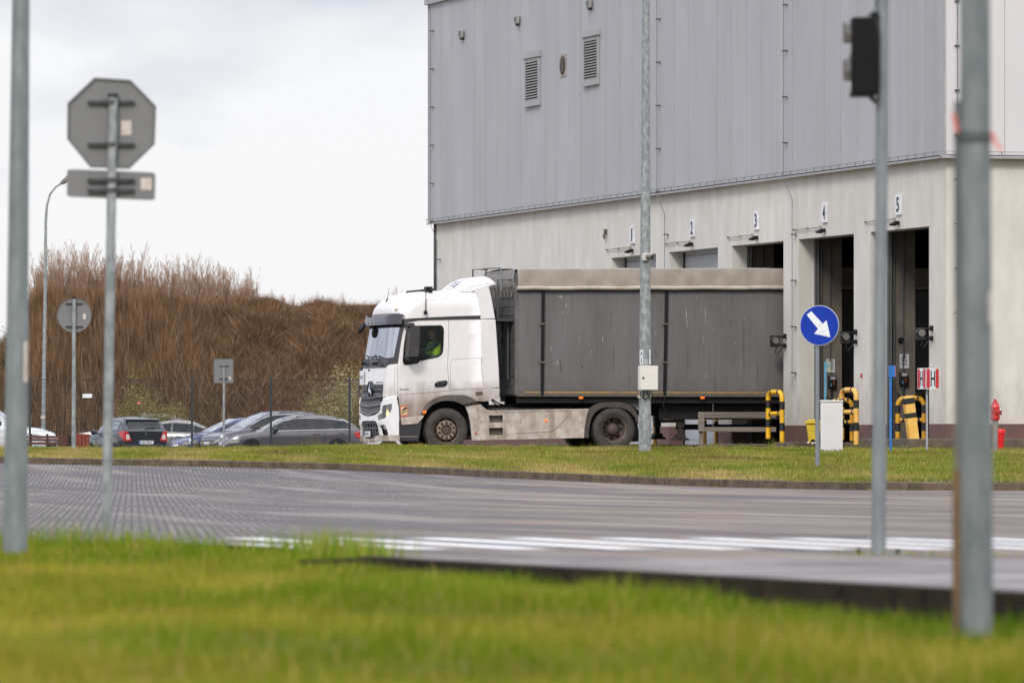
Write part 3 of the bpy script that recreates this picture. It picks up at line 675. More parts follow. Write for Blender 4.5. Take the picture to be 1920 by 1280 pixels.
y1, y0, zc = bt(1051,123,0), bt(1061.5,123,0), bz(1056,123,0)
rv = MB(); yc = (y0+y1)/2; r_ = (y1-y0)/2; rv.box(-.02, 0, yc-r_*1.05, yc+r_*1.05, zc-r_*1.1, zc+r_*1.1)
rv.build('round_vent', mat('rusty vent plate', (168,152,138), .6), wh); rg = MB(); rg.lathe((-.035,yc,zc), (1,0,0), [(0,0),(0,r_*.85),(.015,r_*.98)], 24); o = rg.build('vent_hole', mat('dark vent grille', (66,58,52), .8), wh)
sl_ = MB()
for i in range(-4, 5): z = zc+i*r_*.2; q = math.sqrt(max(.8**2-(i*.2)**2, .02))*r_; sl_.box(-.05,-.036,yc-q,yc+q,z-.012,z+.012)
sl_.build('vent_bars', mat('vent bars', (120,108,96), .7), wh)
# lightning conductors: thin wires on stand-off clips
def conductor(x, y, z0, z1, label, step=1.0, off=(-.06,0), bend=None, px=None):
    m = MB(); pts = [(x+off[0], y+off[1], z1)]
    if bend: pts += [(x+off[0], y+off[1], bend), (x+off[0]+.08, y+off[1]-.35, bend-.45)]; yb = y+off[1]-.35; xb = x+off[0]+.08
    else: yb, xb = y+off[1], x+off[0]
    pts.append((xb, yb, z0)); m.tube(pts, .009, 5)
    o = m.build('lightning_conductor', GALV2, None, fr=BF); z = z0+.3; CM = mat('conductor clips', (84,82,80), .6, .3)
    while z < z1:
        c = MB()
        yy, xx = (y+off[1], x+off[0]) if (not bend or z > bend) else (yb, xb)
        if not (bend and bend-.5 < z < bend+.05): c.box(xx-.02, xx+.08 if off[0] else xx+.02, yy-.05, yy+.05, z-.012, z+.012) if off[0] else c.box(xx-.05, xx+.05, yy-.02, yy+.08, z-.012, z+.012)
        if c.v: c.build('clip', CM, o)
        z += step
    return tag(o, label, 'lightning rod', 'lightning conductors on the warehouse')
conductor(0, bt(1237,300,0), 1.2, ZR, 'thin lightning conductor wire running down between doors 1 and 2', 1.0, (-.07,0), ZE-.05)
conductor(0, bt(1475,300,0), 1.9, ZR, 'thin lightning conductor wire running down between doors 3 and 4', 1.0, (-.07,0), ZE-.05)
conductor(0, LEN-.45, 1.2, ZR, 'thin lightning conductor wire on the far left corner of the warehouse', 1.0, (-.07,0), ZE-.05)
conductor(.27, 0, 3.0, ZR, 'thin lightning conductor wire on the pale end wall beside the near corner', .9, (0,-.1))
er = MB(); er.tube([(-.10,0,ZE+.09),(-.10,LEN,ZE+.09)], .008, 4); er.tube([(-.1,-.13,ZE+.09),(WID-1,-.13,ZE+.09)], .008, 4)
k = .3
while k < LEN: er.box(-.106,-.094,k,k+.02,ZE+.02,ZE+.10); k += .55
k = .3
while k < WID-1: er.box(k,k+.02,-.136,-.124,ZE+.02,ZE+.10); k += .9
tag(er.build('earthing_wire', GALV2, None, fr=BF), 'thin wire on small posts running along the ledge below the cladding', 'wire')
# number plates, floodlights and conduits over each door
PLW = mat('white sign plate', (226,226,230), .5)
nums = [('1',(1183.8,1191.4),(424,456.5)),('2',(1295.8,1303.7),(410,444)),('3',(1415.8,1424),(396,431)),('4',(1543.5,1552.5),(380.5,417)),('5',(1681.5,1691.5),(364.7,402.7))]
lamps = [(1183,472,1139,1184,468,464),(1295,460,1249,1296,459,451.5),(1417,448,1366,1413,446,439),(1543,434.5,1490,1542,431.5,425),(1682,420.5,1624,1680,416.5,410.5)]
names = ['first','second','third','fourth','fifth']
for i, (s_, (l, r), (t0, t1)) in enumerate(nums):
    y1, y0 = bt(l, 440), bt(r, 440); z1, z0 = bz((l+r)/2, t0), bz((l+r)/2, t1)
    m = MB(); m.box(.06, .098, y0, y1, z0, z1)
    o = tag(m.build('number_plate', PLW, None, fr=BF), f'white plate with black number {s_} above a loading door', 'sign', 'number plates over the loading doors')
    q = MB(); add_text(q, s_, (.056, (y0+y1)/2, (z0+z1)/2), (0,-1,0), (0,0,1), (y1-y0)*(.5 if s_ != '1' else .28), (z1-z0)*.74, .03); q.build('numeral', TEXTB, o, recalc=False)
    lx, ly, c0, c1, cy0, cy1 = lamps[i]
    y, z = bt(lx+4, ly), bz(lx, ly)
    m = MB(); m.prism([(.02,z-.04),(-.09,z-.035),(-.105,z-.005),(-.02,z+.045),(.02,z+.035)], lambda a,b: (a,y-.075,b), lambda a,b: (a,y+.075,b))
    o = tag(m.build('wall_floodlight', BLACKP, None, fr=BF, bevel=.008), f'small black floodlight mounted under the number {s_} plate', 'floodlight', 'black floodlights over the loading doors')
    q = MB(); q.box(.0, .1, y-.04, y+.04, z-.02, z+.06); q.build('bracket', BLACKP, o)
    ya, yb, za, zb = bt(c1, cy1), bt(c0, cy0), bz(c1, cy1), bz(c0, cy0); za = zb = (za+zb)/2
    m = MB(); m.tube([(.06,y,z+.05),(.06,ya,za),(.05,(ya+yb)/2,za+random.uniform(-.02,.02)),(.06,yb,zb)], .010, 6)
    for q_ in (ya+.02, yb-.03, (ya+yb)/2): m.box(.045,.1,q_-.015,q_+.015,za-.022,za+.022)
    tag(m.build('cable_conduit', mat('weathered conduit', (150,142,132), .6), None, fr=BF), f'short horizontal cable conduit left of the floodlight over door {s_}', 'conduit', 'cable conduits over the loading doors')
q = MB(); y, z = bt(1137.5,440), bz(1137.5,440); q.box(.04,.1,y-.06,y+.06,z+.02,z+.13); q.tube([(.05,y,z+.03),(.02,y-.03,z-.04),(.04,y-.05,z-.10)], .03, 8)
tag(q.build('wall_sensor', mat('brown sensor', (92,78,66), .6), None, fr=BF), 'small brown sensor on the concrete wall left of the number 1 plate', 'sensor')
for i, (px, py, lb) in enumerate(((869,64.5,'lowest and leftmost'),(973.5,38,'middle'),(1109,8,'topmost and rightmost'))):
    y, z = bt(px, py, 0), bz(px, py, 0); m = MB(); m.box(-.10,-.03,y-.13,y+.13,z-.09,z+.10)
    o = tag(m.build('facade_lamp', mat('grey lamp housing', (160,156,150), .5), None, fr=BF, bevel=.01), f'small box lamp fixed high on the grey cladding, {lb} of the three', 'lamp', 'small lamps on the grey cladding')
    q = MB(); q.box(-.106,-.10,y-.09,y+.11,z-.05,z+.08); q.build('lens', mat('dark lens', (60,56,50), .3), o); q = MB(); q.box(-.09,-.005,y-.05,y+.05,z-.15,z-.10); q.build('bracket', DKGREY, o)
# dock lamps on arms at the jambs of doors 3, 4, 5
for i, (px, py, nm) in enumerate(((1474,639.5,'3'),(1606.5,632,'4'),(1749,625,'5'))):
    p = BF.ray(px, py, 0, .1); y, z = p.y, p.z; m = MB()
    m.lathe((-.16,y-.075,z+.01), (0,1,0), [(0,0),(0,.085),(.02,.105),(.13,.10),(.16,.06),(.16,0)], 20)
    m.box(-.25,-.07,y-.05,y+.07,z-.13,z+.12)
    o = tag(m.build('dock_lamp', mat('black lamp housing', (30,30,30), .35), None, fr=BF, smooth=True), f'black dock spotlight on a double arm at the right jamb of door {nm}', 'spotlight', 'black dock spotlights at the door jambs')
    q = MB(); q.lathe((-.16,y-.079,z+.01), (0,1,0), [(0,0),(0,.072)], 20); q.build('lens', mat('milky lens', (112,110,104), .2), o)
    q = MB(); q.tube([(-.10,y,z+.09),(.05,y,z+.10)], .02, 8); q.box(.04,.098,y-.035,y+.035,z+.05,z+.16); q.build('arm', BLACKP, o); q = MB(); q.tube([(-.10,y,z-.08),(.05,y,z-.09)], .02, 8); q.box(.04,.098,y-.035,y+.035,z-.15,z-.05); q.build('arm', BLACKP, o)
    q = MB(); q.tube([(-.12,y,z-.12),(-.15,y,z-.24),(-.10,y,z-.30),(-.04,y,z-.22),(.02,y,z-.12)], .011, 6); q.build('cable', BLACKP, o)
# fittings on the inner piers of doors 4 and 5
def pier_pt(d, px, py): return BF.ray(px, py, 1, DO[d][1]-.034)
INFO = mat('white notice', (206,206,208), .6)
for d, (l, r, t0, t1), nm in ((3,(1549,1565,673,698),'4'),(4,(1687,1704,664,690),'5')):
    a, b = pier_pt(d, l, t1), pier_pt(d, r, t0); y = DO[d][1]-.034
    m = MB(); m.box(a.x, b.x, y-.012, y, a.z, b.z); o = tag(m.build('notice_board', INFO, None, fr=BF), f'white printed notice on the pier inside door {nm}', 'notice', 'printed notices inside the doors')
    q = MB(); h = b.z-a.z; w = b.x-a.x
    for k in range(8):
        z = b.z-h*(.1+.1*k); q.box(a.x+w*random.uniform(.08,.2), b.x-w*random.uniform(.08,.25), y-.014, y-.0125, z-.007, z+.007)
    q.build('printed_lines', mat('notice print', (96,80,84), .7), o)
for d, (l, r, t0, t1), nm in ((3,(1551.5,1565,704,727),'4'),(4,(1685,1700,697,722),'5')):
    a, b = pier_pt(d, l, t1), pier_pt(d, r, t0); y = DO[d][1]-.034; w = b.x-a.x; h = b.z-a.z
    m = MB(); m.box(a.x, b.x, y-.10, y, a.z, b.z); o = tag(m.build('control_box', mat('black control box', (26,26,28), .4), None, fr=BF, bevel=.012), f'black control box with orange buttons on the pier inside door {nm}', 'control box', 'control boxes inside the doors')
    q = MB(); q.box(a.x+w*.2, b.x-w*.12, y-.108, y-.10, a.z+h*.68, a.z+h*.92); q.build('display', mat('pale display', (170,160,165), .4), o)
    for (u, v) in ((.3,.3),(.68,.3),(.3,.15),(.68,.48)):
        q = MB(); q.lathe((a.x+w*u,y-.10,a.z+h*v), (0,-1,0), [(0,.014),(.012,.014),(.012,0)], 10); q.build('button', mat('orange button' if u > .5 else 'blue button', (190,90,40) if u > .5 else (110,150,180), .4), o)
    q = MB(); q.tube([(a.x+w*.6,y-.05,a.z),(a.x+w*.55,y-.06,a.z-.18),(a.x+w*.2,y-.05,a.z-.26),(a.x-.05,y-.05,a.z-.14),(a.x-.02,y-.05,a.z-.42)], .009, 6); q.tube([(a.x+w*.3,y-.05,a.z),(a.x+w*.4,y-.07,a.z-.2),(a.x+w*.1,y-.05,a.z-.34)], .008, 6); q.build('cable', BLACKP, o)
p = pier_pt(4, 1689, 637); m = MB(); m.lathe((p.x,p.y-.06,p.z), (0,1,0), [(0,.0),(0,.05),(.06,.055)], 14); m.box(p.x-.06,p.x+.02,p.y-.05,p.y,p.z-.05,p.z+.02)
m.tube([(p.x+.02,p.y-.03,p.z-.05),(p.x+.08,p.y-.03,p.z-.3),(p.x+.04,p.y-.03,p.z-.5)], .007, 5); tag(m.build('alarm_bell', BLACKP, None, fr=BF, smooth=True), 'small black round siren on the pier inside door 5', 'siren')
p = BF.ray(1615.5, 704, 0, .1); m = MB(); m.box(.092,.099,p.y-.06,p.y+.06,p.z-.04,p.z+.04); tag(m.build('warning_sticker', mat('red sticker', (190,60,60), .6), None, fr=BF), 'tiny red and white sticker on the wall between doors 4 and 5', 'sticker')

# raised kerbed islands before the piers
ISL = mat('island paving', (124,114,96), .9, 0, .15, 5, .3, 50, rgb2=(96,88,66)); ISK = mat('island kerb', (100,90,74), .9, 0, .2, 6, .3)
def island(x0, x1, y0, y1, z, lb):
    m = MB(); m.box(x0+.1, x1, y0+.1, y1-.1, .3, z-.004); o = m.build('loading_island', ISL, None, fr=BF, bevel=.02)
    q = MB(); q.box(x0, x0+.1, y0, y1, .3, z); q.box(x0+.1, x1, y0, y0+.1, .3, z); q.box(x0+.1, x1, y1-.1, y1, .3, z); q.build('kerb_edge', ISK, o, bevel=.015)
    tag(o, lb, 'kerb island', 'raised islands before the loading wall')
island(-2.6, .09, DO[1][1]+.05, DO[0][0]-.05, .66, 'low kerbed island on the wall between doors 1 and 2')
island(-2.6, .09, DO[2][1]+.05, DO[1][0]-.05, .64, 'low kerbed island on the wall between doors 2 and 3, under the trailer')
island(-1.9, .09, DO[3][1]+.05, DO[2][0]-.05, .66, 'low kerbed island before the pier between doors 3 and 4')
island(-1.7, .09, DO[4][1]+.05, DO[3][0]-.05, .69, 'low kerbed island before the pier between doors 4 and 5')
m = MB(); m.prism([(-1.2,-1.6),(24,-1.6),(24,.09),(.09,.09),(.09,DO[4][0]+.35),(-1.2,DO[4][0]+.35)], lambda x,y: (x,y,.3), lambda x,y: (x,y,.755))
o = m.build('corner_apron', ISL, None, fr=BF, bevel=.02); q = MB(); q.box(-1.3,24,-1.7,-1.6,.3,.76); q.box(-1.3,-1.2,-1.6,DO[4][0]+.35,.3,.76); q.build('kerb_edge', ISK, o, bevel=.015)
tag(o, 'weathered paved apron with a kerb around the near corner of the warehouse', 'apron')

# ---------------------------------------------------------------- yellow and black guards
YEL = mat('yellow guard paint', (232,178,24), .45, 0, .12, 6, coat=.2); YELP = mat('faded yellow guard paint', (226,180,96), .55, 0, .1, 6, rgb2=(214,160,66))
YELD = mat('old yellow guard paint', (206,150,28), .5, 0, .15, 6); BLK = mat('black band paint', (30,30,32), .5)
def hoop(px0, px1, ytop, yb0, yb1, s, m_, label, midy=None, r=.052, dep=(0, 0), group='yellow and black tubular guards', rr=.16):
    """two feet at image columns px0 (left) and px1 (right); dep moves each foot in depth"""
    A = W(px0, yb0, F/(F/s+dep[0])); B = W(px1, yb1, F/(F/s+dep[1])); T = CZ+(HZ-ytop)/s - r
    A.z = CZ+(HZ-yb0)/s; B.z = CZ+(HZ-yb1)/s
    o = empty('tubular_guard', (A+B)/2, 0, label, 'guard hoop', group); c = (A+B)/2; A2, B2 = A-c, B-c; d = (B2-A2); d.z = 0; L = d.length; d.normalize(); T -= c.z
    pts = [A2] + [Vector((A2.x, A2.y, T-rr))]
    for k in range(1, 5):
        a = k/4*PI/2; pts.append(Vector((A2.x, A2.y, 0)) + d*(rr*(1-math.cos(a))) + Vector((0,0,T-rr+rr*math.sin(a))))
    for k in range(0, 5):
        a = k/4*PI/2; pts.append(Vector((B2.x, B2.y, 0)) - d*(rr*(1-math.sin(a))) + Vector((0,0,T-rr+rr*math.cos(a))))
    pts.append(B2)
    q = MB(); q.tube(pts, r, 16); q.build('hoop', m_, o, smooth=True)
    zm = CZ+(HZ-midy)/s - c.z if midy else (T*.45)
    q = MB(); q.tube([Vector((A2.x,A2.y,zm)), Vector((B2.x,B2.y,zm))], r*.85, 14); q.build('crossbar', m_, o, smooth=True)
    def band(p, ax, h=.17, r2=r+.003):
        q = MB(); q.tube([p-ax*h/2, p+ax*h/2], r2, 16); q.build('black_band', BLK, o, smooth=True)
    up = Vector((0,0,1)); H = T
    for P in (A2, B2):
        for f in (.74, .33): band(Vector((P.x, P.y, P.z+(H-P.z)*f)), up)
    if L > rr*2+.1:
        for f in (-.09*min(1, L/.5), .09*min(1, L/.5)):
            band(Vector((0,0,T))+d*f*1.6, d, .045)
    for e_ in (A2, B2): pass
    band(Vector((A2.x,A2.y,zm))+d*(r+.06), d, .045, r*.85+.003); band(Vector((B2.x,B2.y,zm))-d*(r+.06), d, .045, r*.85+.003)
    return o
hoop(1440.5, 1466.5, 730, 822, 832.5, 88, YEL, 'bright yellow hoop guard with black bands beside the rail under the trailer', 775, r=.053, dep=(.25,-.25), rr=.14)
hoop(1578, 1605.5, 726, 824, 833.5, 91.5, YELP, 'pale yellow hoop guard with black bands before the pier of doors 4 and 5', 772, r=.053, dep=(.2,-.3), rr=.14)
hoop(1560, 1597.5, 745, 826, 826, 88.5, YELD, 'dull yellow hoop guard inside door 4 behind the pale one', 791, r=.05, rr=.14)
hoop(1683.3, 1732.5, 741, 828, 826, 91.5, YELD, 'wide dull yellow hoop guard at the foot of door 5', 787, r=.05, rr=.16)
# leaning square bollard
c = W(1712.5, 822.5, 93.5); o = empty('leaning_bollard', c, 0, 'pale yellow square bollard with two black bands leaning before door 5', 'bollard'); o.rotation_euler = (0, R(-7.5), R(12))
q = MB(); q.box(-.1,.1,-.1,.1,-.06,.86); q.build('post', YELP, o, bevel=.012)
for z0, z1 in ((.70,.83),(.42,.53)):
    q = MB(); q.box(-.103,.103,-.103,.103,z0,z1); q.build('black_band', BLK, o, bevel=.012)
for px, yb, yt, s, lb in ((1321,826,783,83.5,'short pale yellow bollard behind the left end of the grey rail'),(1342.5,832,783,83.7,'second short pale yellow bollard behind the grey rail, right of the hanging chain'),(1228,832,772,83.6,'pale yellow bollard behind the galvanised camera pole')):
    c = W(px, yb+3, s); o = empty('round_bollard', c, 0, lb, 'bollard', 'round bollards under the trailer'); h = (yb+3-yt)/s
    q = MB(); q.tube([(0,0,-.05),(0,0,h-.03),(0,0,h)], [.048,.048,.03], 14); q.build('post', YELP, o, smooth=True); q = MB(); q.tube([(0,0,h*.72),(0,0,h*.86)], .051, 14); q.build('black_band', BLK, o, smooth=True)
# grey wooden rail in front of the trailer
GW = mat('grey weathered timber', (134,124,112), .9, 0, .2, 3, .4, 60, stretch=(.2,1,6), rgb2=(104,94,84))
z0, z1 = W(0,772,86.5).z, W(0,783,86.5).z; a = W(1309, 800, 86.5); b = W(1455, 800, 86.5)
o = empty('timber_rail', (a.x, a.y, .5), 0, 'low grey timber rail with two boards standing under the trailer', 'guard rail')
q = MB(); q.box(0, .135, -.06, .0, W(0,808.5,86.5).z-.5, z0-.5); q.box(.02,.11,.0,.08,-.02,z0-.52); q.build('post', GW, o, bevel=.006)
for u, v in ((772,783),(800,809)):
    q = MB(); zz0, zz1 = W(0,v,86.5).z-.5, W(0,u,86.5).z-.5; q.box(.137, b.x-a.x, -.045, 0, zz0, zz1-.002)
    for k in range(1, 4): q.box(.14, b.x-a.x, -.049, -.045, zz0+(zz1-zz0)*(k/4)+.004, zz0+(zz1-zz0)*((k+1)/4)-.004)
    q.build('board', GW, o)
# bin, blue posts
YB = mat('yellow bin plastic', (216,184,40), .5, 0, .12, 5); c = W(1525.5, 832, 90); o = empty('yellow_bin', c, 0, 'small yellow wheeled bin by the pier left of door 4', 'bin')
q = MB(); q.prism([(-.10,.02),(.10,.02),(.15,.42),(-.15,.42)], lambda x,z: (x,-.12,z), lambda x,z: (x,.12,z)); q.build('bin_body', YB, o, bevel=.02); q = MB(); q.box(-.19,.19,-.16,.16,.42,.47); q.box(-.13,.13,-.1,.1,.47,.51); q.build('lid', YB, o, bevel=.015)
q = MB(); q.lathe((-.02,-.14,.05),(0,1,0),[(0,0),(0,.05),(.04,.05),(.04,0)],16); q.build('wheel', BLACKP, o)
BLU = mat('blue paint', (30,112,186), .5, 0, .15, 6); BLUF = mat('faded blue paint', (92,158,190), .6, 0, .2, 8)
c = W(1670, 851, 97); o = empty('blue_post', c, 0, 'tall bright blue steel post with a plate on top before door 5', 'post', 'blue reader posts'); h = (851-685)/97
q = MB(); q.box(-.022,.022,-.022,.022,-.1,h); q.build('post', BLU, o); q = MB(); q.box(-.035,-.0225,-.03,.14,h-.22,h); q.box(.023,.085,-.06,-.045,h-.22,h); q.build('plate', BLU, o); q = MB(); q.box(.0855,.096,-.065,-.04,h-.22,h); q.build('red_edge', mat('red tape', (196,70,66), .6), o)
c = W(1547.5, 830, 90.5); o = empty('blue_post', c, 0, 'faded blue post with a weathered plate by the opening of door 4', 'post', 'blue reader posts'); h = (830-678)/90.5
q = MB(); q.box(-.022,.022,-.022,.022,-.1,h); q.build('post', BLUF, o); q = MB(); q.box(.0225,.11,-.05,-.03,h-.22,h); q.build('plate', mat('stained plate', (150,150,120), .6, rgb2=(80,130,150), scale=12, thr=(.45,.55)), o)
for px, py in ((1515.5,830),(1523.5,831.5),(1529,830.5)):
    c = W(px, py, 92); m = MB(); m.lathe(c, (0.2,0,1), [(-.03,0),(-.02,.022),(.0,.032),(.02,.026),(.035,0)], 9); tag(m.build('litter_scrap', mat('pale litter', (214,186,176), .7), smooth=True), {1515.5:'pale crumpled litter scrap left of the yellow bin', 1523.5:'pale crumpled litter scrap under the yellow bin', 1529:'pale crumpled litter scrap right by the blue arrow pole'}[px], 'litter')
# ================================================================ tractor
def c1(x, y): return (640+x/3.369, 480+y/3.369)
def c3(x, y): return (740+x/11.633, 590+y/11.636)
def c8(x, y): return (660+x/9.142, 560+y/9.143)
def cf(x, y): return (670+x/12.8, 680+y/12.8)
def cb(x, y): return (670+x/16, 760+y/16)
def cr8(x, y): return (740+x/8.727, 500+y/8.725)
def cw1(x, y): return (780+x/10.667, 740+y/10.664)
def cw2(x, y): return (1080+x/10.667, 740+y/10.664)
def c2(x, y): return (880+x/3.368, 480+y/3.368)
def tr(p, b=0.0):                                             # photo pixel -> (a, z) on the plane b of the truck frame
    q = TF.ray(p[0], p[1], 1, b); return (q.x, q.z)
TW = mat('truck white paint', (226,222,220), .32, 0, .02, 2, coat=.5)
DIRT = (122,98,78)
TWD = mat('dirty truck white paint', (224,219,215), .38, 0, .03, 3, coat=.3)
add_layer(TWD, DIRT, band_mask(2, 1.0, 1.58, 4, .6, (1,1,.3)), .85)
add_layer(TWD, (116,92,74), noise_mask(7, (1,1,.18), .58, .78), .10)
TSK = mat('grimy skirt paint', (200,190,180), .5, 0, .1, 5, rgb2=(168,153,138)); add_layer(TSK, DIRT, noise_mask(5, (1,1,.3), .42, .72), .7); add_layer(TSK, (96,80,68), noise_mask(18, (1,1,.4), .62, .72), .5)
TARCH = mat('dusty arch plastic', (96,88,82), .7, 0, .12, 6, rgb2=(78,70,64))
GRL = mat('grille plastic', (66,64,68), .4, 0, .12, 12); GRD = mat('dark grille', (30,30,33), .5)
UND = mat('chassis black', (22,20,19), .8, 0, .2, 8)
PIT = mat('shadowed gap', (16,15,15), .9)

CW_ = 2.5
LV = [(.15,.10,.0,.30,.35,.03),(.22,.05,.0,.30,.36,.04),(.62,.015,.0,.30,.36,.05),(1.14,.02,.0,.28,.36,.04),(1.25,.05,.0,.28,.36,.04),(1.84,.08,.0,.28,.36,.04),(2.05,.12,.01,.28,.36,.04),(2.72,.235,.03,.30,.36,.05),(2.95,.27,.04,.32,.38,.05),
      (3.04,.28,.045,.34,.42,.06),(3.12,.315,.05,.38,.48,.07),(3.22,.385,.07,.44,.55,.08),(3.31,.48,.11,.5,.62,.10),(3.38,.62,.17,.55,.68,.12),(3.43,.80,.26,.6,.7,.13),(3.465,1.05,.38,.55,.6,.12),(3.485,1.3,.6,.4,.4,.08)]
def lv(z):
    if z <= LV[0][0]: return LV[0][1:]
    for A, B in zip(LV, LV[1:]):
        if z <= B[0]:
            u = (z-A[0])/(B[0]-A[0]); return tuple(A[i]+(B[i]-A[i])*u for i in range(1, 6))
    return LV[-1][1:]
def S(q, z, off=0.0):
    af, ins, ra, rb, bu = lv(z)
    def core(q):
        w = CW_
        far = q > w/2
        if far: q = w - q
        if q <= -ra: a = af - q; b = ins; n = (0, -1)
        elif q < rb:
            t = (q+ra)/(ra+rb)*PI/2; a = af+ra*(1-math.sin(t)); b = ins+rb*(1-math.cos(t)); n = (-math.sin(t)*rb, -math.cos(t)*ra)
        else: a = af; b = ins+rb+(q-rb)*(w-2*ins-2*rb)/(w-2*rb); n = (-1, 0)
        a -= bu*(1-((b-w/2)/(w/2))**2)*(1 if q > -ra else 0)
        l = math.hypot(*n); n = (n[0]/l, n[1]/l)
        if far: b = w-b; n = (n[0], -n[1])
        return a, b, n
    a, b, n = core(q)
    return Vector((a+n[0]*off, b+n[1]*off, z))
def inv(p, off=0.0):                                          # photo pixel -> (q, z) on the cab surface
    z = 2.0; q = 0
    for _ in range(4):
        lo, hi = -2.6, CW_-.36
        for _ in range(26):
            m = (lo+hi)/2
            if TF.px(S(m, z, off))[0] > p[0]: lo = m
            else: hi = m
        q = (lo+hi)/2; w = TF.m @ S(q, z, off); z = CZ + (HZ-p[1])*w.y/F - TF.o.z
    return (q, z)
def cutgrid(loops, qs, zs):
    tri = tessellate_polygon([[Vector((x, y, 0)) for x, y in l] for l in loops])
    pts = [q for l in loops for q in l]
    bm = bmesh.new(); vs = [bm.verts.new((x, y, 0)) for x, y in pts]
    for t in tri:
        try: bm.faces.new([vs[i] for i in t])
        except ValueError: pass
    x0, x1 = min(p[0] for p in pts), max(p[0] for p in pts); y0, y1 = min(p[1] for p in pts), max(p[1] for p in pts)
    for g in qs:
        if x0 < g < x1: bmesh.ops.bisect_plane(bm, geom=bm.verts[:]+bm.edges[:]+bm.faces[:], plane_co=(g,0,0), plane_no=(1,0,0))
    for g in zs:
        if y0 < g < y1: bmesh.ops.bisect_plane(bm, geom=bm.verts[:]+bm.edges[:]+bm.faces[:], plane_co=(0,g,0), plane_no=(0,1,0))
    return bm
QS = [-2.2,-1.7,-1.2,-.8,-.5] + [-.36+i*.06 for i in range(16)] + [.6+.1*i for i in range(13)] + [CW_+.36-i*.06 for i in range(16)] + [CW_+v for v in (.5,.8,1.2,1.7,2.2)]
ZS = [l[0] for l in LV] + [.4,.8,1.0,1.5,2.3,2.5]
def patch(name, loops, m, parent, off=.006, th=.012, smooth=True, px=True, fn=None, bevel=0):
    """a panel that follows the cab surface; loops are outlines (photo pixels or (q, z)), the first outside, the rest holes"""
    if px: loops = [[inv(p, 0) for p in l] for l in loops]
    bm = cutgrid(loops, QS, ZS); fn = fn or S
    me = bpy.data.meshes.new(name)
    r_ = bmesh.ops.extrude_face_region(bm, geom=bm.faces[:], use_keep_orig=True)
    newv = set(g for g in r_['geom'] if isinstance(g, bmesh.types.BMVert))
    for v in bm.verts:
        o_ = off if v in newv else off-th
        v.co = fn(v.co.x, v.co.y, o_)
    bmesh.ops.recalc_face_normals(bm, faces=bm.faces); bm.to_mesh(me); bm.free(); me.materials.append(m)
    o = bpy.data.objects.new(name, me); COL.objects.link(o); o.parent = parent
    if smooth: me.polygons.foreach_set('use_smooth', [True]*len(me.polygons)); me.set_sharp_from_angle(angle=R(35))
    if bevel:
        b = o.modifiers.new('bevel', 'BEVEL'); b.width = bevel; b.segments = 2; b.limit_method = 'ANGLE'; b.angle_limit = R(60)
    return o
def mir(l): return [(CW_-q, z) for q, z in l]
def rnd(pts, r=.3, n=3):
    out = []
    for i, p in enumerate(pts):
        a, b = pts[i-1], pts[(i+1) % len(pts)]
        A = (p[0]+(a[0]-p[0])*r, p[1]+(a[1]-p[1])*r); B = (p[0]+(b[0]-p[0])*r, p[1]+(b[1]-p[1])*r)
        for k in range(n+1):
            t = k/n; out.append(((1-t)**2*A[0]+2*t*(1-t)*p[0]+t*t*B[0], (1-t)**2*A[1]+2*t*(1-t)*p[1]+t*t*B[1]))
    return out
tk = fempty('truck_tractor', TF, 'white truck tractor with a muddy lower cab, headlights on, leaving the warehouse', 'truck')
def sidewin():
    return [c3(*p) for p in ((190,960),(215,640),(262,350),(300,290),(360,262),(560,252),(980,243),(1030,262),(1052,310),(1058,380),(1052,600),(1040,790),(1010,860),(930,915),(740,955),(545,1000),(510,1045),(370,1066),(240,1082),(200,1050))]
WINQ = [inv(p) for p in sidewin()]
gl_t, gl_b = inv(c8(828,470)), inv(c8(716,1010))
WSQ = [gl_b, ((gl_b[0]+gl_t[0])/2, (gl_b[1]+gl_t[1])/2), (gl_t[0], 2.78)]
WSL = rnd(WSQ + [(CW_-q, z) for q, z in WSQ[::-1]], .06, 2)
def inside(q, z, poly):
    c = False; n = len(poly)
    for i in range(n):
        x1, y1 = poly[i]; x2, y2 = poly[i-1]
        if (y1 > z) != (y2 > z) and q < (x2-x1)*(z-y1)/(y2-y1)+x1: c = not c
    return c
qs = [-1.97] + [-1.9+i*.1 for i in range(6)] + [-1.35+i*.035 for i in range(26)] + [-.44+i*.04 for i in range(24)] + [.55+.1*i for i in range(15)] + [CW_+.44-i*.04 for i in range(24)][::-1] + [CW_+v for v in [.46+i*.035 for i in range(26)] + [1.4+i*.1 for i in range(6)]] + [CW_+1.97]
qs = sorted(set(round(q, 4) for q in qs)); zs = sorted(set([1.18 + i*.03 for i in range(62)] + [l[0] for l in LV if l[0] > 3.04] + [3.08,3.17,3.27,3.345,3.41,3.45,3.475]))
def shell(name, m, off, zs, hole=True):
    b = MB(); idx = [[b.p(S(q, z, off)) for z in zs] for q in qs]
    A_ = 2.22
    for i in range(len(qs)-1):
        for j in range(len(zs)-1):
            qc, zc = (qs[i]+qs[i+1])/2, (zs[j]+zs[j+1])/2; qm = qc if qc < CW_/2 else CW_-qc
            if hole and (inside(qm, zc, WINQ) or inside(qc, zc, WSL)): continue
            b.face((idx[i][j], idx[i+1][j], idx[i+1][j+1], idx[i][j+1]))
    for j in range(len(zs)-1): b.face((idx[0][j], idx[0][j+1], idx[-1][j+1], idx[-1][j]))
    # roof: bridge the two sides across
    n = len(qs); top = [idx[i][-1] for i in range(n)]
    b.face(top); b.face([idx[i][0] for i in range(n)][::-1])
    return b.build(name, m, tk, smooth=True, angle=50)
cab = shell('cab_body', TWD, 0, zs)
for v in cab.data.vertices:                                   # square off the rear wall of the cab
    if v.co.x > 1.9: v.co.x = 2.235
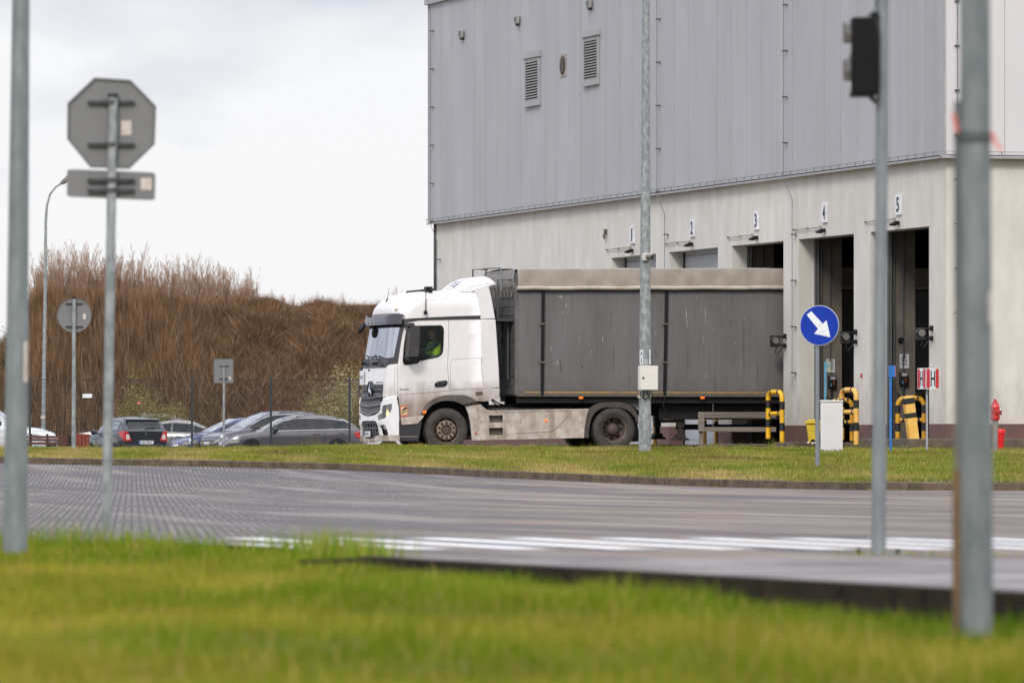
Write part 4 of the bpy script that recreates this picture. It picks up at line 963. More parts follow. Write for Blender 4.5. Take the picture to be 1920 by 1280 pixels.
# inner lining, bunk, seat, dashboard
LIN = mat('dark cab lining', (84,86,84), .85, 0, .1, 5)
zi = [z for z in zs if z < 2.95]
shell('cab_lining', LIN, -.03, zi)
q = MB(); q.box(1.75, 2.15, .1, 2.4, 1.25, 2.1); q.box(.3,1.75,.1,2.4,1.22,1.3); q.build('bunk', mat('bunk cover', (70,72,72), .9), tk)
q = MB(); q.prism([(.16,1.3),(.2,1.95),(.45,2.02),(.62,1.88),(.62,1.3)], lambda a,z: (a,.12,z), lambda a,z: (a,2.38,z)); q.build('dashboard', mat('dashboard', (58,60,62), .6), tk, bevel=.03)
def seat(b0):
    q = MB(); q.prism([(1.0,1.3),(1.0,1.72),(1.08,1.80),(1.5,1.76),(1.56,1.9),(1.66,2.55),(1.74,2.55),(1.72,1.7),(1.6,1.3)], lambda a,z: (a,b0,z), lambda a,z: (a,b0+.5,z)); q.box(1.64,1.74,b0+.12,b0+.38,2.56,2.78); q.build('cab_seat', mat('seat cloth', (44,46,50), .9), tk, bevel=.03)
seat(.35); seat(1.65)
q = MB(); c = Vector((.74,.6,2.06)); ax = Vector((.45,0,1)).normalized(); u = Vector((0,1,0)); w = ax.cross(u)
q.tube([c+u*.22*math.cos(k/20*2*PI)+w*.22*math.sin(k/20*2*PI) for k in range(21)], .016, 8); q.tube([c-u*.2, c+u*.2], .014, 6); q.tube([c, c-ax*.35], .03, 8); q.build('steering_wheel', BLACKP, tk, smooth=True)
# glass
GW_ = glass('windscreen', (215,228,226), .04, .62, 1.0, (1,7,.35)); GS_ = glass('side glass', (240,246,242), .02, .0, .35)  # windscreen noise streaks imitate uneven pale reflections
patch('windscreen', [WSL], GW_, tk, off=.004, th=.006, px=False)
patch('side_window', [WINQ], GS_, tk, off=.003, th=.005, px=False); patch('side_window', [mir(WINQ)], GS_, tk, off=.003, th=.005, px=False)
# black surround of windscreen, pillars, cowl and roof-line strip
pil = [inv(p) for p in ((723.5,689),(725.6,685.8),(730,683),(738,682),(746.2,681.4),(748.5,664),(751.2,645.9),(754,630),(757.2,615.8),(760,609),(765,604.2))] + [inv(cr8(*p)) for p in ((400,878),(860,868),(1400,856),(1400,795),(900,812),(500,830),(160,853))]
ztop = pil[-1][1]
outer = pil + [(CW_-q, z) for q, z in pil[::-1]]
patch('windscreen_surround', [outer, WSL[::-1]], mat('black surround', (50,48,50), .4, 0, .1, 8), tk, off=.010, th=.014, px=False)
ring = [(q, z) for q, z in WINQ]; cx_, cz_ = sum(p[0] for p in ring)/len(ring), sum(p[1] for p in ring)/len(ring)
outr = [(cx_+(q-cx_)*1.035, cz_+(z-cz_)*1.04) for q, z in ring]; inr = [(cx_+(q-cx_)*.955, cz_+(z-cz_)*.945) for q, z in ring]
for f in (lambda l: l, mir): patch('window_seal', [f(outr), f(inr)], BLACKP, tk, off=.008, th=.035, px=False)
patch('window_sill', [[c3(*p) for p in ((188,950),(380,935),(560,965),(545,1002),(510,1048),(370,1070),(240,1086),(196,1050))]], BLACKP, tk, off=.016, th=.03)
# panel seams as thin dark grooves
SE = mat('panel gap', (70,64,66), .8)
def seam(pts, name='panel_gap', w=.55, off=.002):
    L_, Rr = [], []
    for i, p in enumerate(pts):
        a, b = Vector(pts[max(i-1,0)]), Vector(pts[min(i+1,len(pts)-1)]); d = (b-a).normalized(); n = Vector((-d.y, d.x))*w*.5; p = Vector(p)
        L_.append(tuple(p+n)); Rr.append(tuple(p-n))
    patch(name, [L_+Rr[::-1]], SE, tk, off=off, th=.004)
seam([c1(677,405), c1(678,520), c1(682,850)]); seam([c1(880,400), c1(888,560), c1(903,850)]); seam([c1(355,875), c1(354,700), c1(357,683)]); seam([c1(334,875), c1(338,690)], w=.35)
seam([c1(690,840), c1(692,668), c1(700,656), c1(720,652), c1(878,642), c1(886,648), c1(893,828), c1(690,840)], w=.4)
seam([c1(360,877), c1(520,864), c1(682,850), c1(1000,830)], w=.7)
seam([cr8(180,790), cr8(190,700), cr8(230,640), cr8(300,590), cr8(400,565), cr8(700,535), cr8(1370,490)], w=.25)
seam([cr8(320,460), cr8(380,560)], w=.3)
# white corner panel, bonnet
def sp(l, name, m, **k): patch(name, [[inv(p) for p in l] + [(CW_-q, z) for q, z in [inv(p) for p in l][::-1]]], m, tk, px=False, **k)
sp([cf(618,512), cf(655,300), cf(690,125), cf(120,112)][:3], 'bonnet', TW, off=.012, th=.02)
# grilles: dark backing, slatted wings, chevrons
zz = lambda py: inv((700, py))[1]
def chev(name, m, z_edge, z_mid, h_edge, h_mid, q0, off, th=.03):
    """a bar across the nose that dips to the middle, edges at q0"""
    n = 12; up, dn = [], []
    for k in range(n+1):
        q_ = q0+(CW_-2*q0)*k/n; u = 1-abs(2*k/n-1); zt = z_edge+(z_mid-z_edge)*u; hh = h_edge+(h_mid-h_edge)*u
        up.append((q_, zt)); dn.append((q_, zt-hh))
    return patch(name, [up+dn[::-1]], m, tk, px=False, off=off, th=th, smooth=False)
q1 = inv(cf(615,600))[0]; q2 = inv(cf(570,1000))[0]
z1_, z2_, z3_, z4_ = zz(720), zz(745.5), zz(746.5), zz(778)
ZP = lambda py: inv((700, py))[1]
LIP = mat('grille lip', (96,94,98), .35)
def bar(name, m, ye, ym, he, hm, q0, off, th=.02): chev(name, m, ZP(ye), ZP(ym), ZP(ye)-ZP(he), ZP(ym)-ZP(hm), q0, off, th)
bar('grille_backing', GRD, 720.3, 720.3, 745, 747, q1, .006)
bar('grille_bar', GRL, 722, 722, 729, 729, q1+.05, .018); bar('grille_lip', LIP, 729, 729, 732, 732, q1+.01, .030)
bar('grille_bar', GRL, 736.5, 736.5, 742, 744, q1+.06, .018); bar('grille_lip', LIP, 741.5, 744, 745, 748, q1+.02, .032)
bar('lower_grille_backing', GRD, 746, 748, 771, 779.5, q2-.06, .004)
bar('grille_bar', GRL, 750, 753, 756.5, 760, q2-.01, .022); bar('grille_lip', LIP, 756, 759.5, 759.5, 763, q2-.05, .034)
bar('grille_bar', GRL, 762.5, 767, 768.5, 776, q2+.03, .022); bar('grille_lip', LIP, 768, 775.5, 771, 779, q2-.0, .034)
q = MB()
for zc_, dq in ((z1_-.10, .05),(z1_-.30, .08)):
    for k in range(5):
        for sgn in (0, 1):
            a = [S((q1+dq+.02)*(1-sgn)+(CW_-q1-dq-.02)*sgn + (1 if sgn == 0 else -1)*t*.82, zc_+.05-k*.022, .037) for t in (0,.25,.5,.75,1)]
            q.tube(a, .004, 4)
q.build('grille_ribs', GRD, tk)
# round emblem with a three-pointed star in the upper grille
ec = S(CW_/2, ZP(731.5), .05); q = MB(); q.lathe(ec, (-1,0,0), [(-.04,.205),(.0,.205),(.010,.195),(.0,.18),(-.04,.18)], 36); em = q.build('emblem_ring', mat('dark chrome', (96,96,100), .2, .9), tk, smooth=True)
q = MB(); q.lathe(ec, (-1,0,0), [(-.02,0),(-.02,.182)], 36); q.build('emblem_disc', BLACKP, em)
q = MB()
for k in range(3):
    a = PI/2+k*2*PI/3; d = Vector((0, math.cos(a), math.sin(a))); e_ = Vector((0, -math.sin(a), math.cos(a)))
    tip, l_, r_, c_ = ec+d*.185, ec+e_*.03+d*.015, ec-e_*.03+d*.015, ec+Vector((-.035,0,0)); q.poly([c_, l_, tip]); q.poly([c_, tip, r_])
q.build('emblem_star', CHROME, em, recalc=False)
# names
q = MB(); p = S(.62, zz(716.6), .016); p2 = S(.45, zz(716.6), .016); ux = (p2-p).normalized(); add_text(q, 'Actros', p, ux, (0,0,1), .50, .055, .01); q.build('bonnet_lettering', mat('dark chrome lettering', (60,58,64), .3, .4), tk, recalc=False)
a, z = tr(cf(1135,634)); q = MB(); add_text(q, 'Mercedes-Benz', (a,-.006,z), (1,0,0), (0,0,1), .21, .035, .01); q.build('door_lettering', mat('dark chrome lettering', (60,58,64)), tk, recalc=False)
# plate frame at the far front corner (small vertical side sign) 
p = S(CW_-.42, zz(706), .04); q = MB(); q.box(p.x-.015, p.x+.0, p.y-.16, p.y+.16, p.z-.17, p.z+.14); fs = q.build('front_sign', PLW, tk); q = MB(); add_text(q, 'ADR', (p.x-.018, p.y, p.z), (0,-1,0), (0,0,1), .22, .07, .01); q.build('sign_lettering', TEXTB, fs, recalc=False)
q = MB()
g0 = S(CW_+.12, 1.3, .10)
for zq in (1.25,1.5,1.75): q.tube([S(CW_-.1, zq, .0), S(CW_+.0, zq, .12), S(CW_+.15, zq, .12)], .012, 6)
q.tube([S(CW_-.05,1.2,.12), S(CW_-.0,1.3,.14), S(CW_-.0,1.75,.14), S(CW_-.08,1.84,.06)], .014, 6); q.build('side_rail', GRL, tk)
# bumper
def both(name, pts, m, **k):
    l = [inv(p) for p in pts]; patch(name, [l], m, tk, px=False, **k); patch(name, [mir(l)], m, tk, px=False, **k)
zb_ = lambda py: inv((700, py))[1]
bz0, bz1, bz2, bz3 = zb_(777), zb_(788), zb_(815.5), zb_(829)
bk = MB(); qq = [-.28] + [-.25+i*.08 for i in range(12)] + [.8+i*.1 for i in range(10)] + [CW_+.25-i*.08 for i in range(12)][::-1] + [CW_+.28]
bk.grid(lambda q_, z: S(q_, z, -.10), sorted(set(qq)), [.25,.5,.8,1.0,1.2]); bk.build('bumper_backing', GRD, tk, smooth=True)
l = [inv(cb(*p)) for p in ((640,290),(670,540),(640,470))]
upper = [inv(p) for p in (cb(1250,395), cb(1240,100), cf(960,905), cf(950,790), cf(880,785), cf(650,840), cf(640,900), cf(595,960), cf(580,1130), cf(545,1190), cf(450,1250))]
mid_ = (CW_/2, inv(cf(330,1265))[1]-.02)
lowl = [inv(cb(*p)) for p in ((700,890),(655,620),(610,500),(590,470),(540,455))]
low_mid = (CW_/2, lowl[-1][1])
hl = [inv(cb(*p)) for p in ((640,295),(770,230),(780,60),(800,-5),(940,-30),(1055,-60),(1050,80),(1010,210),(950,300),(830,390),(665,455))]
fog = rnd([inv(cb(*p)) for p in ((690,610),(790,570),(870,590),(905,680),(960,890),(750,890))], .15, 2)
rim = [inv(cb(*p)) for p in ((1255,890),)]
outl = upper[0:1] + upper[1:] + [mid_] + [(CW_-q_, z) for q_, z in upper[::-1]]
out_low = [inv(cb(*p)) for p in ((1250,893),(960,893),(700,893))]
loop = upper + [mid_] + mir(upper[::-1]) + mir(out_low) + mir(lowl[1:]) + lowl[1:][::-1] + out_low[::-1]
patch('bumper', [loop, hl, mir(hl), fog, mir(fog)], mat('bumper white', (222,219,217), .35, 0, .03, 4, coat=.4), tk, px=False, off=.03, th=.05)
lipt = [inv(cb(*p)) for p in ((1262,900),(590,905),(560,970),(470,985))]; zl = inv(cb(700,1065))[1]
lip = lipt + [(CW_/2, lipt[-1][1]-.02)] + mir(lipt[::-1]) + [(CW_+.28, zl+.02),(CW_-.3, zl),(CW_/2, zl-.03),(.3, zl),(-.26, zl+.0)]
patch('bumper_lip', [lip], TSK, tk, px=False, off=.035, th=.06)
q = MB()
for z in (.62,.50): q.tube([S(.6+i*.13, z, .0) for i in range(11)], .02, 6)
for qv in (.8,1.0,1.25,1.5,1.7): q.box(*(lambda p: (p.x-.01,p.x+.03,p.y-.03,p.y+.03,.42,.68))(S(qv,.5,0)))
q.build('intake_bars', GRL, tk)
q = MB(); q.grid(lambda q_, z: S(q_, z, .0), [.5+i*.15 for i in range(11)], [.26,.36,.46]); q.build('step_panel', mat('step plastic', (46,45,48), .6), tk, smooth=True)
pc = S(1.42, .385, .035); q = MB(); q.box(pc.x-.012, pc.x, pc.y-.26, pc.y+.26, pc.z-.06, pc.z+.06); pt = q.build('licence_plate', PLW, tk); q = MB(); add_text(q, 'WN 07C5', (pc.x-.014, pc.y-.02, pc.z), (0,-1,0), (0,0,1), .40, .08, .008); q.build('plate_lettering', TEXTB, pt, recalc=False)
q = MB(); q.box(pc.x-.0135, pc.x-.012, pc.y+.20, pc.y+.26, pc.z-.06, pc.z+.06); q.build('country_band', mat('band blue', (30,50,140), .4), pt)
# headlights: reflector pocket, lamps, clear cover
for f in (lambda l: l, mir):
    hp = f(hl); c_ = (sum(p[0] for p in hp)/len(hp), sum(p[1] for p in hp)/len(hp))
    o = patch('headlight', [hp], mat('lamp housing', (120,118,122), .25, .5), tk, px=False, off=-.03, th=.01)
    sg = 1 if f(hl) is not hl and False else 1
    for (u, v, r_, m_) in ((-.05,.07,.055,CHROME),(.06,.10,.05,CHROME),(-.02,-.08,.10,emis('lit headlamp', (255,210,150), 3.4)),(.08,-.03,.04,CHROME)):
        uu = u if f is not mir else -u; p = S(c_[0]+uu, c_[1]+v, -.01); n = (S(c_[0]+uu, c_[1]+v, .05)-p).normalized(); q = MB(); q.lathe(p, n, [(-.02,r_),(.012,r_*.8),(.018,0)], 16); q.build('lamp_bulb', m_, o, smooth=True)
    patch('lamp_cover', [hp], glass('lamp cover', (225,225,225), .03, .12), tk, px=False, off=.026, th=.004)
    fp = f(fog); c_ = (sum(p[0] for p in fp)/len(fp), sum(p[1] for p in fp)/len(fp)); p = S(c_[0]-.02, c_[1]+.05, -.02); n = (S(c_[0], c_[1], .05)-S(c_[0], c_[1], 0)).normalized(); q = MB(); q.lathe(p, n, [(-.05,.07),(.0,.07),(.02,.05),(.025,0)], 18); q.build('fog_lamp', mat('fog lens', (160,160,150), .2), tk, smooth=True)
    patch('fog_pocket', [fp], PIT, tk, px=False, off=-.06, th=.01)
# side wing above/behind the step, arch, door step
def side(name, pts, m, b0=0.0, b1=.05, parent=None, far=True, bevel=.0, holes=None, smooth=False):
    o_ = None
    for fl_ in ((False, True) if far else (False,)):
        l = [tr(p, b0) for p in pts]; y0, y1 = (b0, b1) if not fl_ else (CW_-b0, CW_-b1); q = MB()
        if holes:
            loops = [l] + [[tr(p, b0) for p in h] for h in holes]; vs = [Vector((a, z, 0)) for lp in loops for a, z in lp]; tri = tessellate_polygon([[Vector((a, z, 0)) for a, z in lp] for lp in loops])
            A_ = [q.p((v.x, y0, v.y)) for v in vs]; B_ = [q.p((v.x, y1, v.y)) for v in vs]
            for t in tri: q.face([A_[k] for k in t]); q.face([B_[k] for k in t][::-1])
            n0 = 0
            for lp in loops:
                for k in range(len(lp)): a_, b_ = n0+k, n0+(k+1) % len(lp); q.face((A_[a_], A_[b_], B_[b_], B_[a_]))
                n0 += len(lp)
        else: q.prism(l, lambda a, z: (a, y0, z), lambda a, z: (a, y1, z))
        x = q.build(name, m, parent or tk, bevel=bevel); o_ = o_ or x
    return o_
arch_o = [cw1(*p) for p in ((100,385),(150,270),(220,170),(330,85),(450,35),(560,10),(670,0),(900,0),(1020,12),(1110,50),(1180,95),(1235,135))]
arch_i = [cw1(*p) for p in ((930,195),(860,160),(760,125),(620,118),(500,130),(400,165),(310,220),(240,290),(200,350),(185,395))]
low = [c1(360,881), c1(520,868), c1(682,853), c1(1000,834), c1(1000,893), c1(905,917)] + [c1(856,915)] + arch_o[::-1][1:] + [cw1(95,400), c1(376,1018)]
side('lower_cab_panel', low, TWD, -.012, .05)
side('wheel_arch', arch_o + arch_i, TARCH, -.03, .10, bevel=.008)
side('arch_flap', [cw1(*p) for p in ((930,195),(1235,138),(1250,165),(985,232))], mat('dark flap', (50,46,44), .8), -.02, .06)
side('arch_wing', [c1(376,1020), c1(500,1005), c1(523,1004), c1(518,1020), c1(485,1058), c1(380,1066)], TSK, -.02, .06, bevel=.01)
side('door_step', [c1(372,1066), c1(485,1058), c1(512,1040), c1(505,1080), c1(490,1172), c1(372,1168)], mat('step plastic', (46,45,48)), .0, .3, bevel=.015)
side('step_tread', [c1(372,1133), c1(482,1133), c1(480,1146), c1(372,1146)], mat('worn tread', (100,92,86), .6), -.01, .02)
side('cab_gap', [c1(350,880), c1(358,880), c1(372,1066), c1(374,1165), c1(364,1165), c1(364,1040)], PIT, .02, .06)
# inner arch and chassis mass behind the wheel
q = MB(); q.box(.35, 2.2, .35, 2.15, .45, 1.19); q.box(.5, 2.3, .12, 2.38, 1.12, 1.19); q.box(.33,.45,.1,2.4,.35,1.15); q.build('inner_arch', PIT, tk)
q = MB(); q.box(1.0, 6.3, .82, .90, .78, 1.02); q.box(1.0, 6.3, 1.60, 1.68, .78, 1.02); q.box(2.2, 2.5, .7, 1.8, .7, 1.1); q.box(3.0,3.1,.9,1.6,.8,1.0); q.box(6.25,6.33,.75,1.75,.78,1.02); q.build('chassis_rail', UND, tk)
q = MB(); q.box(2.35, 4.3, .12, .75, .42, .95); q.build('fuel_tank', mat('grimy tank', (70,66,62), .6, .4), tk, bevel=.08); q = MB(); q.box(2.35,4.3,1.75,2.38,.42,.95); q.build('fuel_tank', MC['grimy tank'], tk, bevel=.08)
q = MB(); q.tube([(5.2,.35,.5),(5.2,2.15,.5)], .09, 12); q.tube([(1.36,.35,.5),(1.36,2.15,.5)], .07, 12); q.lathe((5.2,1.25,.5),(1,0,0),[(-.25,0),(-.22,.2),(.22,.2),(.25,0)],16); q.build('axle', UND, tk)
q = MB(); q.lathe((5.0,1.25,1.03),(0,0,1),[(0,.46),(.10,.46),(.12,.40),(.12,0)],28); q.box(4.6,5.4,.95,1.55,.98,1.05); q.build('fifth_wheel', UND, tk)
# skirt with two step pockets
sk = [c2(0,950), c2(28,935), c2(60,940)]
skirt = [cw1(1000,225), cw1(1280,185), cw1(1340,240), cw1(1400,290), cw1(1480,312), cw1(1920,318), c2(755,962), c2(745,1010), c2(730,1080), c2(724,1145), c2(15,1160), c2(10,1080), c2(-3,1010), c2(-18,960)]
skirt = [cw1(985,232), cw1(1290,185), cw1(1350,245), cw1(1420,296), cw1(1500,314), c2(755,962), c2(740,1010), c2(728,1080), c2(724,1145), c2(400,1149), cw1(1120,910), cw1(1105,720), cw1(1085,540), cw1(1050,380)]
pk = [[cw1(*p) for p in ((1455,408),(1740,405),(1738,545),(1475,552))], [cw1(*p) for p in ((1460,660),(1745,655),(1740,798),(1470,806))]]
side('side_skirt', skirt, TSK, 0, .04, holes=pk)
for h in pk: side('step_pocket', [(h[0][0]-1,h[0][1]-1),(h[1][0]+1,h[1][1]-1),(h[2][0]+1,h[2][1]+1),(h[3][0]-1,h[3][1]+1)], mat('pocket plastic', (96,86,78), .8), .10, .13)
for h in pk:
    b0 = [tr(p, 0) for p in h]; q = MB(); q.box(b0[0][0], b0[1][0], .04, .10, b0[2][1]-.03, b0[2][1]); q.box(b0[0][0]-.03, b0[0][0], .04, .10, b0[2][1], b0[0][1]); q.build('pocket_sides', MC['pocket plastic'], tk)
side('skirt_crease', [c2(98,978), c2(650,966), c2(648,974), c2(610,1020), c2(560,1080), c2(520,1105), c2(285,1118), c2(285,1113), c2(515,1099), c2(550,1076), c2(600,1014), c2(632,974), c2(98,985)], TSK, -.012, .0, far=False)
side('skirt_trim', [c2(22,1146), c2(724,1132), c2(724,1147), c2(18,1162)], TSK, -.01, .02, far=False)
for p, w in ((cw1(1192,769), 3), (c2(484,1037), 5)):
    a, z = tr(p); q = MB(); q.box(a-w/160, a+w/160, -.02, .0, z-.018, z+.018); q.build('side_marker', AMBER if w == 5 else mat('amber reflector', (190,90,40), .3), tk, bevel=.004)
a, z = tr(cw1(160,342)); q = MB(); q.box(a-.035,a+.035,-.055,-.03,z-.03,z+.03); q.build('side_marker', AMBER, tk, bevel=.008)
# handle, sticker, intake grille
a, z = tr(c1(630,808)); q = MB(); q.prism(rnd([tr(p) for p in (c1(588,806), c1(606,792), c1(660,784), c1(671,790), c1(671,806), c1(655,826), c1(592,830))], .2, 2), lambda a,z: (a,-.008,z), lambda a,z: (a,.01,z)); hdl = q.build('door_handle', mat('dark handle pocket', (34,34,36), .5), tk); q = MB(); q.prism([tr(p) for p in (c1(600,800), c1(662,792), c1(664,800), c1(604,809))], lambda a,z: (a,-.03,z), lambda a,z: (a,-.014,z)); q.build('grip', DKGREY, hdl, bevel=.004)
side('cab_vent', [c1(848,858), c1(893,854), c1(894,876), c1(850,880)], TARCH, -.018, -.01, far=False)
l = [tr(c1(*p)) for p in ((371,946),(416,942),(421,1012),(376,1018))]; q = MB(); q.prism(l, lambda a,z: (a,-.018,z), lambda a,z: (a,-.012,z)); st = q.build('warning_sticker', mat('sticker red border', (206,96,84), .5), tk)
(ax0, az0), (ax1, az1) = l[0], l[2]; q = MB(); q.box(ax0+.02, ax1-.02, -.0195, -.0185, az1+.015, az0-.02); q.build('sticker_field', mat('sticker cream', (228,200,150), .5), st)
q = MB(); q.poly([(ax0+.03,-.021,az0-.10),(ax0+.10,-.021,az0-.03),(ax1-.02,-.021,az0-.03),(ax1-.02,-.021,az0-.06),(ax0+.03,-.021,az0-.12)]); q.poly([(ax0+.03,-.021,az1+.09),(ax1-.02,-.021,az1+.13),(ax1-.02,-.021,az1+.115),(ax0+.03,-.021,az1+.065)])
add_text(q, 'ANGLES', ((ax0+ax1)/2, -.021, az1+.05), (1,0,0), (0,0,1), .11, .018, .01); add_text(q, 'MORTS', ((ax0+ax1)/2, -.021, az1+.027), (1,0,0), (0,0,1), .10, .016, .01); q.build('sticker_print', TEXTB, st, recalc=False)
# roof side module blend, side deflector, roof deflector
fair = [cr8(1285,360), cr8(1400,325), cr8(1520,290), cr8(1545,340), cr8(1580,480), cr8(1620,700), cr8(1648,850), cr8(1412,855), cr8(1392,700), cr8(1372,500), cr8(1340,440), cr8(1300,395)]
side('upper_side_deflector', fair, TW, .03, .07, bevel=.012)
fair2 = [cr8(1412,862), cr8(1650,862), c1(985,560), c1(994,700), c1(1000,828), c1(900,846), c1(893,690), c1(884,560)]
side('side_deflector', fair2, TWD, -.010, .05, bevel=.010)
side('side_deflector_foot', [c1(903,849), c1(1000,832), c1(1000,893), c1(905,916)], TWD, -.016, .03, bevel=.008)
side('deflector_gap', [cr8(1402,855), cr8(1650,855), cr8(1650,862), cr8(1402,862)], SE, .005, .03)
for b_, bb in ((0.0,.05),):
    a0 = tr(c1(1000,500))[0]
q = MB(); q.box(2.24,2.30,.15,2.35,1.2,3.35); q.build('cab_rear_wall', DKGREY, tk)
def spo(a, b):
    A = [1.60,1.72,1.88,2.05,2.25,2.42,2.50]; Z = [3.46,3.56,3.69,3.765,3.80,3.815,3.75]
    for i in range(6):
        if a <= A[i+1]: u = (a-A[i])/(A[i+1]-A[i]); z = Z[i]*(1-u)+Z[i+1]*u; break
    e_ = abs(b-1.25)/.95; return z - (.02+.14*min(1,(a-1.6)/.5)+.0)*max(0,e_-.35)**2*2.2
def spob(a, b): return 3.455 + max(0, (a-1.9))*.32*(.4+.6*abs(b-1.25)/.95)
bl = [.30+i*.095 for i in range(21)]; al = [1.60,1.66,1.72,1.8,1.88,1.96,2.05,2.15,2.25,2.34,2.42,2.46,2.50]
q = MB(); top = [[q.p((a + .10*(abs(b-1.25)/.95)**2, b, spo(a,b))) for b in bl] for a in al]; bot = [[q.p((a+.10*(abs(b-1.25)/.95)**2, b, min(spo(a,b)-.004, spob(a,b)))) for b in bl] for a in al]
na, nb = len(al), len(bl)
for i in range(na-1):
    for j in range(nb-1): q.face((top[i][j],top[i+1][j],top[i+1][j+1],top[i][j+1])); q.face((bot[i][j],bot[i][j+1],bot[i+1][j+1],bot[i+1][j]))
    q.face((top[i][0],bot[i][0],bot[i+1][0],top[i+1][0])); q.face((top[i][-1],top[i+1][-1],bot[i+1][-1],bot[i][-1]))
for j in range(nb-1): q.face((top[0][j],top[0][j+1],bot[0][j+1],bot[0][j])); q.face((top[-1][j],bot[-1][j],bot[-1][j+1],top[-1][j+1]))
q.build('roof_deflector', TW, tk, smooth=True, angle=45)
def onsp(a, b, e=.006): return (a+.10*(abs(b-1.25)/.95)**2-e, b, spo(a, b)+e)
q = MB(); q.grid(lambda a,b: onsp(a,b,.008), [1.70,1.76,1.82,1.88,1.94], [.8,.9,1.0,1.1,1.2,1.3]); sn = q.build('roof_sign', PLW, tk, recalc=False)
q = MB()
for k in range(3):
    for j in range(7):
        b0 = .86+j*.06; a0 = 1.74+k*.06; q.poly([onsp(a0,b0,.012), onsp(a0,b0+.035,.012), onsp(a0+.03,b0+.035,.012), onsp(a0+.03,b0,.012)])
q.build('sign_print', mat('faded print', (120,110,140), .6), sn, recalc=False); q = MB(); q.grid(lambda a,b: onsp(a,b,.010), [1.70,1.82,1.94], [.80,.83]); q.build('sign_band', mat('band blue', (30,50,140)), sn, recalc=False)
# visor, mirrors, aerials, wipers, light bar
def visz(q_):                                                 # visor edges
    qa = q_ if q_ < CW_/2 else CW_-q_; u = min(max((qa-.0)/.5, 0), 1); return u
v0 = inv(c8(905,270))[0]
zt_s, zt_c, zb_s, zb_c = inv(c8(870,262), .1)[1], inv(c8(500,303), .15)[1], inv(c8(870,435), .1)[1], inv(c8(500,445), .15)[1]
vt, vb = [], []
for k in range(25):
    q_ = v0 + (CW_-2*v0)*k/24; qa = min(q_, CW_-q_); u = min(max((qa-.12)/.22, 0), 1); u = u*u*(3-2*u)
    vt.append((q_, zt_s+(zt_c-zt_s)*u)); vb.append((q_, zb_s+(zb_c-zb_s)*min(1,max(0,(qa-v0)/.3))))
VIS = mat('smoked visor', (60,56,62), .25, 0, .1, 6, coat=.5)
vis = patch('sun_visor', [vt+vb[::-1]], VIS, tk, px=False, off=.14, th=.02)
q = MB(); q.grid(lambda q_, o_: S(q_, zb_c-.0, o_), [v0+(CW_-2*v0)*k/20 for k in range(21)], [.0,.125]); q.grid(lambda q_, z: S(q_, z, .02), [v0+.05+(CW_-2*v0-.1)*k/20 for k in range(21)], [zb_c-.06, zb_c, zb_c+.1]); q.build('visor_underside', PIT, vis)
q = MB()
for qv in (v0+.01, CW_-v0-.01):
    for z in (zt_s-.04, zb_s+.05): q.tube([S(qv, z, 0), S(qv, z, .14)], .012, 6)
for qv in (.5,.75,1.05,1.4,1.75): q.tube([S(qv, zb_c+.045, .13), S(qv, zb_c+.045, .152)], .012, 8)
q.build('visor_bolts', PIT, vis)
# strip of grey mesh between visor and roof front
patch('roof_grille', [[(.02,zt_c-.02),(.02,2.99),(CW_-.02,2.99),(CW_-.02,zt_c-.02)]], mat('pale roof grille', (150,144,142), .6, 0, .2, 20), tk, px=False, off=.004, th=.004)
a, z = tr(c3(430,580), -.33)
def mbox(name, pts, b0, b1, m, parent=None, r=.22):
    q = MB(); l = rnd([tr(p, b0) for p in pts], r, 3); q.prism(l, lambda a,z: (a,b0,z), lambda a,z: (a,b1,z)); return q.build(name, m, parent or tk, bevel=.02, seg=3)
mr_ = mbox('door_mirror', [c3(*p) for p in ((345,265),(545,260),(558,300),(540,700),(520,905),(330,925),(300,900),(330,600))], -.42, -.14, mat('mirror housing', (58,54,56), .5, 0, .1, 12), r=.12)
mbox('mirror_lower_cover', [c3(*p) for p in ((440,705),(535,690),(520,905),(345,920),(360,750))], -.428, -.41, mat('mirror cover', (66,62,64), .45), mr_)
mbox('mirror_arm', [c3(*p) for p in ((285,215),(310,180),(400,170),(440,200),(450,262),(290,252))], -.40, .02, MC['mirror housing'], mr_)
mbox('mirror_foot', [c3(*p) for p in ((300,905),(400,905),(420,960),(350,1010),(310,985))], -.38, .02, BLACKP, mr_)
q = MB(); q.box(*sorted([tr(c3(345,600),-.3)[0], tr(c3(545,600),-.3)[0]]), CW_+.14, CW_+.42, 2.1, 2.75); q.build('door_mirror', MC['mirror housing'], tk, bevel=.05)
def pod(name, p0, p1, rad, bpos):
    a0, z0 = tr(p0, bpos); a1, z1 = tr(p1, bpos); q = MB(); A, B = Vector((a0,bpos,z0)), Vector((a1,bpos,z1)); q.tube([A, A.lerp(B,.15), A.lerp(B,.5), A.lerp(B,.85), B], [rad*.3,rad*.85,rad,rad*.8,rad*.2], 14); return q, A, B
q, A, B = pod('front_mirror', c8(215,430), c8(112,598), .062, 2.2); q.tube([A, S(2.2, 2.86, .05)], .03, 8); q.build('front_mirror', BLACKP, tk, smooth=True)
q, A, B = pod('kerb_mirror', c8(375,510), c8(372,668), .05, 1.55); q.tube([A, S(1.55, 2.88, .03)], .03, 8); q.build('kerb_mirror', BLACKP, tk, smooth=True)
q = MB(); a, z0 = tr(cr8(468,415), .25); _, z1 = tr(cr8(462,735), .25); q.tube([(a,.15,z0+.05),(a,.03,z0-.02),(a-.02,-.02,z1)], .011, 6); q.lathe((a-.02,-.02,z1-.02),(0,0,1),[(-.05,0),(-.04,.03),(0,.048),(.04,.03),(.05,0)],14); q.build('ball_aerial', BLACKP, tk, smooth=True)
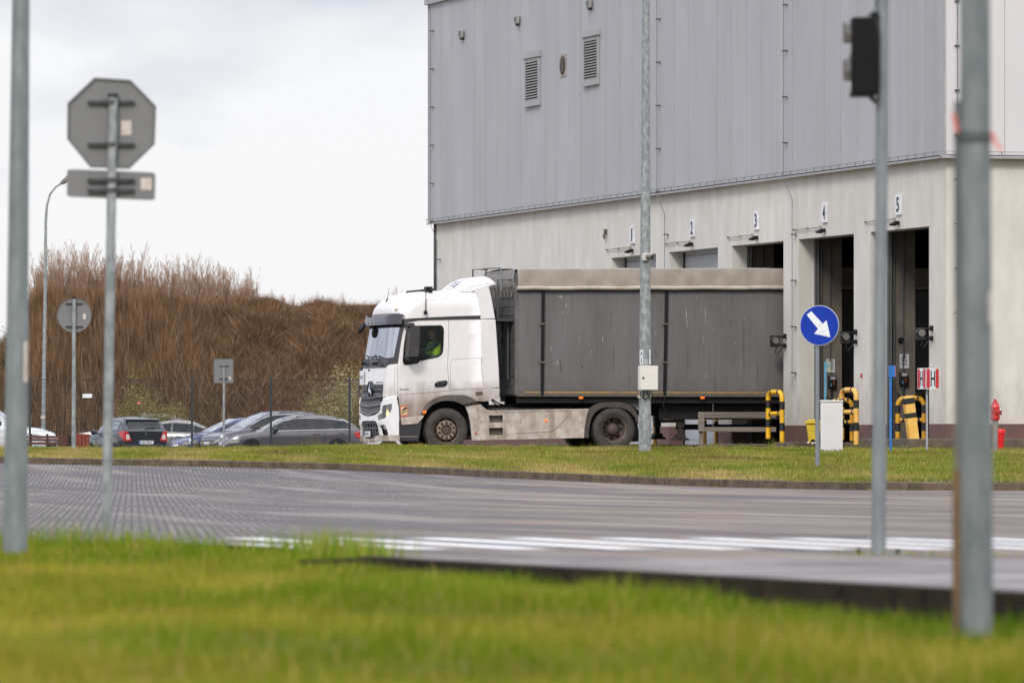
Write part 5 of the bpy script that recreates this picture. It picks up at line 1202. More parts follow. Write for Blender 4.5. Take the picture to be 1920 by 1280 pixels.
q = MB(); p = inv(c1(287,283)); P_ = S(p[0], p[1], 0); q.tube([P_, P_+Vector((.06,0,.27))], [.008,.004], 5); q.tube([P_-Vector((0,0,.02)), P_+Vector((.02,0,.06))], [.035,.012], 8); q.build('whip_aerial', BLACKP, tk)
q = MB(); q.tube([(1.1,.2,3.50),(1.08,2.3,3.49)], .03, 8)
for b_ in (.35,.9,1.6,2.15): q.box(1.05,1.13,b_-.02,b_+.02,3.44,3.5)
q.box(1.02,1.16,.42,.62,3.47,3.57); q.build('roof_light_bar', BLACKP, tk)
p = inv(c1(348,338)); P_ = S(p[0], p[1], .0); q = MB(); q.lathe(P_, (S(p[0],p[1],.1)-P_), [(-.02,.06),(.02,.05),(.03,0)], 14); q.build('marker_lamp', mat('clear marker lens', (214,206,190), .2), tk, smooth=True)
for (x0, x1, x2) in (((330,1030),(555,1030),(430,968)),):
    pass
def wiper(pivot, elbow, l, r_):
    q = MB(); P = [S(*inv(p), .05) for p in (pivot, elbow)]; q.tube([S(*inv(pivot), .01), P[0], P[1]], .014, 6); q.tube([S(*inv(l), .03), S(*inv(elbow), .05), S(*inv(r_), .03)], .010, 6); q.build('wiper', BLACKP, tk)
wiper(c8(540,1150), c8(430,970), c8(335,1010), c8(548,1010)); wiper(c8(290,1145), c8(245,975), c8(205,975), c8(335,1000))
for c_ in ((420,1098),(235,1098)):
    q = MB(); p = inv(c8(*c_)); q.tube([S(p[0]-.08,p[1],.02), S(p[0],p[1]-.02,.06), S(p[0]+.1,p[1],.02)], [.02,.04,.02], 8); q.build('cowl_step', BLACKP, tk)
q = MB(); p = inv(c8(307,1222)); P_ = S(*p, .02); q.lathe(P_, (-1,0,0), [(0,.03),(.02,.02),(.022,0)], 12); q.build('bonnet_badge', DKGREY, tk)
# wheels
RIM = mat('muddy steel rim', (120,104,92), .6, .2, .15, 8, rgb2=(90,76,66)); HUB = mat('hub cover', (156,136,118), .5, .3, .12, 10); NUT = mat('dark nut cover', (40,36,34), .5); RIMD = mat('deep rim shadow paint', (84,72,64), .7, .1)
def wheel(parent, a, b, zc, r, front=True, far=False):
    sg = -1 if not far else 1; ax = Vector((0, sg, 0)); c = Vector((a, b, zc)); w = .15
    q = MB(); prof = [(-w*1.7,r*.62),(-w*1.8,r*.8),(-w*1.7,r*.95),(-w*1.5,r*.99),(-.02,r*.995),(.03,r*.985),(.06,r*.955),(.078,r*.86),(.08,r*.74),(.066,r*.64),(.05,r*.60),(.02,r*.59)]
    q.lathe(c, ax, prof, 56); ty = q.build('wheel', RUBBER, parent, smooth=True, angle=30)
    tr_ = MB()
    for k in range(56):
        t = 2*PI*k/56; d = Vector((math.cos(t),0,math.sin(t))); e_ = Vector((-math.sin(t),0,math.cos(t))); p0 = c+d*r*.97+ax*.02
        tr_.box(-.012,.012,-.035,.035,-.01,.012, Matrix.Translation(p0) @ Matrix((( e_.x,0,d.x),(e_.y,sg,d.y),(e_.z,0,d.z))).to_4x4())
    tr_.build('tread_blocks', RUBBER, ty)
    if front:
        q = MB(); q.lathe(c, ax, [(.045,r*.60),(.062,r*.595),(.05,r*.565),(-.02,r*.55),(-.05,r*.50),(-.03,r*.46),(.01,r*.44)], 48); q.lathe(c, ax, [(.008,r*.45),(.055,r*.43),(.06,r*.42),(.06,r*.25),(.075,r*.24)], 48); rm = q.build('rim', RIM, ty, smooth=True, angle=30)
        q = MB(); q.lathe(c, ax, [(.0605,r*.435),(.066,r*.425),(.066,r*.25)], 48); q.build('hub_ring', HUB, rm, smooth=True)
        q = MB(); q.lathe(c, ax, [(.06,r*.25),(.035,r*.235),(.03,r*.2),(.05,r*.18),(.055,0)], 32); q.build('hub_cap', RIMD, rm, smooth=True)
        n_ = 10; rr, zz_, nr = r*.345, .066, .027
        q = MB()
        for k in range(10):
            t = 2*PI*(k+.3)/10; p0 = c+Vector((math.cos(t),0,math.sin(t)))*r*.2; q.lathe(p0+ax*.035, ax, [(0,.014),(.02,.012),(.021,0)], 8)
        q.build('hub_bolts', RIM, rm)
    else:
        q = MB(); q.lathe(c, ax, [(.045,r*.60),(.062,r*.595),(.05,r*.555),(-.10,r*.53),(-.14,r*.50),(-.15,r*.42),(-.13,r*.3)], 48); rm = q.build('rim', RIM, ty, smooth=True, angle=30)
        q = MB(); q.lathe(c, ax, [(-.13,r*.30),(-.02,r*.27),(.0,r*.25),(.02,r*.22),(.04,r*.17),(.045,0)], 32); q.build('hub_cap', RIMD, rm, smooth=True)
        rr, zz_, nr = r*.36, -.13, .022
    for k in range(10):
        t = 2*PI*(k+.5)/10; p0 = c+Vector((math.cos(t),0,math.sin(t)))*rr+ax*zz_; q = MB(); q.lathe(p0, ax, [(0,nr),(.03,nr*.8),(.05,nr*.6),(.052,0)], 10); q.build('wheel_nut', NUT, rm, smooth=True)
    q = MB()
    for k in range(10 if front else 8):
        t = 2*PI*k/(10 if front else 8); p0 = c+Vector((math.cos(t),0,math.sin(t)))*r*(.50 if front else .46)+ax*(-.03 if front else -.135); q.lathe(p0, ax, [(-.01,.034),(.004,.032),(.006,0)], 12)
    q.build('rim_holes', PIT, rm)
    return ty
aF, zF = tr((835.6,806), .06); aR, zR = tr((1150.2,804.5), .06)
RW = 40.6/87
wheel(tk, aF, .06, zF, RW*1.02, True); wheel(tk, aF, CW_-.06, zF, RW*1.02, True, True); wheel(tk, aR, .07, zR, RW*1.02, False); wheel(tk, aR, CW_-.07, zR, RW*1.02, False, True)
# rear mudguard
fo = [cw2(*p) for p in ((165,855),(175,640),(200,480),(240,370),(275,290),(340,225),(430,175),(560,150),(760,145),(900,150),(1030,175),(1120,230),(1190,310),(1240,420),(1250,560),(1240,600))]
fi = [cw2(*p) for p in ((1215,560),(1180,450),(1110,370),(1020,300),(900,262),(760,248),(600,250),(480,285),(390,350),(330,430),(290,540),(265,680),(255,860))]
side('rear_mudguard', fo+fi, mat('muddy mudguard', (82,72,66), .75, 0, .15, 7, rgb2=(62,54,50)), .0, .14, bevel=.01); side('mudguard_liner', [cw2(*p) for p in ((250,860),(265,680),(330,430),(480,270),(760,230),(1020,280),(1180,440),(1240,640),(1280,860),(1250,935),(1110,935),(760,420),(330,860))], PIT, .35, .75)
q = MB(); l = [tr(cw2(*p), .3) for p in ((275,110),(600,118),(980,150),(1180,165),(1250,185),(1255,330),(1130,240),(1000,165),(500,140),(290,150))]; q.prism(l, lambda a,z: (a,.2,z), lambda a,z: (a,2.3,z)); q.build('mudguard_top', mat('pale mudguard top', (176,174,180), .6), tk)
# hoses behind the cab
q = MB()
for off_ in (0, .05):
    pts = [tr(p, .9) for p in (cw1(1500-off_*400,90), cw1(1580,180), cw1(1680,240), cw1(1800,262), (965,763.5), (990,763), (1008,761))]; q.tube([(a, .9+off_, z+off_*1.3) for a, z in pts], .014, 8)
for k in range(14):
    t = k/13; q.tube([(2.42+.05*math.sin(k*2.4), .95+.06*math.cos(k*2.4), 1.18-.28*t), (2.42+.05*math.sin(k*2.4+1.2), .95+.06*math.cos(k*2.4+1.2), 1.17-.28*t)], .012, 6)
q.build('air_hoses', BLACKP, tk, smooth=True)
q = MB(); q.box(2.7,4.2,.86,1.64,.93,1.00); q.box(3.35,3.45,.9,1.0,1.0,1.16); q.box(3.6,3.75,.9,1.2,1.0,1.1); q.build('catwalk', UND, tk)

# ================================================================ trailer
tl = fempty('semi_trailer', TF, 'long dirty grey box trailer with a rolled beige tarpaulin top, halfway out of door 3', 'trailer')
TG = mat('grimy grey trailer wall', (112,110,109), .6, .1, .1, 1.6, .1, 40, stretch=(1,1,.25), rgb2=(100,97,95)); add_layer(TG, (86,76,68), noise_mask(6, (3,1,.12), .55, .75), .55); add_layer(TG, (176,166,150), noise_mask(3.2, (9,1,.9), .735, .75, 3), .8); add_layer(TG, (112,80,58), noise_mask(3, (3.5,1,.14), .64, .8), .5)
add_layer(TG, (92,80,70), band_mask(2, 1.1, 1.7, 6, .6), .5)
aT, zTb = tr((970,741), 0); _, zTt = tr((972,503), 0); _, zSk = tr((972,543.5), 0); aE = aT+13.6; TYB = 2.52
q = MB(); q.box(aT, aE, .0085, TYB-.0085, zTb+.05, zSk+.2); a = aT+.0; k = 0
while a < aE-.01:
    w = .18 if k == 0 else .262
    q.box(a+.0015, min(a+w, aE)-.0015, .006, .02, zTb+.06, zSk+.12); q.box(a+.0015, min(a+w, aE)-.0015, TYB-.02, TYB-.006, zTb+.06, zSk+.12); a += w; k += 1
q.build('trailer_wall', TG, tl)
q = MB(); q.box(aT-.01, aE, -.03, .04, zTb-.02, zTb+.055); q.box(aT-.01, aE, TYB-.04, TYB+.03, zTb-.02, zTb+.055); q.box(aT, aE, .04, TYB-.04, zTb-.01, zTb+.05); q.build('bottom_rail', mat('bottom rail', (104,96,86), .6, .2, .12, 8), tl)
q = MB(); q.box(tr((982,735))[0], aE-.5, -.034, -.0305, tr((982,737))[1], tr((982,733.5))[1]); q.build('reflective_strip', mat('faded yellow strip', (164,130,76), .5, 0, .2, 3, rgb2=(122,104,80)), tl)
TARP = mat('beige tarpaulin', (160,150,138), .75, 0, .08, 3, .3, 6, rgb2=(146,136,124), dist=.02); add_layer(TARP, (130,104,84), noise_mask(4, (4,1,.2), .6, .8), .5)
def tarpf(a, t):                                               # t 0 bottom roll .. 1 top edge .. then over the roof
    w = .010*math.sin(a*17)*math.sin(a*5.3)+.012*math.sin(a*7.7+1)
    if t <= 1: y = -.06-.015*math.sin(PI*t)+w*t*(1-t)*5; z = zSk+.03+(zTt-zSk-.05)*t+(a-aT)*.0085; y += t*.03
    else: y = -.03+(t-1)*(TYB+.06); z = zTt-.02+.05*math.sin(PI*(t-1))+.006*math.sin(a*6)+(a-aT)*.0085
    return (a, y, z)
q = MB(); al_ = [aT-.01+i*.09 for i in range(152)]; q.grid(tarpf, al_, [0,.15,.3,.5,.7,.85,.95,1.0,1.05,1.2,1.5,1.8,2.0]); q.grid(lambda a,t: (a, TYB+.06, zSk+.03+(zTt-zSk-.05)*t), [al_[0], al_[-1]], [0,1]); q.build('tarpaulin', TARP, tl, smooth=True, angle=60, recalc=False)
q = MB(); q.tube([(aT-.02+i*.4, -.075, zSk+.035+.006*math.sin(i*1.9)+i*.4*.0085) for i in range(35)], .045, 12); q.build('tarpaulin_roll', mat('tarpaulin roll', (190,178,164), .7, 0, .1, 3, rgb2=(164,150,134)), tl, smooth=True)
q = MB(); q.prism([(aT-.02,zSk-.035),(aE,zSk-.035+.115),(aE,zSk-.012+.115),(aT-.02,zSk-.012)], lambda a,z: (a,-.045,z), lambda a,z: (a,.02,z)); q.build('roll_shadow_strip', mat('painted roll shadow', (50,46,44), .7), tl)  # dark strip added to paint the shadow under the tarpaulin roll
# pale scrapes and dark rubs in the paint, each a thin flake on the wall
SCR = mat('bare scraped paint', (178,168,152), .7, 0, .2, 30); SCD = mat('dark rub mark', (70,62,56), .7, 0, .2, 30)
for m_, nm, pts in ((SCR, 'paint_scrape', [(1286,575,1288,600,2.2),(1288,598,1289,615,1.8),(1033,645,1033.5,661,1.6),(1130,630,1130,644,1.6),(1314,573,1316,585,1.2),(1322,575,1323.5,598,1.4),(1323,598,1324,608,1.8),(1318,628,1319,645,1.2),(1323,700,1324,711,1.4),(1338,615,1339,620,1.5),(1052,552,1053,560,4),(1047,555,1050,558,5),(1061,569,1062,576,3),(1055,582,1055.5,590,2),(1045,675,1046,685,2),(1086,632,1087,640,1.4),(1109,655,1109.5,663,1.2),(1008,709,1012,710,2),(1170,545,1186,549,3),(1160,548,1168,549,2),(1228,620,1229,628,1),(1378,640,1379,646,2),(1273,550,1276,554,3)]),
                    (SCD, 'rub_mark', [(1145,580,1147,600,1.5),(1146,600,1144,624,1.2),(1225,652,1236,676,1),(1236,676,1243,706,1),(1091,685,1092,692,3),(1420,668,1421,725,1.4),(1340,690,1341,740,1.6),(1240,560,1240,600,1.2),(1050,670,1052,700,2),(1368,600,1372,612,1),(1150,640,1151,700,1),(990,560,990,640,1),(1395,600,1395,690,1)])):
    for x0, y0, x1, y1, w in pts:
        q = MB(); n = 6; L_, Rr = [], []
        for k in range(n+1):
            u = k/n; px, py = x0+(x1-x0)*u+random.uniform(-.25,.25), y0+(y1-y0)*u; ww = w*.5*(math.sin(PI*min(max(u,.08),.92)))*random.uniform(.5,1.1)
            L_.append(tr((px-ww,py), .0)); Rr.append(tr((px+ww,py), .0))
        for k in range(n): q.poly([(L_[k][0],.004,L_[k][1]),(Rr[k][0],.004,Rr[k][1]),(Rr[k+1][0],.004,Rr[k+1][1]),(L_[k+1][0],.004,L_[k+1][1])])
        q.build(nm, m_, tl, recalc=False)
# straps
for px0, px1 in ((1018.5,1016.5),(1250,1246)):
    (a0, z0), (a1, z1) = tr((px0,539), -.02), tr((px1,741), -.02); q = MB(); q.poly
    q.prism([(a0-.032,z0),(a0+.032,z0),(a1+.032,z1),(a1-.032,z1)], lambda a,z: (a,-.045,z), lambda a,z: (a,-.007,z)); o = q.build('tarpaulin_strap', BLACKP, tl); q = MB()
    for py in (607,679): q = MB(); (aa, zz_) = tr(((px0+px1)/2, py), -.02); q.box(aa-.07, aa+.04, -.055, -.02, zz_-.015, zz_+.015); q.lathe((aa-.06,-.03,zz_),(0,-1,0),[(0,.025),(.03,.02),(.031,0)],10); q.build('strap_buckle', mat('worn steel', (130,120,110), .5, .5), o)
q = MB(); p_ = [tr(p, -.03) for p in ((1247,742),(1243,757),(1246,772),(1249,782))]; q.tube([(a,-.05,z) for a,z in p_], .014, 6); q.build('loose_strap', BLACKP, tl)
# front wall: flap, boards, platform, ladder
q = MB(); n = 12
for i in range(n):
    z0 = zTb+.02+(zSk+.0-zTb)*i/n; z1 = zTb+.02+(zSk-zTb)*(i+1)/n; q.box(aT-.03, aT+.0, .0, TYB, z0+.006, z1-.006)
q.box(aT-.01,aT+.02,.0,TYB,zTb,zTt-.08); q.box(aT-.05,aT-.0,-.01,.10,zTb,zTt-.1); q.build('front_wall', mat('grey front wall', (112,110,108), .6, .1, .12, 3, rgb2=(88,84,82)), tl)
q = MB(); q.grid(lambda b,t: (aT-.045-.03*math.sin(t*PI)-.012*math.sin(b*21)*t, b, zTt-.02-.36*t-.03*t*abs(math.sin(b*9))), [i*.05*TYB/2.5 for i in range(51)], [0,.25,.5,.75,1]); q.build('tarpaulin_front_flap', mat('grey tarpaulin', (150,144,138), .7, 0, .1, 5, rgb2=(110,106,102)), tl, smooth=True, angle=70, recalc=False)
q = MB()
for k in range(9): b = .1+k*.28; q.tube([(aT-.07,b,zTt-.40),(aT-.075,b+.10,zTt-.62),(aT-.07,b+.2,zTt-.40)], .009, 5)
q.build('flap_rope', mat('pale rope', (140,132,120), .8), tl)
q = MB(); q.box(aT-.42, aT-.03, .15, 2.2, 2.83, 2.87); q.tube([(aT-.40,.16,2.87),(aT-.40,.16,3.72),(aT-.06,.12,3.72)], .02, 8); q.tube([(aT-.40,2.2,2.87),(aT-.40,2.2,4.0),(aT-.06,2.2,4.0)], .02, 8); q.box(aT-.42,aT-.40,.15,2.2,2.87,3.06); q.build('access_platform', mat('grey steel platform', (84,82,80), .6, .3), tl)
q = MB()
for b in (.42,.85): q.box(aT-.12, aT-.08, b-.025, b+.025, zTb+.35, 2.83)
for k in range(8): z = zTb+.5+k*.18; q.tube([(aT-.10,.42,z),(aT-.10,.85,z)], .014, 6)
q.build('ladder', mat('grey steel platform', (84,82,80)), tl)
a, z = tr(c2(68,92), 2.3); q = MB(); bq = 2.36; q.tube([(aT-.06,bq,3.85),(aT-.06,bq,4.02),(aT-.12,bq-.05,4.02),(aT-.12,.9,4.0),(aT-.12,.85,3.5)], .018, 6); q.build('top_rail', GALV2, tl)
# chassis, landing legs
q = MB(); q.box(aT+.2, aE-.3, .75, .87, .98, zTb-.01); q.box(aT+.2, aE-.3, 1.65, 1.77, .98, zTb-.01); a = aT+.3
while a < aE-.4: q.box(a, a+.08, .05, TYB-.05, zTb-.12, zTb-.012); a += .55
q.box(aT+3.3, aE-.4, .35, .50, .88, zTb-.02); q.box(aT+3.3, aE-.4, .30, .34, .70, 1.0); q.box(aT+4.2,aE-.4,.5,2.0,.75,1.0); q.box(aT+.0, aE-.3, .06,.10,zTb-.16,zTb-.01)
q.build('trailer_chassis', UND, tl)
def leg(px, pyb, b, m):
    a, z = tr((px, pyb), b); q = MB(); q.box(a-.07,a+.07,b,b+.14,z+.28,1.2); q.box(a-.05,a+.05,b+.02,b+.12,z+.1,z+.3); o = q.build('landing_leg', m, tl)
    q = MB(); q.prism([(a-.19,z),(a+.19,z),(a+.17,z+.03),(a+.10,z+.06),(a+.08,z+.13),(a-.08,z+.13),(a-.10,z+.06),(a-.17,z+.03)], lambda x,y: (x,b-.06,y), lambda x,y: (x,b+.2,y)); q.build('foot', m, o, bevel=.01); return a, z
LG = mat('rusty dark steel', (58,50,45), .8, .1, .2, 8)
aL, zL = leg(1277, 825, .38, LG); aL2, zL2 = leg(1234, 823, 2.0, UND)
a1, z1 = tr((1225,780), 2.0)
q = MB(); q.tube([(aL,.45,zL+.35),(aL,2.07,zL+.95)], .03, 6); q.tube([(aL,.45,zL+.95),(aL,2.07,zL+.35)], .03, 6); q.tube([(aL+.05,.45,zL+.5),(aL+.5,.45,zL+1.0)], .03, 6); q.tube([(aL2+.05,2.05,zL+.5),(aL2+.5,2.05,zL+1.0)], .03, 6); q.tube([(aL,.45,zL+.42),(aL,2.07,zL+.42)], .035, 6); q.box(aL+.1,aL+2.2,1.0,1.1,.48,.60); q.build('leg_brace', UND, tl)
for px in (1089, 1317):
    a, z = tr((px,745.5), -.03); q = MB(); q.box(a-.045, a+.045, -.05, -.03, z-.022, z+.022); q.build('side_marker', AMBER, tl, bevel=.004)
q = MB(); a, z = tr((1337,742), .1)
for k in range(17): zc_ = z-.03-k*.042; q.box(a-.014+(.006 if k%2 else 0), a+.014-(.006 if k%2 else 0), .1, .112, zc_-.02, zc_+.02)
q.build('hanging_chain', mat('dull chain', (130,122,112), .5, .6), tl)
q = MB(); q.lathe((aT+12.,1.25,.6),(0,1,0),[(-1.2,.45),(1.2,.45)],20); q.build('rear_axle_mass', UND, tl)

# ================================================================ driver, one continuous body with clothes over it
def skin_body(name, V, E, root, m, parent, sub=2):
    me = bpy.data.meshes.new(name); me.from_pydata([v[:3] for v in V], E, []); o = bpy.data.objects.new(name, me); COL.objects.link(o)
    s = o.modifiers.new('skin', 'SKIN'); s.use_smooth_shade = True
    for i, v in enumerate(V): me.skin_vertices[0].data[i].radius = (v[3], v[4] if len(v) > 4 else v[3])
    me.skin_vertices[0].data[root].use_root = True
    ss = o.modifiers.new('sub', 'SUBSURF'); ss.levels = sub; ss.render_levels = sub
    bpy.context.view_layer.update(); dg = bpy.context.evaluated_depsgraph_get(); m2 = bpy.data.meshes.new_from_object(o.evaluated_get(dg)); bpy.data.objects.remove(o)
    o2 = bpy.data.objects.new(name, m2); COL.objects.link(o2); m2.materials.clear()
    for x in (m if isinstance(m, list) else [m]): m2.materials.append(x)
    if parent: o2.parent = parent
    return o2
PB = .62                                                      # driver's centre line, metres in from the near side
hc = tr(c3(790,410), PB); sc_ = tr(c3(860,510), PB)
hx, hz_ = hc[0]+.02, hc[1]
V = [(hx+.10,PB,1.80,.16,.13),(hx+.09,PB,1.98,.18,.13),(hx+.07,PB,2.16,.20,.13),(hx+.05,PB,2.33,.16,.10),(hx+.02,PB,2.43,.06),(hx,PB,2.50,.075,.085),(hx-.005,PB,2.60,.085,.095),(hx,PB,2.68,.06,.07),
     (hx+.06,PB-.18,2.36,.065),(hx-.09,PB-.23,2.24,.05),(hx-.22,PB-.20,2.20,.040),(hx-.40,PB-.14,2.19,.034),(hx-.50,PB-.12,2.18,.028),
     (hx+.06,PB+.18,2.33,.07),(hx-.08,PB+.24,2.14,.052),(hx-.24,PB+.20,2.06,.042),(hx-.42,PB+.12,2.14,.034),(hx-.50,PB+.10,2.16,.028),
     (hx-.05,PB-.11,1.80,.10),(hx-.32,PB-.13,1.84,.08),(hx-.40,PB-.13,1.55,.055),(hx-.46,PB-.13,1.36,.05),(hx-.58,PB-.13,1.34,.04),
     (hx-.05,PB+.11,1.80,.10),(hx-.32,PB+.13,1.84,.08),(hx-.40,PB+.13,1.55,.055),(hx-.46,PB+.13,1.36,.05),(hx-.58,PB+.13,1.34,.04)]
E = [(0,1),(1,2),(2,3),(3,4),(4,5),(5,6),(6,7),(3,8),(8,9),(9,10),(10,11),(11,12),(3,13),(13,14),(14,15),(15,16),(16,17),(0,18),(18,19),(19,20),(20,21),(21,22),(0,23),(23,24),(24,25),(25,26),(26,27)]
# five fingers on each hand, curled round the wheel rim
for hnd, sgn in ((12,-1),(17,1)):
    x, y, z = V[hnd][:3]
    for k in range(4):
        b0 = len(V); yo = (k-1.5)*.018; V += [(x-.035,y+yo,z+.012,.008),(x-.062,y+yo,z-.004-.002*k,.0075),(x-.058,y+yo,z-.03,.006)]; E += [(hnd,b0),(b0,b0+1),(b0+1,b0+2)]
    b0 = len(V); V += [(x-.012,y-sgn*.03,z-.012,.009),(x-.035,y-sgn*.028,z-.032,.007)]; E += [(hnd,b0),(b0,b0+1)]
SKN = mat('skin', (196,150,124), .6); JKT = mat('dark green jacket', (44,58,54), .85); TRS = mat('dark trousers', (40,42,50), .9)
fr_body = fempty('driver', TF, 'person in a cap and hi-vis vest sitting at the wheel inside the truck cab', 'person')
fr_body.name = 'person'
body = skin_body('body', V, E, 0, [JKT, SKN, TRS], fr_body)
me = body.data
for p in me.polygons:
    c = p.center; p.material_index = 1 if (c.z > 2.425 and abs(c.y-PB) < .12) or c.x < hx-.46 and c.z > 1.9 else (2 if c.z < 1.86 and c.x < hx+.02 or c.z < 1.78 else 0)
# head details: nose, ears, brow as moved vertices
for v in me.vertices:
    c = v.co
    if c.z > 2.5 and c.x < hx-.05 and abs(c.y-PB) < .02 and 2.55 < c.z < 2.60: v.co.x -= .025
    if 2.55 < c.z < 2.61 and abs(abs(c.y-PB)-.085) < .015 and abs(c.x-hx) < .03: v.co.y += .018*(1 if c.y > PB else -1)
q = MB()
for s_ in (-1, 1): q.lathe((hx-.085, PB+s_*.033, 2.605), (-1,0,0), [(0,.012),(.006,.009),(.008,0)], 10)
q.build('eyes', mat('eye', (40,32,30), .3), fr_body); q = MB(); q.tube([(hx-.088,PB-.025,2.535),(hx-.095,PB,2.533),(hx-.088,PB+.025,2.535)], .005, 6); q.build('mouth', mat('lips', (150,90,84), .6), fr_body)
q = MB(); q.lathe((hx+.005,PB,2.63), (0,0,1), [(0,.105),(.05,.10),(.08,.075),(.095,.03),(.097,0)], 20); q.prism([(hx-.09,2.635),(hx-.17,2.625),(hx-.17,2.632),(hx-.09,2.648)], lambda a,z: (a,PB-.07,z), lambda a,z: (a,PB+.07,z)); q.build('cap', mat('brown cap', (120,92,76), .8), fr_body, smooth=True)
HV = mat('hi-vis yellow cloth', (214,250,30), .7); HV.node_tree.nodes['Principled BSDF'].inputs['Emission Strength'].default_value = 0
SIL = mat('reflective silver band', (190,196,196), .35, .4)
vb_ = bmesh.new(); vb_.from_mesh(me); vb_.faces.ensure_lookup_table()
dl = [f for f in vb_.faces if not (1.72 < f.calc_center_median().z < 2.38 and hx-.09 < f.calc_center_median().x and abs(f.calc_center_median().y-PB) < .205)]
bmesh.ops.delete(vb_, geom=dl, context='FACES'); vb_.normal_update()
for v in vb_.verts: v.co += v.normal*.016
vm = bpy.data.meshes.new('hi_vis_vest'); vb_.to_mesh(vm); vb_.free(); vm.materials.clear()
for x in (HV, SIL, JKT): vm.materials.append(x)
for p in vm.polygons:
    z = p.center.z; p.material_index = 1 if (1.90 < z < 1.95 or 2.06 < z < 2.11) else 0
    p.use_smooth = True
vo = bpy.data.objects.new('hi_vis_vest', vm); COL.objects.link(vo); vo.parent = fr_body
# ================================================================ poles and signs
def pole(name, label, cat, p0, p1, r0, r1, m=GALV, s=100, group=None, n=24):
    """p0 foot, p1 top in photo pixels at scale s"""
    A = W(p0[0], p0[1], s); B = W(p1[0], p1[1], s); o = empty(name, A, 0, label, cat, group); q = MB()
    K = 12; q.tube([(B-A)*k/K for k in range(K+1)], [r0+(r1-r0)*k/K for k in range(K+1)], n); q.build('pole', m, o, smooth=True); return o, A, B
def strap_bracket(o, c, w, yback, name='sign_clamp'):
    q = MB(); q.box(c.x-w/2, c.x+w/2, yback-.028, yback-.002, c.z-.011, c.z+.011)
    for k in range(-2, 3):
        if k: q.box(c.x+k*w*.2-.006, c.x+k*w*.2+.006, yback-.034, yback-.028, c.z-.007, c.z+.007)
    q.build(name, DKGREY, o)
    q = MB(); q.lathe((c.x, yback-.035, c.z), (0,0,1), [(-.014,.0355),(.014,.0355)], 18); q.build('clamp_ring', mat('clamp', (90,90,88), .5, .5), o)
# stop sign seen from behind with a plate below
o, A, B = pole('stop_sign', 'back of an octagonal stop sign on a galvanised post with a plain plate below it', 'road sign', (199,1018), (212,182), .031, .030, s=293)
octp = [(627,90),(870,105),(1040,280),(1030,535),(860,700),(600,690),(445,500),(448,260)]
P = [W(x/3.556, 120+y/3.556, 293)-A for x, y in octp]; q = MB(); q.prism([(p.x, p.z) for p in P], lambda x,z: (x,.032,z), lambda x,z: (x,.036,z)); sb = q.build('sign_plate', SIGNBACK, o)
q = MB(); cc = sum(P, Vector())/8; q.prism([(p.x,p.z) for p in P], lambda x,z: (x,.0365,z), lambda x,z: (x,.038,z)); q.build('sign_face', REDP, o)
q = MB(); n = 8
for k in range(8):
    a, b = P[k], P[(k+1)%8]; ai, bi = cc+(a-cc)*.955, cc+(b-cc)*.955; vv = [(a.x,.030,a.z),(b.x,.030,b.z),(bi.x,.030,bi.z),(ai.x,.030,ai.z)]; v2 = [(x,.020,z) for x,y,z in vv]; i = [q.p(v) for v in vv+v2]
    for f in ((0,1,2,3),(4,5,6,7),(0,1,5,4),(3,2,6,7)): q.face([i[k_] for k_ in f])
q.build('folded_rim', mat('sign rim', (104,103,102), .5, .2), o)
for cyy in (192, 271): strap_bracket(o, W(208, cyy, 293)-A, .30, .032)
L_, R_, T_, Bo = W(125,318,293)-A, W(290.5,322,293)-A, W(125,318,293)-A, W(125,373,293)-A
q = MB(); q.prism(rnd([((W(x,y,293)-A).x, (W(x,y,293)-A).z) for x, y in ((125,316.5),(291,323),(290,375.5),(124.5,368.5))], .08, 3), lambda x,z: (x,.034,z), lambda x,z: (x,.046,z)); q.build('lower_plate', SIGNBACK, o, bevel=.004)
for cyy in (338, 357): strap_bracket(o, W(208, cyy, 293)-A, .30, .032)
for (x0, y0, x1, y1) in ((227,226,246,253),(263,333,284,356)):
    a, b = W(x0,y1,293)-A, W(x1,y0,293)-A; q = MB(); q.box(a.x,b.x,.0285,.0295,a.z,b.z) if y0 < 300 else q.box(a.x,b.x,.031,.0325,a.z,b.z); q.build('sticker', STICK, o)
t_ = B-A; q = MB(); q.tube([t_, t_+Vector((0,0,.02))], [.035,.033], 20); q.build('pole_cap', BLACKP, o)
# round sign from behind, further away
o, A, B = pole('round_sign', 'back of a round road sign on a thin post behind the benches', 'road sign', (138,840), (139,560), .037, .034, s=107)
c = W(139, 591, 107)-A; q = MB(); q.lathe((c.x,.04,c.z), (0,1,0), [(0,0),(0,.285),(-.012,.292),(-.012,.302),(.01,.302),(.01,0)], 48); q.build('sign_plate', SIGNBACK, o, smooth=True, angle=30)
for cyy in (569, 612): strap_bracket(o, W(139, cyy, 107)-A, .30, .038)
a, b = W(155,598,107)-A, W(161,588,107)-A; q = MB(); q.box(a.x,b.x,.036,.039,a.z,b.z); q.build('sticker', STICK, o); q = MB(); q.tube([(c.x,0,(B-A).z),(c.x,0,(B-A).z+.03)], .036, 16); q.build('pole_cap', BLACKP, o)
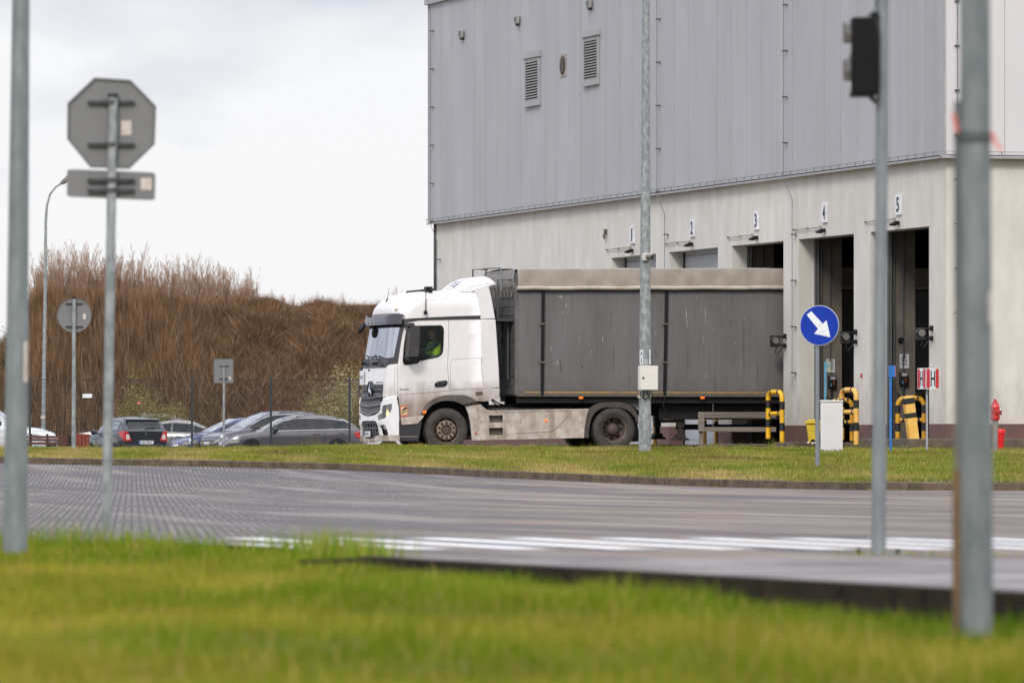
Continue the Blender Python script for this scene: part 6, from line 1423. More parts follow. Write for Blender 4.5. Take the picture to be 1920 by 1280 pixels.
# rectangular sign behind the fence
o, A, B = pole('rectangular_sign', 'back of a small rectangular road sign standing among the parked cars', 'road sign', (419.5,862), (420,683), .037, .034, s=61)
a, b = W(400.5,718,61)-A, W(437.5,672,61)-A; q = MB(); q.box(a.x,b.x,.036,.046,a.z,b.z); q.build('sign_plate', SIGNBACK, o, bevel=.004); q = MB(); q.box(a.x,b.x,.026,.035,b.z-.014,b.z); q.box(a.x,b.x,.026,.035,a.z,a.z+.014); q.box(a.x,a.x+.014,.026,.035,a.z,b.z); q.box(b.x-.014,b.x,.026,.035,a.z,b.z); q.build('folded_rim', MC['sign rim'], o)
for cyy in (686, 710): strap_bracket(o, W(420, cyy, 61)-A, .30, .036)
a, b = W(428,712,61)-A, W(433,706,61)-A; q = MB(); q.box(a.x,b.x,.022,.03,a.z,b.z); q.build('sticker', STICK, o)
# blue keep-right arrow
o, A, B = pole('arrow_sign', 'round blue sign with a white arrow pointing down to the right on a thin post', 'road sign', (1532.5,898), (1532.5,585), .034, .032, mat('arrow post', (132,138,144), .45, .4, .06, 8), s=120)
c = W(1536,610,120)-A; fr_ = Frame((c.x,-.062,c.z), R(-16)); M_ = fr_.m
q = MB(M_); q.lathe((0,0,0), (0,-1,0), [(-.012,0),(-.012,.313),(.0,.313),(.0,.302)], 56); q.build('sign_rim', mat('pale sign rim', (196,200,206), .5), o, smooth=True, angle=30)
q = MB(M_); q.lathe((0,-.001,0), (0,-1,0), [(0,.304),(.003,.304),(.003,0)], 56); q.build('sign_face', mat('traffic blue', (6,50,156), .5, 0, .05, 4, spec=.25), o)
q = MB(M_); sx = lambda x, y: ((x-1536)/116.0, (610-y)/120)
ar = [(1515,587),(1521.5,582),(1543,603.5),(1549,597),(1555.5,630),(1524,624.5),(1533,615),(1511.5,592)]
ar = [sx(540*0+x, y) for x, y in [(1512.5,590),(1521,583.5),(1542.5,607),(1549.5,600.5),(1556.5,632.5),(1526.5,625.5),(1533.5,616.5)]]
q.prism(ar, lambda x,z: (x,-.0055,z), lambda x,z: (x,-.004,z)); q.build('white_arrow', mat('sign white', (232,232,236), .45), o)
q = MB(); 
for zz_ in (.17,-.17): q.box(c.x-.06,c.x+.06,-.022,.04,c.z+zz_-.012,c.z+zz_+.012)
q.build('sign_clamp', DKGREY, o)
# H hydrant marker, two plates at a right angle
o, A, B = pole('hydrant_marker', 'red and white marker with black letter H on two faces on a thin post', 'sign', (1738,860), (1738,700), .021, .021, mat('marker post', (168,168,170), .5, .2), s=98)
zc_ = (W(0,709.5,98)-A).z
for nm, ang, wd_ in (('right',R(28),.305),('left',R(180-62),.305)):
    k = (W(1734.7,700,98)-A).x; d = Vector((math.cos(ang), math.sin(ang), 0)); n_ = Vector((d.y,-d.x,0)) if nm == 'right' else Vector((-d.y,d.x,0)); cn = Vector((k,-.18,zc_)); mid = cn+d*wd_/2
    M_ = Matrix(((d.x,n_.x,0,mid.x),(d.y,n_.y,0,mid.y),(0,0,1,mid.z),(0,0,0,1)))
    q = MB(M_); q.box(-wd_/2,wd_/2,-.012,0,-.2,.2); pl_ = q.build('marker_plate', PLW, o)
    q = MB(M_); q.box(-wd_*.44,-wd_*.20,.0,.002,-.185,.185); q.box(wd_*.22,wd_*.46,.0,.002,-.185,.185); q.build('red_stripe', mat('stripe red', (196,40,40), .5), pl_)
    q = MB(M_); q.box(-.045,-.022,.002,.004,-.145,.145); q.box(.032,.055,.002,.004,-.145,.145); q.box(-.022,.032,.002,.0038,-.02,.02); q.build('letter_h', TEXTB, pl_)
# galvanised column with camera and control box
o, A, B = pole('camera_column', 'tall galvanised steel column with a small camera and a white control box in front of the trailer', 'lamp post', (1209,856), (1212.1,-260), .118, .054, s=100, n=32)
c = W(1212.5,482,100)-A; q = MB(); q.box(c.x-.09,c.x+.09,-.16,-.09,c.z-.07,c.z+.07); bx_ = q.build('camera_box', mat('old white box', (196,190,182), .5), o, bevel=.008); q = MB(); q.tube([(c.x+.03,-.16,c.z),(c.x+.04,-.22,c.z),(c.x+.09,-.27,c.z-.01)], [.055,.05,.045], 16); q.tube([(c.x-.08,-.1,c.z+.055),(c.x+.02,-.125,c.z+.055)], .01, 5); q.build('camera_dome', mat('camera grey', (110,104,98), .4), bx_, smooth=True)
q = MB(); q.lathe((c.x+.095,-.275,c.z-.012),(.8,-.8,-.1),[(0,.03),(.004,0)],14); q.build('camera_lens', BLACKP, bx_)
q = MB(); q.lathe((c.x-.01,0,c.z),(0,0,1),[(-.02,.096),(.02,.096)],24); q.lathe((c.x-.01,0,c.z+.05),(0,0,1),[(-.008,.0965),(.008,.0965)],24); q.build('steel_band', GALV2, o)
M_ = Matrix.Translation((W(1214.5,708.5,100)-A)+Vector((0,-.20,0))) @ Matrix.Rotation(R(14), 4, 'Z')
q = MB(M_); q.box(-.17,.17,-.09,.09,-.225,.225); cb_ = q.build('control_box', mat('box ivory', (214,208,198), .45, 0, .03, 3), o, bevel=.006); q = MB(M_); q.box(-.165,.168,-.094,-.0905,-.22,.22); q.build('box_door', mat('box ivory', (214,208,198)), cb_, bevel=.002); q = MB(M_); q.lathe((-.115,-.094,.0),(0,-1,0),[(0,.02),(.01,.018),(.011,0)],12); q.build('lock', BLACKP, cb_)
q = MB(); b0 = W(1208,733,100)-A
for pts in (((-.02,0),(-.03,-.06),(.0,-.14),(.03,-.17)),((.05,0),(.07,-.08),(.12,-.16),(.15,-.08),(.13,0)),((.10,0),(.10,-.10),(.05,-.13),(.0,-.15)),((-.07,-.01),(-.08,-.08),(-.02,-.12))): q.tube([(b0.x+x,-.15,b0.z+z) for x, z in pts], .010, 6)
q.build('cables', BLACKP, o, smooth=True); q = MB(); q.lathe((b0.x+.0,0,b0.z-.10),(0,0,1),[(-.03,.128),(.03,.128)],24); q.build('steel_band', mat('pale band', (180,172,158), .6), o)
def col_label(px0, px1, y0, y1, s_, rr, nm='label_plate'):
    x0, x1 = (W(px0,0,100)-A).x, (W(px1,0,100)-A).x; z0, z1 = (W(0,y1,100)-A).z, (W(0,y0,100)-A).z; xc = (W(1210,0,100)-A).x
    def f(x, z): u = min(max((x-xc)/rr, -1), 1); return (x, -rr*math.sqrt(max(1-u*u,0))-.004, z)
    q = MB(); q.grid(f, [x0+(x1-x0)*k/6 for k in range(7)], [z0, z1]); l_ = q.build(nm, STICK if False else PLW, o, smooth=True)
    if s_:
        q = MB(); vs, fs = text_geo(s_, 1.0, .02); b_ = [q.p((f((x0+x1)/2+x*(x1-x0)*.5, 0)[0], f((x0+x1)/2+x*(x1-x0)*.5, 0)[1]-.003, (z0+z1)/2+y*(z1-z0)*.6)) for x, y in vs]
        for fc in fs: q.face([b_[i] for i in fc])
        q.build('digit', TEXTB, l_, recalc=False)
col_label(1199.3,1205.2,656,669.3,'4',.1115); col_label(1199.3,1205.2,669.8,682.5,'3',.1115); col_label(1217,1219.8,656,669.3,'',.1115); col_label(1217,1219.8,669.8,683,'',.1115)
# left lamp column, near
o, A, B = pole('lamp_column', 'thick tapering galvanised lamp column at the left edge of the lawn', 'lamp post', (28,1038), (45.8,-600), .073, .039, mat('lamp column steel', (132,138,136), .55, .25, .12, 14, stretch=(1,1,.3), rgb2=(108,115,114)), s=318, n=36)
q = MB()
for k in range(8):
    pass
xs_ = lambda px, y: W(px, y, 318)-A
q = MB(); cxp = lambda y: 28+12*(1038-y)/1098
def wrap(y0, y1, a0, a1, rr, nm, m_, par):
    q = MB()
    def f(t, y):
        c_ = W(cxp(y), y, 318)-A; rad = rr(y); return (c_.x+math.sin(t)*rad, -math.cos(t)*rad, c_.z)
    q.grid(f, [a0+(a1-a0)*k/5 for k in range(6)], [y0+(y1-y0)*k/4 for k in range(5)]); return q.build(nm, m_, par, smooth=True)
rr_ = lambda y: .073-.023*(1038-y)/1098+.0015
wrap(640, 716, R(38), R(72), rr_, 'sticker', STICK, o)
# traffic light on its own column
o, A, B = pole('traffic_light', 'black two-lamp traffic light on a grey column turned to the left', 'traffic light', (1647,1040), (1656.8,-160), .042, .029, mat('signal column steel', (134,139,139), .55, .25, .12, 14, stretch=(1,1,.3), rgb2=(112,118,119)), s=334, n=28)
a, b = W(1594.5,181,334)-A, W(1642,35,334)-A; q = MB(); q.box(a.x,b.x,-.14,.14,a.z,b.z); ho = q.build('signal_housing', mat('signal black', (9,9,10), .6, spec=.2), o, bevel=.012); q = MB(); q.box(a.x+.025,b.x+.003,-.143,.143,(a.z+b.z)/2-.004,(a.z+b.z)/2+.004); q.box(b.x-.03,b.x+.01,-.06,.06,b.z,b.z+.03); q.build('housing_joint', PIT, ho)
for yy, mm in ((75,'red lens'),(146,'green lens')):
    c = W(1594,yy,334)-A; q = MB(); q.lathe((c.x,0,c.z),(-1,0,0),[(0,0),(0,.095)],24); q.build('lens', mat(mm, (90,40,38) if mm[0]=='r' else (40,80,60), .2), ho)
    q = MB(); q.grid(lambda t,l: (c.x-l*(.035), math.sin(t)*.1, c.z+math.cos(t)*.085+.02), [R(-115+k*23) for k in range(11)], [0,1]); v_ = q.build('visor', mat('worn visor', (116,110,104), .5, rgb2=(60,56,50), scale=12), ho, smooth=True)
q = MB(); t0 = W(1642,28,334)-A; q.tube([(t0.x-.05,0,b.z+.0),(t0.x-.01,0,b.z+.035),(t0.x+.03,0,b.z+.07)], .016, 8); q.tube([(t0.x-.03,0,a.z),(t0.x+.0,0,a.z-.03),(t0.x+.03,0,a.z-.02)], .016, 8); q.tube([(t0.x+.0,0,b.z+.03),(t0.x+.005,0,b.z+.12)], .008, 6); q.build('bracket', mat('signal bracket', (90,92,90), .5), o)
q = MB(); q.box(-.15,.15,-.12,.12,.0,.006); q.build('base_plate', GALV2, o)
for x in (-.110,.110):
    q = MB(); q.tube([(x,0,.0),(x,0,.028),(x,0,.036)], [.014,.014,.008], 12); q.build('bolt_cap', BLACKP, o, smooth=True)
# near right pole, strongly out of focus
RS = 520
o, A, B = pole('steel_pole', 'thick galvanised pole at the right with a rusty strip down its left side', 'lamp post', (1830,1196), (1827,-700), .062, .050, mat('near pole steel', (128,133,131), .55, .25, .14, 12, stretch=(1,1,.3), rgb2=(98,105,105)), s=RS, n=36)
a, b = W(1787,1196,RS)-A, W(1801,880,RS)-A; c = W(1789,190,RS)-A; RST = mat('rusty strip', (122,94,58), .85, .1, .2, 6, rgb2=(88,70,52), stretch=(1,1,.5))
q = MB(); q.box(a.x,b.x+.01,-.02,.04,a.z-.02,b.z); st = q.build('rusty_strip', RST, o, bevel=.003); q = MB(); q.box(a.x+.007,b.x+.01,-.015,.035,b.z,(W(0,560,RS)-A).z); q.build('strip_middle', mat('grey strip', (112,108,104), .6, .3), o); q = MB(); q.box(c.x+.002,b.x+.01,-.01,.03,(W(0,560,RS)-A).z,c.z); q.build('strip_top', mat('dark strip', (92,98,98), .6, .3), o); q = MB(); q.box(b.x+.01,b.x+.026,-.03,.0,a.z,(W(0,880,RS)-A).z); q.build('strip_edge', mat('dull grey edge', (104,98,94), .6, .3), o)
q = MB(); c = W(1828,258,RS)-A; q.lathe((c.x,0,c.z),(0,0,1),[(-.022,.0575),(.0,.060),(.022,.0575)],36); q.build('band', mat('dark tie band', (78,84,84), .6), o)
q = MB(); RTP = mat('red and white tape', (206,120,108), .7)
def tape(pts, w):
    l_ = [W(x,y,RS)-A for x, y in pts]; q = MB(); i = [[q.p((p.x-w/2,-.05,p.z)), q.p((p.x+w/2,-.045,p.z+.003)), q.p((p.x+w/2,-.043,p.z+.003)), q.p((p.x-w/2,-.048,p.z))] for p in l_]
    for u, v in zip(i, i[1:]):
        for k in range(4): q.face((u[k],u[(k+1)%4],v[(k+1)%4],v[k]))
    q.build('tape_tail', RTP, o)
tape([(1794,250),(1789,232),(1786,214)], .016); tape([(1858,250),(1862,262),(1869,276),(1876,285)], .014)
q = MB(); 
def f(t, y): c_ = W(1829, y, RS)-A; return (c_.x+math.sin(t)*.0595, -math.cos(t)*.0595, c_.z)
q.grid(f, [R(48),R(60),R(72)], [545,575,606]); q.build('sticker', STICK, o, smooth=True)
# far street lamp with curved arm
A = W(80.5, 866, 50); o = empty('street_lamp', A, 0, 'tall thin street lamp with a curved arm standing behind the bank on the left', 'street lamp'); pts = [(80.5,866),(82.5,700),(84.5,560),(85.5,450),(86,410),(88,385),(94,364),(104,351),(116,343)]; pp = [W(x,y,50)-A for x, y in pts]
q = MB(); q.tube(pp, [.085,.075,.065,.055,.05,.045,.04,.038,.035], 14); q.build('pole', GALV, o, smooth=True); d = (pp[-1]-pp[-2]).normalized(); q = MB(); c = pp[-1]; q.tube([c-d*.05, c+d*.05, c+d*.3, c+d*.62, c+d*.7], [.05,.09,.13,.10,.03], 12); q.build('lamp_head', mat('lamp head grey', (120,116,110), .5), o, smooth=True)
q = MB(); a = W(77,785,50)-A; q.box(a.x,a.x+.16,-.09,-.082,a.z,a.z+.11); q.build('label_plate', STICK, o)
# white cable cabinet
A = W(1559,860,100); o = empty('cable_cabinet', A, 0, 'white ribbed cable cabinet standing on the verge beside the blue arrow sign', 'cabinet'); CBM = mat('cabinet white', (208,206,202), .5, 0, .03, 2); h = (860-750)/100
q = MB(); q.box(-.21,.21,-.13,.13,-.05,.165); q.box(-.205,.205,-.12,.12,.165,h-.035); q.build('cabinet_body', CBM, o, bevel=.004); q = MB(); q.box(-.215,.215,-.14,.14,h-.035,h); q.build('cabinet_roof', CBM, o, bevel=.008)
q = MB(); q.box(-.195,.195,-.126,-.12,.18,h-.05); 
for k in range(12): x = -.165+k*.03; q.box(x,x+.016,-.131,-.126,.22,h-.09)
q.build('cabinet_door', CBM, o); q = MB(); q.box(-.19,-.15,-.135,-.13,.158,.172); q.box(.15,.19,-.135,-.13,.158,.172); q.box(-.205,.205,-.122,-.1205,.163,.168); q.build('hinge', DKGREY, o)
# hydrant and red bin
A = W(1866,856,97); o = empty('fire_hydrant', A, 0, 'red pillar fire hydrant head on a grey standpipe at the corner of the lawn', 'hydrant'); z0, z1 = (856-788)/97, (856-747)/97
q = MB(); q.tube([(0,0,-.05),(0,0,z0)], .055, 20); q.build('standpipe', mat('grey standpipe', (140,134,124), .5, .2, .1, 6), o, smooth=True)
H_ = z1-z0; q = MB(); q.lathe((0,0,z0),(0,0,1),[(0,0),(0,.075),(.03,.08),(.04,.095),(.07,.095),(.08,.085),(.22,.085),(.25,.095),(.27,.09),(.30,.07),(.33,.068),(.335,.05),(.37,.045),(.38,.03),(.41,.028),(.415,0)],28); hy = q.build('hydrant_head', REDP, o, smooth=True, angle=35)
q = MB(); q.lathe((.035,-.07,z0+.17),(.25,-1,0),[(-.03,.05),(.03,.05),(.035,.056),(.055,.056),(.056,.03),(.07,.028),(.075,0)],20); q.build('outlet_cap', mat('outlet red', (178,52,50), .45), hy, smooth=True, angle=35); q = MB(); q.lathe((.07,.02,z0+.19),(1,-.1,0),[(0,.075),(.03,.085),(.045,.085),(.06,.06),(.062,0)],22); q.build('outlet_cap', mat('grey alloy', (160,156,150), .35, .7), hy, smooth=True, angle=35)
A = W(1876,854,95); o = empty('red_bin', A, 0, 'bright red plastic bin behind the hydrant standpipe', 'bin'); h = (854-804)/95; RB = mat('bright red plastic', (214,18,18), .4, 0, .06, 5)
q = MB(); q.tube([(0,0,0),(0,0,h*.2),(0,0,h*.2),(0,0,h*.5),(0,0,h*.5),(0,0,h*.82)], [.045,.05,.058,.063,.072,.078], 4) ; q = MB(); q.lathe((0,0,0),(0,0,1),[(0,0),(0,.045),(h*.2,.05),(h*.205,.058),(h*.5,.063),(h*.505,.072),(h*.82,.078),(h*.82,0)],20); q.build('bin_body', RB, o, smooth=True, angle=30); q = MB(); q.lathe((0,0,h*.82),(0,0,1),[(0,0),(0,.095),(h*.13,.097),(h*.18,.085),(h*.185,0)],20); q.build('lid', RB, o, smooth=True, angle=30)

# ================================================================ mesh fence, benches
FS = 60.0; fz = .12; ft = CZ+(HZ-707)/FS
fo_ = empty('mesh_fence', W(360,836,FS), 0, 'tall dark green welded mesh fence in front of the parked cars', 'fence'); O = fo_.location.copy(); FM = mat('fence coating', (38,50,54), .5, .1)
pxs = [-248,-96,56,208,360,508,655.5,803]
for px in pxs:
    x = (px-360)/FS; q = MB(); q.box(x-.033,x+.033,-.025,.025,fz-O.z-.1,ft-O.z); q.build('fence_post', FM, fo_)
for p0, p1 in zip(pxs, pxs[1:]):
    x0, x1 = (p0-360)/FS+.035, (p1-360)/FS-.035; q = MB(); n = 50
    for k in range(n+1):
        x = x0+(x1-x0)*k/n; q.box(x-.0032,x+.0032,-.031,-.026,fz-O.z+.05,ft-O.z-.04)
    z = fz+.15
    while z < ft-.03:
        q.box(x0,x1,-.040,-.032,z-O.z-.004,z-O.z+.004)
        z += .2
    q.box(x0,x1,-.041,-.0315,ft-O.z-.09,ft-O.z-.082)
    q.build('mesh_panel', FM, fo_)
a, b = W(155,745.5,FS+.02), W(173,738,FS+.02); q = MB(); q.box(a.x,b.x,a.y-.06,a.y-.045,a.z,b.z); tag(q.build('fence_notice', PLW), 'small blank white plate fixed to the mesh fence left of the stop sign post', 'notice')
a, b = W(258,758.5,FS+.02), W(263,753,FS+.02); q = MB(); q.box(a.x,b.x,a.y-.06,a.y-.045,a.z,b.z); o = tag(q.build('fence_sign', mat('small red sign', (200,90,76), .6)), 'tiny red and white sign fixed to the mesh fence above the black hatchback', 'sign'); q = MB(); q.box(a.x+.03,b.x-.03,a.y-.064,a.y-.061,(a.z+b.z)/2-.01,(a.z+b.z)/2+.015); q.build('sign_symbol', PLW, o)
WDK = mat('dark red timber', (84,44,36), .7, 0, .15, 5, stretch=(.3,1,5)); BN = 63
o = empty('park_bench', W(92,846,BN), 0, 'dark red slatted bench facing the cars at the left end of the verge', 'bench'); O = o.location.copy(); w0, w1 = (W(48,0,BN)-O).x, (W(129,0,BN)-O).x
for y0, y1 in ((816.5,820.5),(822.5,826.5),(828.5,833)):
    a, b = (W(0,y1,BN)-O).z, (W(0,y0,BN)-O).z; q = MB(); q.box(w0,w1,-.02,.02,a,b); q.build('back_slat', WDK, o, bevel=.004)
q = MB(); 
for k in range(3): q.box(w0,w1,.06+k*.13,.16+k*.13,.03,.06)
q.build('seat', WDK, o)
for x in (w0+.15,(w0+w1)/2,w1-.02):
    q = MB(); q.box(x-.035,x+.035,.021,.06,-.35,.30+(W(0,822,BN)-W(0,836,BN)).z); q.build('leg', BLACKP, o)
q = MB(); q.box(w1,w1+.07,-.03,.45,-.3,(W(0,817,BN)-O).z); q.build('end_panel', BLACKP, o)
o = empty('litter_bin', W(154,848,BN), 0, 'reddish brown slatted litter bin next to the bench', 'bin'); O = o.location.copy(); q = MB(); zt_ = (W(0,813,BN)-O).z; WRB = mat('red brown timber', (126,56,38), .7, 0, .15, 5)
for k in range(4): x = (k-1.5)*.105; q.box(x-.042,x+.042,-.21,-.18,-.2,zt_); q.box(x-.042,x+.042,.18,.21,-.2,zt_); q.box(-.21,-.18,x-.042,x+.042,-.2,zt_); q.box(.18,.21,x-.042,x+.042,-.2,zt_)
q.build('slats', WRB, o); q = MB(); q.box(-.17,.17,-.17,.17,-.2,zt_-.05); q.build('liner', BLACKP, o)

# ================================================================ parked cars
def carpaint(name, rgb, metal=.4): return mat(name, rgb, .3, metal, .03, 3, coat=.8)
CG = glass('car glass', (84,100,100), .03, .03, .6)
def car(name, label, loc, head, L, Wd, zb, zr, col, wins, wind=None, rear=None, lights='front', nose=.55, tail=.75, extras=None, rails=False, group='cars parked behind the fence'):
    """zb: body top line, zr: roof line as (x, z) with x from the rear bumper; head: heading angle of the car's front in world"""
    o = empty('parked_car', loc, head, label, 'car', group); o.name = name
    HW = Wd/2
    def hw(x):
        u = 1-max(0, (x-(L-nose))/nose)**2.4*.30 if x > L-nose else 1-max(0, (tail-x)/tail)**2.6*.14
        return HW*u
    def z_b(x): return interp(min(max(x,zb[0][0]),zb[-1][0]), zb)
    def z_r(x): return max(interp(min(max(x,zr[0][0]),zr[-1][0]), zr), z_b(x)) if zr[0][0] <= x <= zr[-1][0] else z_b(x)
    def low(x): return .20+.12*max(0,(x-(L-.25))/.25)+.1*max(0,(.25-x)/.25)
    def sec(x):
        h = hw(x); b = z_b(x); r = z_r(x); g = min(max((r-b)/.42, 0), 1); hr = h*(.94-.20*g)
        lo = low(x); up = max(b-.05, lo+.1)
        return [(h*.88, lo),(h*.975, lo+(up-lo)*.22),(h, lo+(up-lo)*.5),(h*.992, lo+(up-lo)*.82),(h*.96, b-.015),(h*.945, b+.002),(hr, b+(r-b)*.88-.0),(hr*.90, b+(r-b)*.985+.012*(1-g)),(hr*.55, r+.018),(0, r+.028)]
    xs_ = sorted(set([0,.03,.09,.18] + [round(.3+i*.12,3) for i in range(int((L-.5)/.12))] + [L-.18,L-.09,L-.03,L] + [p[0] for p in zb+zr]))
    q = MB(); rows = []
    for x in xs_:
        s_ = sec(x); e_ = 1.0
        if x < .05: s_ = [(y*.97, z) for y, z in s_]
        full = [(-y, z) for y, z in s_] + [(y, z) for y, z in s_[::-1][1:]]
        rows.append([q.p((x, y, z)) for y, z in full])
    for a_, b_ in zip(rows, rows[1:]):
        for k in range(len(a_)-1): q.face((a_[k], a_[k+1], b_[k+1], b_[k]))
    q.face(rows[0]); q.face(rows[-1][::-1])
    body = q.build('car_body', col, o, smooth=True, angle=38)
    def side_pt(x, f, sg, off=.008):
        s_ = sec(x); (y0, z0), (y1, z1) = s_[5], s_[6]; return (x, sg*(y0+(y1-y0)*f+off), z0+(z1-z0)*f+off*.3)
    def top_pt(x, u, off=.008):
        s_ = sec(x)[6:]; y = abs(u)*s_[0][0]; z = s_[-1][1]
        for (ya, za), (yb, zb_2) in zip(s_, s_[1:]):
            if yb <= y <= ya: z = zb_2+(za-zb_2)*(y-yb)/max(ya-yb,1e-6)
        return (x, math.copysign(y, u), z+off)
    for sg in (-1, 1):
        for (x0, x1) in wins:
            n = max(4, int((x1-x0)/.08)); q = MB(); q.grid(lambda x,f: side_pt(x,f,sg), [x0+(x1-x0)*k/n for k in range(n+1)], [.10,.35,.6,.86]); q.build('side_window', CG, o, smooth=True, recalc=False)
        x0, x1 = wins[0][0]-.06, wins[-1][1]+.1; n = 30; q = MB(); q.grid(lambda x,f: side_pt(x,f,sg,.004), [x0+(x1-x0)*k/n for k in range(n+1)], [.03,.35,.65,.93]); q.build('window_frame', mat('black window trim', (24,24,26), .35), o, smooth=True, recalc=False)
        if extras and 'chrome' in extras:
            q = MB(); q.tube([side_pt(x0+(x1-x0)*k/n,.02,sg,.014) for k in range(n+1)], .017, 6); q.tube([side_pt(x0+(x1-x0)*k/n,.95,sg,.012) for k in range(n+1)], .015, 6); q.build('chrome_trim', mat('trim chrome', (214,212,208), .3, .5), o, smooth=True)
        # wheels
        for xw in (L*.19, L*.81):
            q = MB(); q.lathe((xw, sg*(HW-.10), .31), (0,sg,0), [(-.10,.2),(-.1,.31),(.06,.31),(.08,.29),(.08,.21)], 28); w_ = q.build('wheel', RUBBER, o, smooth=True, angle=35); q = MB(); q.lathe((xw, sg*(HW-.03), .31), (0,sg,0), [(0,.21),(.01,.18),(-.02,.1),(.0,0)], 20); q.build('rim', mat('alloy rim', (150,150,152), .35, .7), w_, smooth=True)
            q = MB(); q.lathe((xw, sg*(HW-.02), .33), (0,sg,0), [(-.1,0),(.018,.36),(.022,.36)][1:], 28); q.lathe((xw, sg*(HW-.02), .33), (0,sg,0), [(.02,.37),(.020,0)], 28); q.build('wheel_arch', PIT, w_)
        xm = (wins[-1][1]-.05); b = z_b(xm); q = MB(); q.lathe((xm, sg*(hw(xm)+.10), b+.06), (-.3,sg,0), [(-.09,.02),(-.07,.07),(.02,.09),(.09,.07),(.11,0)], 14); q.tube([(xm,sg*hw(xm)*.95,b+.0),(xm,sg*(hw(xm)+.05),b+.03)], .02, 6); q.build('door_mirror', (mat('black mirror', (36,36,38), .4) if not (extras and 'bodymirror' in extras) else col), o, smooth=True)
        for xs2 in [ (a_[1]+b_[0])/2 for a_, b_ in zip(wins, wins[1:]) ] + [wins[-1][1]+.02]:
            q = MB(); q.box(xs2-.004, xs2+.004, sg*(hw(xs2)*1.0) - .002, sg*(hw(xs2)*1.0)+.002, .32, z_b(xs2)-.06); q.build('door_gap', PIT, o)
        for (a_, b_) in wins[:2] if len(wins) > 1 else wins:
            if b_-a_ > .4: xh = a_+.15; q = MB(); q.tube([(xh,sg*(hw(xh)+.0),z_b(xh)-.12),(xh+.03,sg*(hw(xh)+.03),z_b(xh)-.115),(xh+.17,sg*(hw(xh)+.03),z_b(xh)-.115),(xh+.2,sg*hw(xh),z_b(xh)-.12)], .013, 6); q.build('door_handle', col, o, smooth=True)
        if rails: q = MB(); q.tube([top_pt(rails[0]+(rails[1]-rails[0])*k/12, sg*.93, .05*math.sin(PI*k/12)**.3+.005) for k in range(13)], .018, 6); q.build('roof_rail', mat('roof rail', (120,116,118), .4, .5), o, smooth=True)
        # lamps
        def flank(x, f, off): h = hw(x); lo = low(x); b = z_b(x); return (x, sg*(h+off), lo+(b-lo)*f)
        if 'front' in lights:
            q = MB(); q.grid(lambda x,f: (x+.012, sg*(hw(x)*(1-.0)+.010-(1-f)*.0), low(x)+(z_b(x)-low(x))*(.62+.30*f*(1-.35*(L-x)/.6))), [L-.50+.49*k/8 for k in range(9)], [0,.5,1]); q.grid(lambda t,f: (L+.008, sg*(hw(L)*(1-t*.55)), low(L)+(z_b(L)-low(L))*(.60+.28*f)), [0,.5,1], [0,.5,1]); q.build('headlight', mat('headlamp', (190,190,186), .15, .4, .2, 14, coat=1), o, smooth=True, recalc=False)
        if 'rear' in lights:
            tlm = mat('tail lamp red', (186,18,22), .25, 0, .06, 8, coat=.8); zt2 = z_b(.05)
            q = MB(); q.prism([(.0,zt2-.32),(.30,zt2-.12),(.34,zt2-.02),(.06,zt2+.02)], lambda x,z: (x-.014, sg*(hw(x)+.012), z), lambda x,z: (x-.014, sg*(hw(x)-.03), z)); q.prism([(hw(0)*.97+.01,zt2-.33),(hw(0)*.97+.01,zt2+.0),(hw(0)*.84,zt2-.02),(hw(0)*.66,zt2-.32)], lambda y,z: (-.022, sg*y, z), lambda y,z: (.01, sg*y, z)); tl_ = q.build('tail_lamp', tlm, o, bevel=.01)
            q = MB(); q.prism([(hw(0)*.93,zt2-.27),(hw(0)*.92,zt2-.10),(hw(0)*.80,zt2-.12),(hw(0)*.74,zt2-.26)], lambda y,z: (-.027, sg*y, z), lambda y,z: (-.022, sg*y, z)); q.build('clear_lens', mat('clear lens', (220,210,206), .2), tl_)
    if wind: q = MB(); q.grid(lambda x,u: top_pt(x,u,.012), [wind[0]+(wind[1]-wind[0])*k/8 for k in range(9)], [-.93,-.7,-.35,0,.35,.7,.93]); q.build('windscreen', glass('car windscreen', (110,125,128), .03, .45), o, smooth=True, recalc=False)
    if rear:
        (x0, x1) = rear[:2]; z0, z1 = rear[2:]; h0, h1 = hw(0)*.76, hw(.3)*.66; q = MB(); q.grid(lambda t,u: (x0+(x1-x0)*t-.02, u*(h0+(h1-h0)*t), z0+(z1-z0)*t), [0,.25,.5,.75,1], [-1,-.5,0,.5,1]); rwn = q.build('rear_window', CG, o, smooth=True, recalc=False)
    if 'front' in lights:
        b = z_b(L); q = MB(); q.box(L-.02, L+.012, -HW*.32, HW*.32, b-.20, b-.06); q.box(L-.02,L+.012,-HW*.5,HW*.5,.30,.44); q.build('grille', GRD, o, bevel=.01); q = MB(); q.box(L+.010,L+.02,-HW*.32,HW*.32,b-.14,b-.125); q.box(L+.010,L+.02,-HW*.32,HW*.32,b-.175,b-.165); q.build('grille_bar', mat('trim chrome', (214,212,208), .3, .5), o)
        q = MB(); q.box(L+.013,L+.02,-.26,.26,.46,.57); q.build('licence_plate', PLW, o)
    # cabin seen through the glass
    q = MB(); q.box(L*.25, L*.62, -HW*.7, HW*.7, .5, z_b(L*.4)-.12)
    for xx in (L*.36, L*.55):
        for yy in (-.36, .36): q.box(xx-.06, xx+.06, yy-.22, yy+.22, .5, z_b(L*.4)+.18); q.box(xx-.05, xx+.03, yy-.11, yy+.11, z_b(L*.4)+.2, z_b(L*.4)+.36)
    return o, sec, hw, z_b
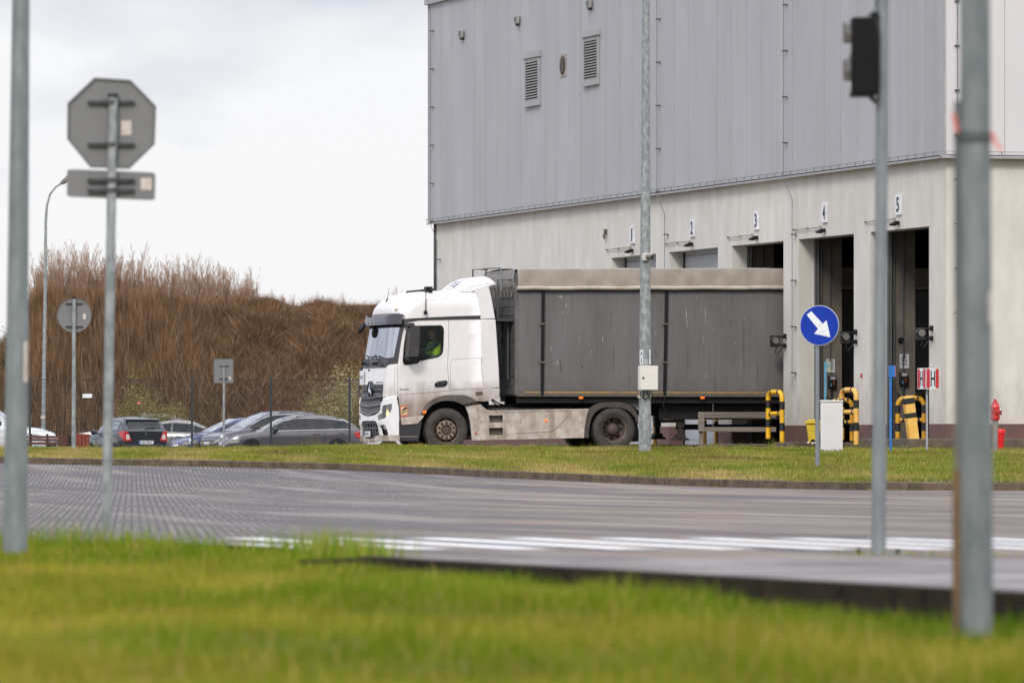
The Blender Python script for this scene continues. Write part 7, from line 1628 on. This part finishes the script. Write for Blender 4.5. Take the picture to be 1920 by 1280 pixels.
BLKC = carpaint('black car paint', (30,31,38), .2); GRYC = carpaint('grey car paint', (86,83,89), .6); GRYM = carpaint('warm grey car paint', (94,89,92), .6); BLUC = carpaint('blue car paint', (48,62,108)); SILC = carpaint('silver car paint', (112,111,108)); DGRC = carpaint('brownish grey car paint', (112,104,102)); WHC = carpaint('white car paint', (212,212,212), 0)
def place(px, s, zg): return Vector(((px-960)/s, F/s, zg))
# heading angle: direction of +x (front). Body origin is the middle of the rear bumper.
def from_front(px, s, zg, head, L):                           # px of the middle of the front bumper
    p = place(px, s, zg); return (p.x-math.cos(head)*L, p.y-math.sin(head)*L, zg)
hd_ = R(90+22); p = place(273, 57.5, .04)
hb, *_ = car('parked_hatchback', 'black hatchback seen from behind with red tail lamps, parked behind the mesh fence', (p.x, p.y, .04), hd_, 3.85, 1.69,
    [(0,1.03),(.1,1.08),(.5,1.06),(2.7,.96),(2.95,.95),(3.5,.84),(3.8,.68),(3.85,.6)], [(.06,1.08),(.16,1.20),(.34,1.40),(.55,1.45),(1.2,1.50),(1.9,1.49),(2.3,1.42),(2.95,.94)], BLKC, [(.55,1.35),(1.45,2.55)], wind=(2.3,2.9), rear=(.10,.28,1.12,1.40), lights='rear')
q = MB(); q.box(-.035,-.02,-.26,.26,.64,.75); pt = q.build('licence_plate', PLW, hb); q = MB(); add_text(q, 'WB 1902Y', (-.037,.0-.02,.695), (0,-1,0), (0,0,1), .42, .08, .01); q.build('plate_lettering', TEXTB, pt, recalc=False); q = MB(); q.box(-.037,-.0352,.205,.26,.64,.75); q.build('country_band', MC['band blue'], pt)
q = MB(); q.lathe((-.03,0,.97),(-1,0,0),[(0,.045),(.01,.04),(.011,0)],16); q.build('tailgate_badge', CHROME, hb); q = MB(); q.tube([(.06,0,1.13),(.075,-.05,1.15),(.08,-.36,1.17)], .012, 6); q.build('rear_wiper', BLACKP, hb)
q = MB(); q.box(-.03,-.02,-.40,.40,.47,.475); q.grid(lambda y,z: (-.018, y, z), [-.5,0,.5], [.80,.812]); q.build('tailgate_gap', PIT, hb); q = MB(); q.prism([(.28,1.40),(.20,1.44),(.5,1.475),(.6,1.46)], lambda x,z: (x,-.58,z), lambda x,z: (x,.58,z)); q.build('roof_spoiler', BLKC, hb, bevel=.01); q = MB(); q.tube([(.62,0,1.47),(.5,0,1.62)], .006, 5); q.build('aerial', BLACKP, hb)
q = MB(); q.prism([(-.68,.22),(.68,.22),(.72,.56),(.60,.60),(-.60,.60),(-.72,.56)], lambda y,z: (-.045,y,z), lambda y,z: (.02,y,z)); q.build('rear_bumper', BLKC, hb, bevel=.02)
wag_b = [(0,.86),(.08,.95),(.5,1.0),(2.6,.95),(3.2,.93),(3.45,.92),(4.2,.82),(4.6,.72),(4.75,.60),(4.78,.5)]
wag_r = [(.04,.96),(.25,1.14),(.62,1.36),(1.1,1.43),(1.9,1.465),(2.4,1.45),(2.75,1.36),(3.3,1.06),(3.55,.92)]
h2 = R(180+13)
car('parked_estate', 'warm grey estate car with chrome window trim, nearest of the cars left of the truck', from_front(414, 55, .17, h2, 4.78), h2, 4.78, 1.80, wag_b, wag_r, GRYM, [(.50,1.30),(1.38,2.18),(2.26,3.12)], wind=(2.78,3.42), rear=(.12,.5,1.02,1.3), lights=('front','rear'), extras=('chrome',), rails=(.8,2.3))
mpv_b = [(0,.92),(.08,1.0),(.5,1.06),(2.6,1.0),(3.3,.98),(3.5,.97),(4.15,.86),(4.42,.74),(4.5,.6)]
mpv_r = [(.04,1.02),(.2,1.3),(.4,1.52),(1.0,1.60),(1.8,1.63),(2.3,1.60),(2.7,1.46),(3.3,1.10),(3.6,.97)]
h3 = R(180+25)
car('parked_people_carrier', 'tall grey people carrier with roof rails parked behind the warm grey estate', from_front(388, 52.7, .20, h3, 4.52), h3, 4.52, 1.83, mpv_b, mpv_r, GRYC, [(.45,1.25),(1.33,2.15),(2.23,3.1)], wind=(2.62,3.40), lights=('front','rear'), extras=('chrome',), rails=(.5,2.0))
blu_b = [(0,.88),(.1,.95),(.5,.98),(2.6,.93),(3.1,.92),(3.8,.80),(4.15,.66),(4.22,.55)]; blu_r = [(.04,.98),(.3,1.25),(.6,1.42),(1.1,1.49),(1.7,1.50),(2.1,1.45),(2.5,1.28),(3.25,.91)]
h4 = R(180+24)
car('parked_blue_car', 'blue car parked nose out between the people carrier and the black hatchback', from_front(330, 50.8, .14, h4, 4.22), h4, 4.22, 1.76, blu_b, blu_r, BLUC, [(.5,1.3),(1.4,2.7)], wind=(2.1,3.15), lights=('front',))
h5 = R(180+8)
car('parked_silver_saloon', 'silver car with chrome window trim half hidden behind the black hatchback', from_front(225, 51, .12, h5, 4.6), R(8), 4.6, 1.78, [(0,.86),(.5,.96),(2.6,.92),(3.3,.90),(4.2,.78),(4.6,.6)], [(.3,.96),(.9,1.24),(1.4,1.40),(2.0,1.46),(2.5,1.42),(3.4,.92)], SILC, [(.75,1.5),(1.58,2.25),(2.33,3.1)], wind=(2.5,3.3), lights=('rear',), extras=('chrome',)) if False else None
p = place(262, 50, .15)
car('parked_silver_saloon', 'silver car with chrome window trim half hidden behind the black hatchback', (p.x, p.y, .15), R(-6), 4.4, 1.78, [(0,.86),(.5,.96),(1.6,.94),(2.6,.90),(3.2,.86),(4.1,.70),(4.4,.6)], [(.3,.96),(.6,1.24),(.9,1.36),(1.4,1.43),(2.0,1.38),(2.7,1.12),(3.2,.88)], SILC, [(.55,1.3),(1.38,2.1),(2.18,2.8)], wind=(2.1,3.05), lights=('rear',), extras=('chrome',))
p = place(356, 47.5, .12)
car('parked_brown_estate', 'brownish grey estate car of which only the roof shows above the black hatchback', (p.x, p.y, .32), R(180-4), 4.7, 1.82, [(0,.9),(.5,1.0),(2.6,.95),(3.4,.92),(4.3,.8),(4.7,.6)], [(.04,1.02),(.12,1.30),(.4,1.42),(1.0,1.52),(1.8,1.54),(2.4,1.50),(3.4,.94)], DGRC, [(.5,1.3),(1.4,2.2),(2.3,3.1)], wind=(2.6,3.3), lights=('rear',), rails=(.5,2.2))
p = place(-147, 57, .1)
car('parked_white_suv', 'white off-road car with its nose to the right at the left edge behind the bench', (p.x, p.y, .26), R(-14), 4.5, 1.85, [(0,1.0),(.1,1.08),(.5,1.1),(2.6,1.02),(3.2,1.0),(3.9,.92),(4.3,.78),(4.5,.62)], [(.04,1.10),(.2,1.45),(.5,1.62),(1.2,1.70),(2.0,1.69),(2.4,1.60),(3.3,1.0)], WHC, [(.5,1.3),(1.38,2.15),(2.23,2.95)], wind=(2.42,3.2), lights=('front',), extras=('bodymirror',))
p = place(668, 49, .1)
car('parked_white_van', 'white car with dark side glass mostly hidden behind the truck front', (p.x+.35, p.y, .2), R(8), 4.2, 1.8, [(0,.9),(.5,1.0),(2.6,.95),(3.4,.9),(4.0,.8),(4.2,.6)], [(.04,1.0),(.12,1.30),(.35,1.45),(1.0,1.50),(1.8,1.50),(2.4,1.45),(3.3,.94)], WHC, [(.3,1.3),(1.4,2.2),(2.3,3.1)], wind=(2.5,3.3), lights=('rear',))
for x_ in list(bpy.data.objects):
    if x_.type == 'CURVE': bpy.data.objects.remove(x_)
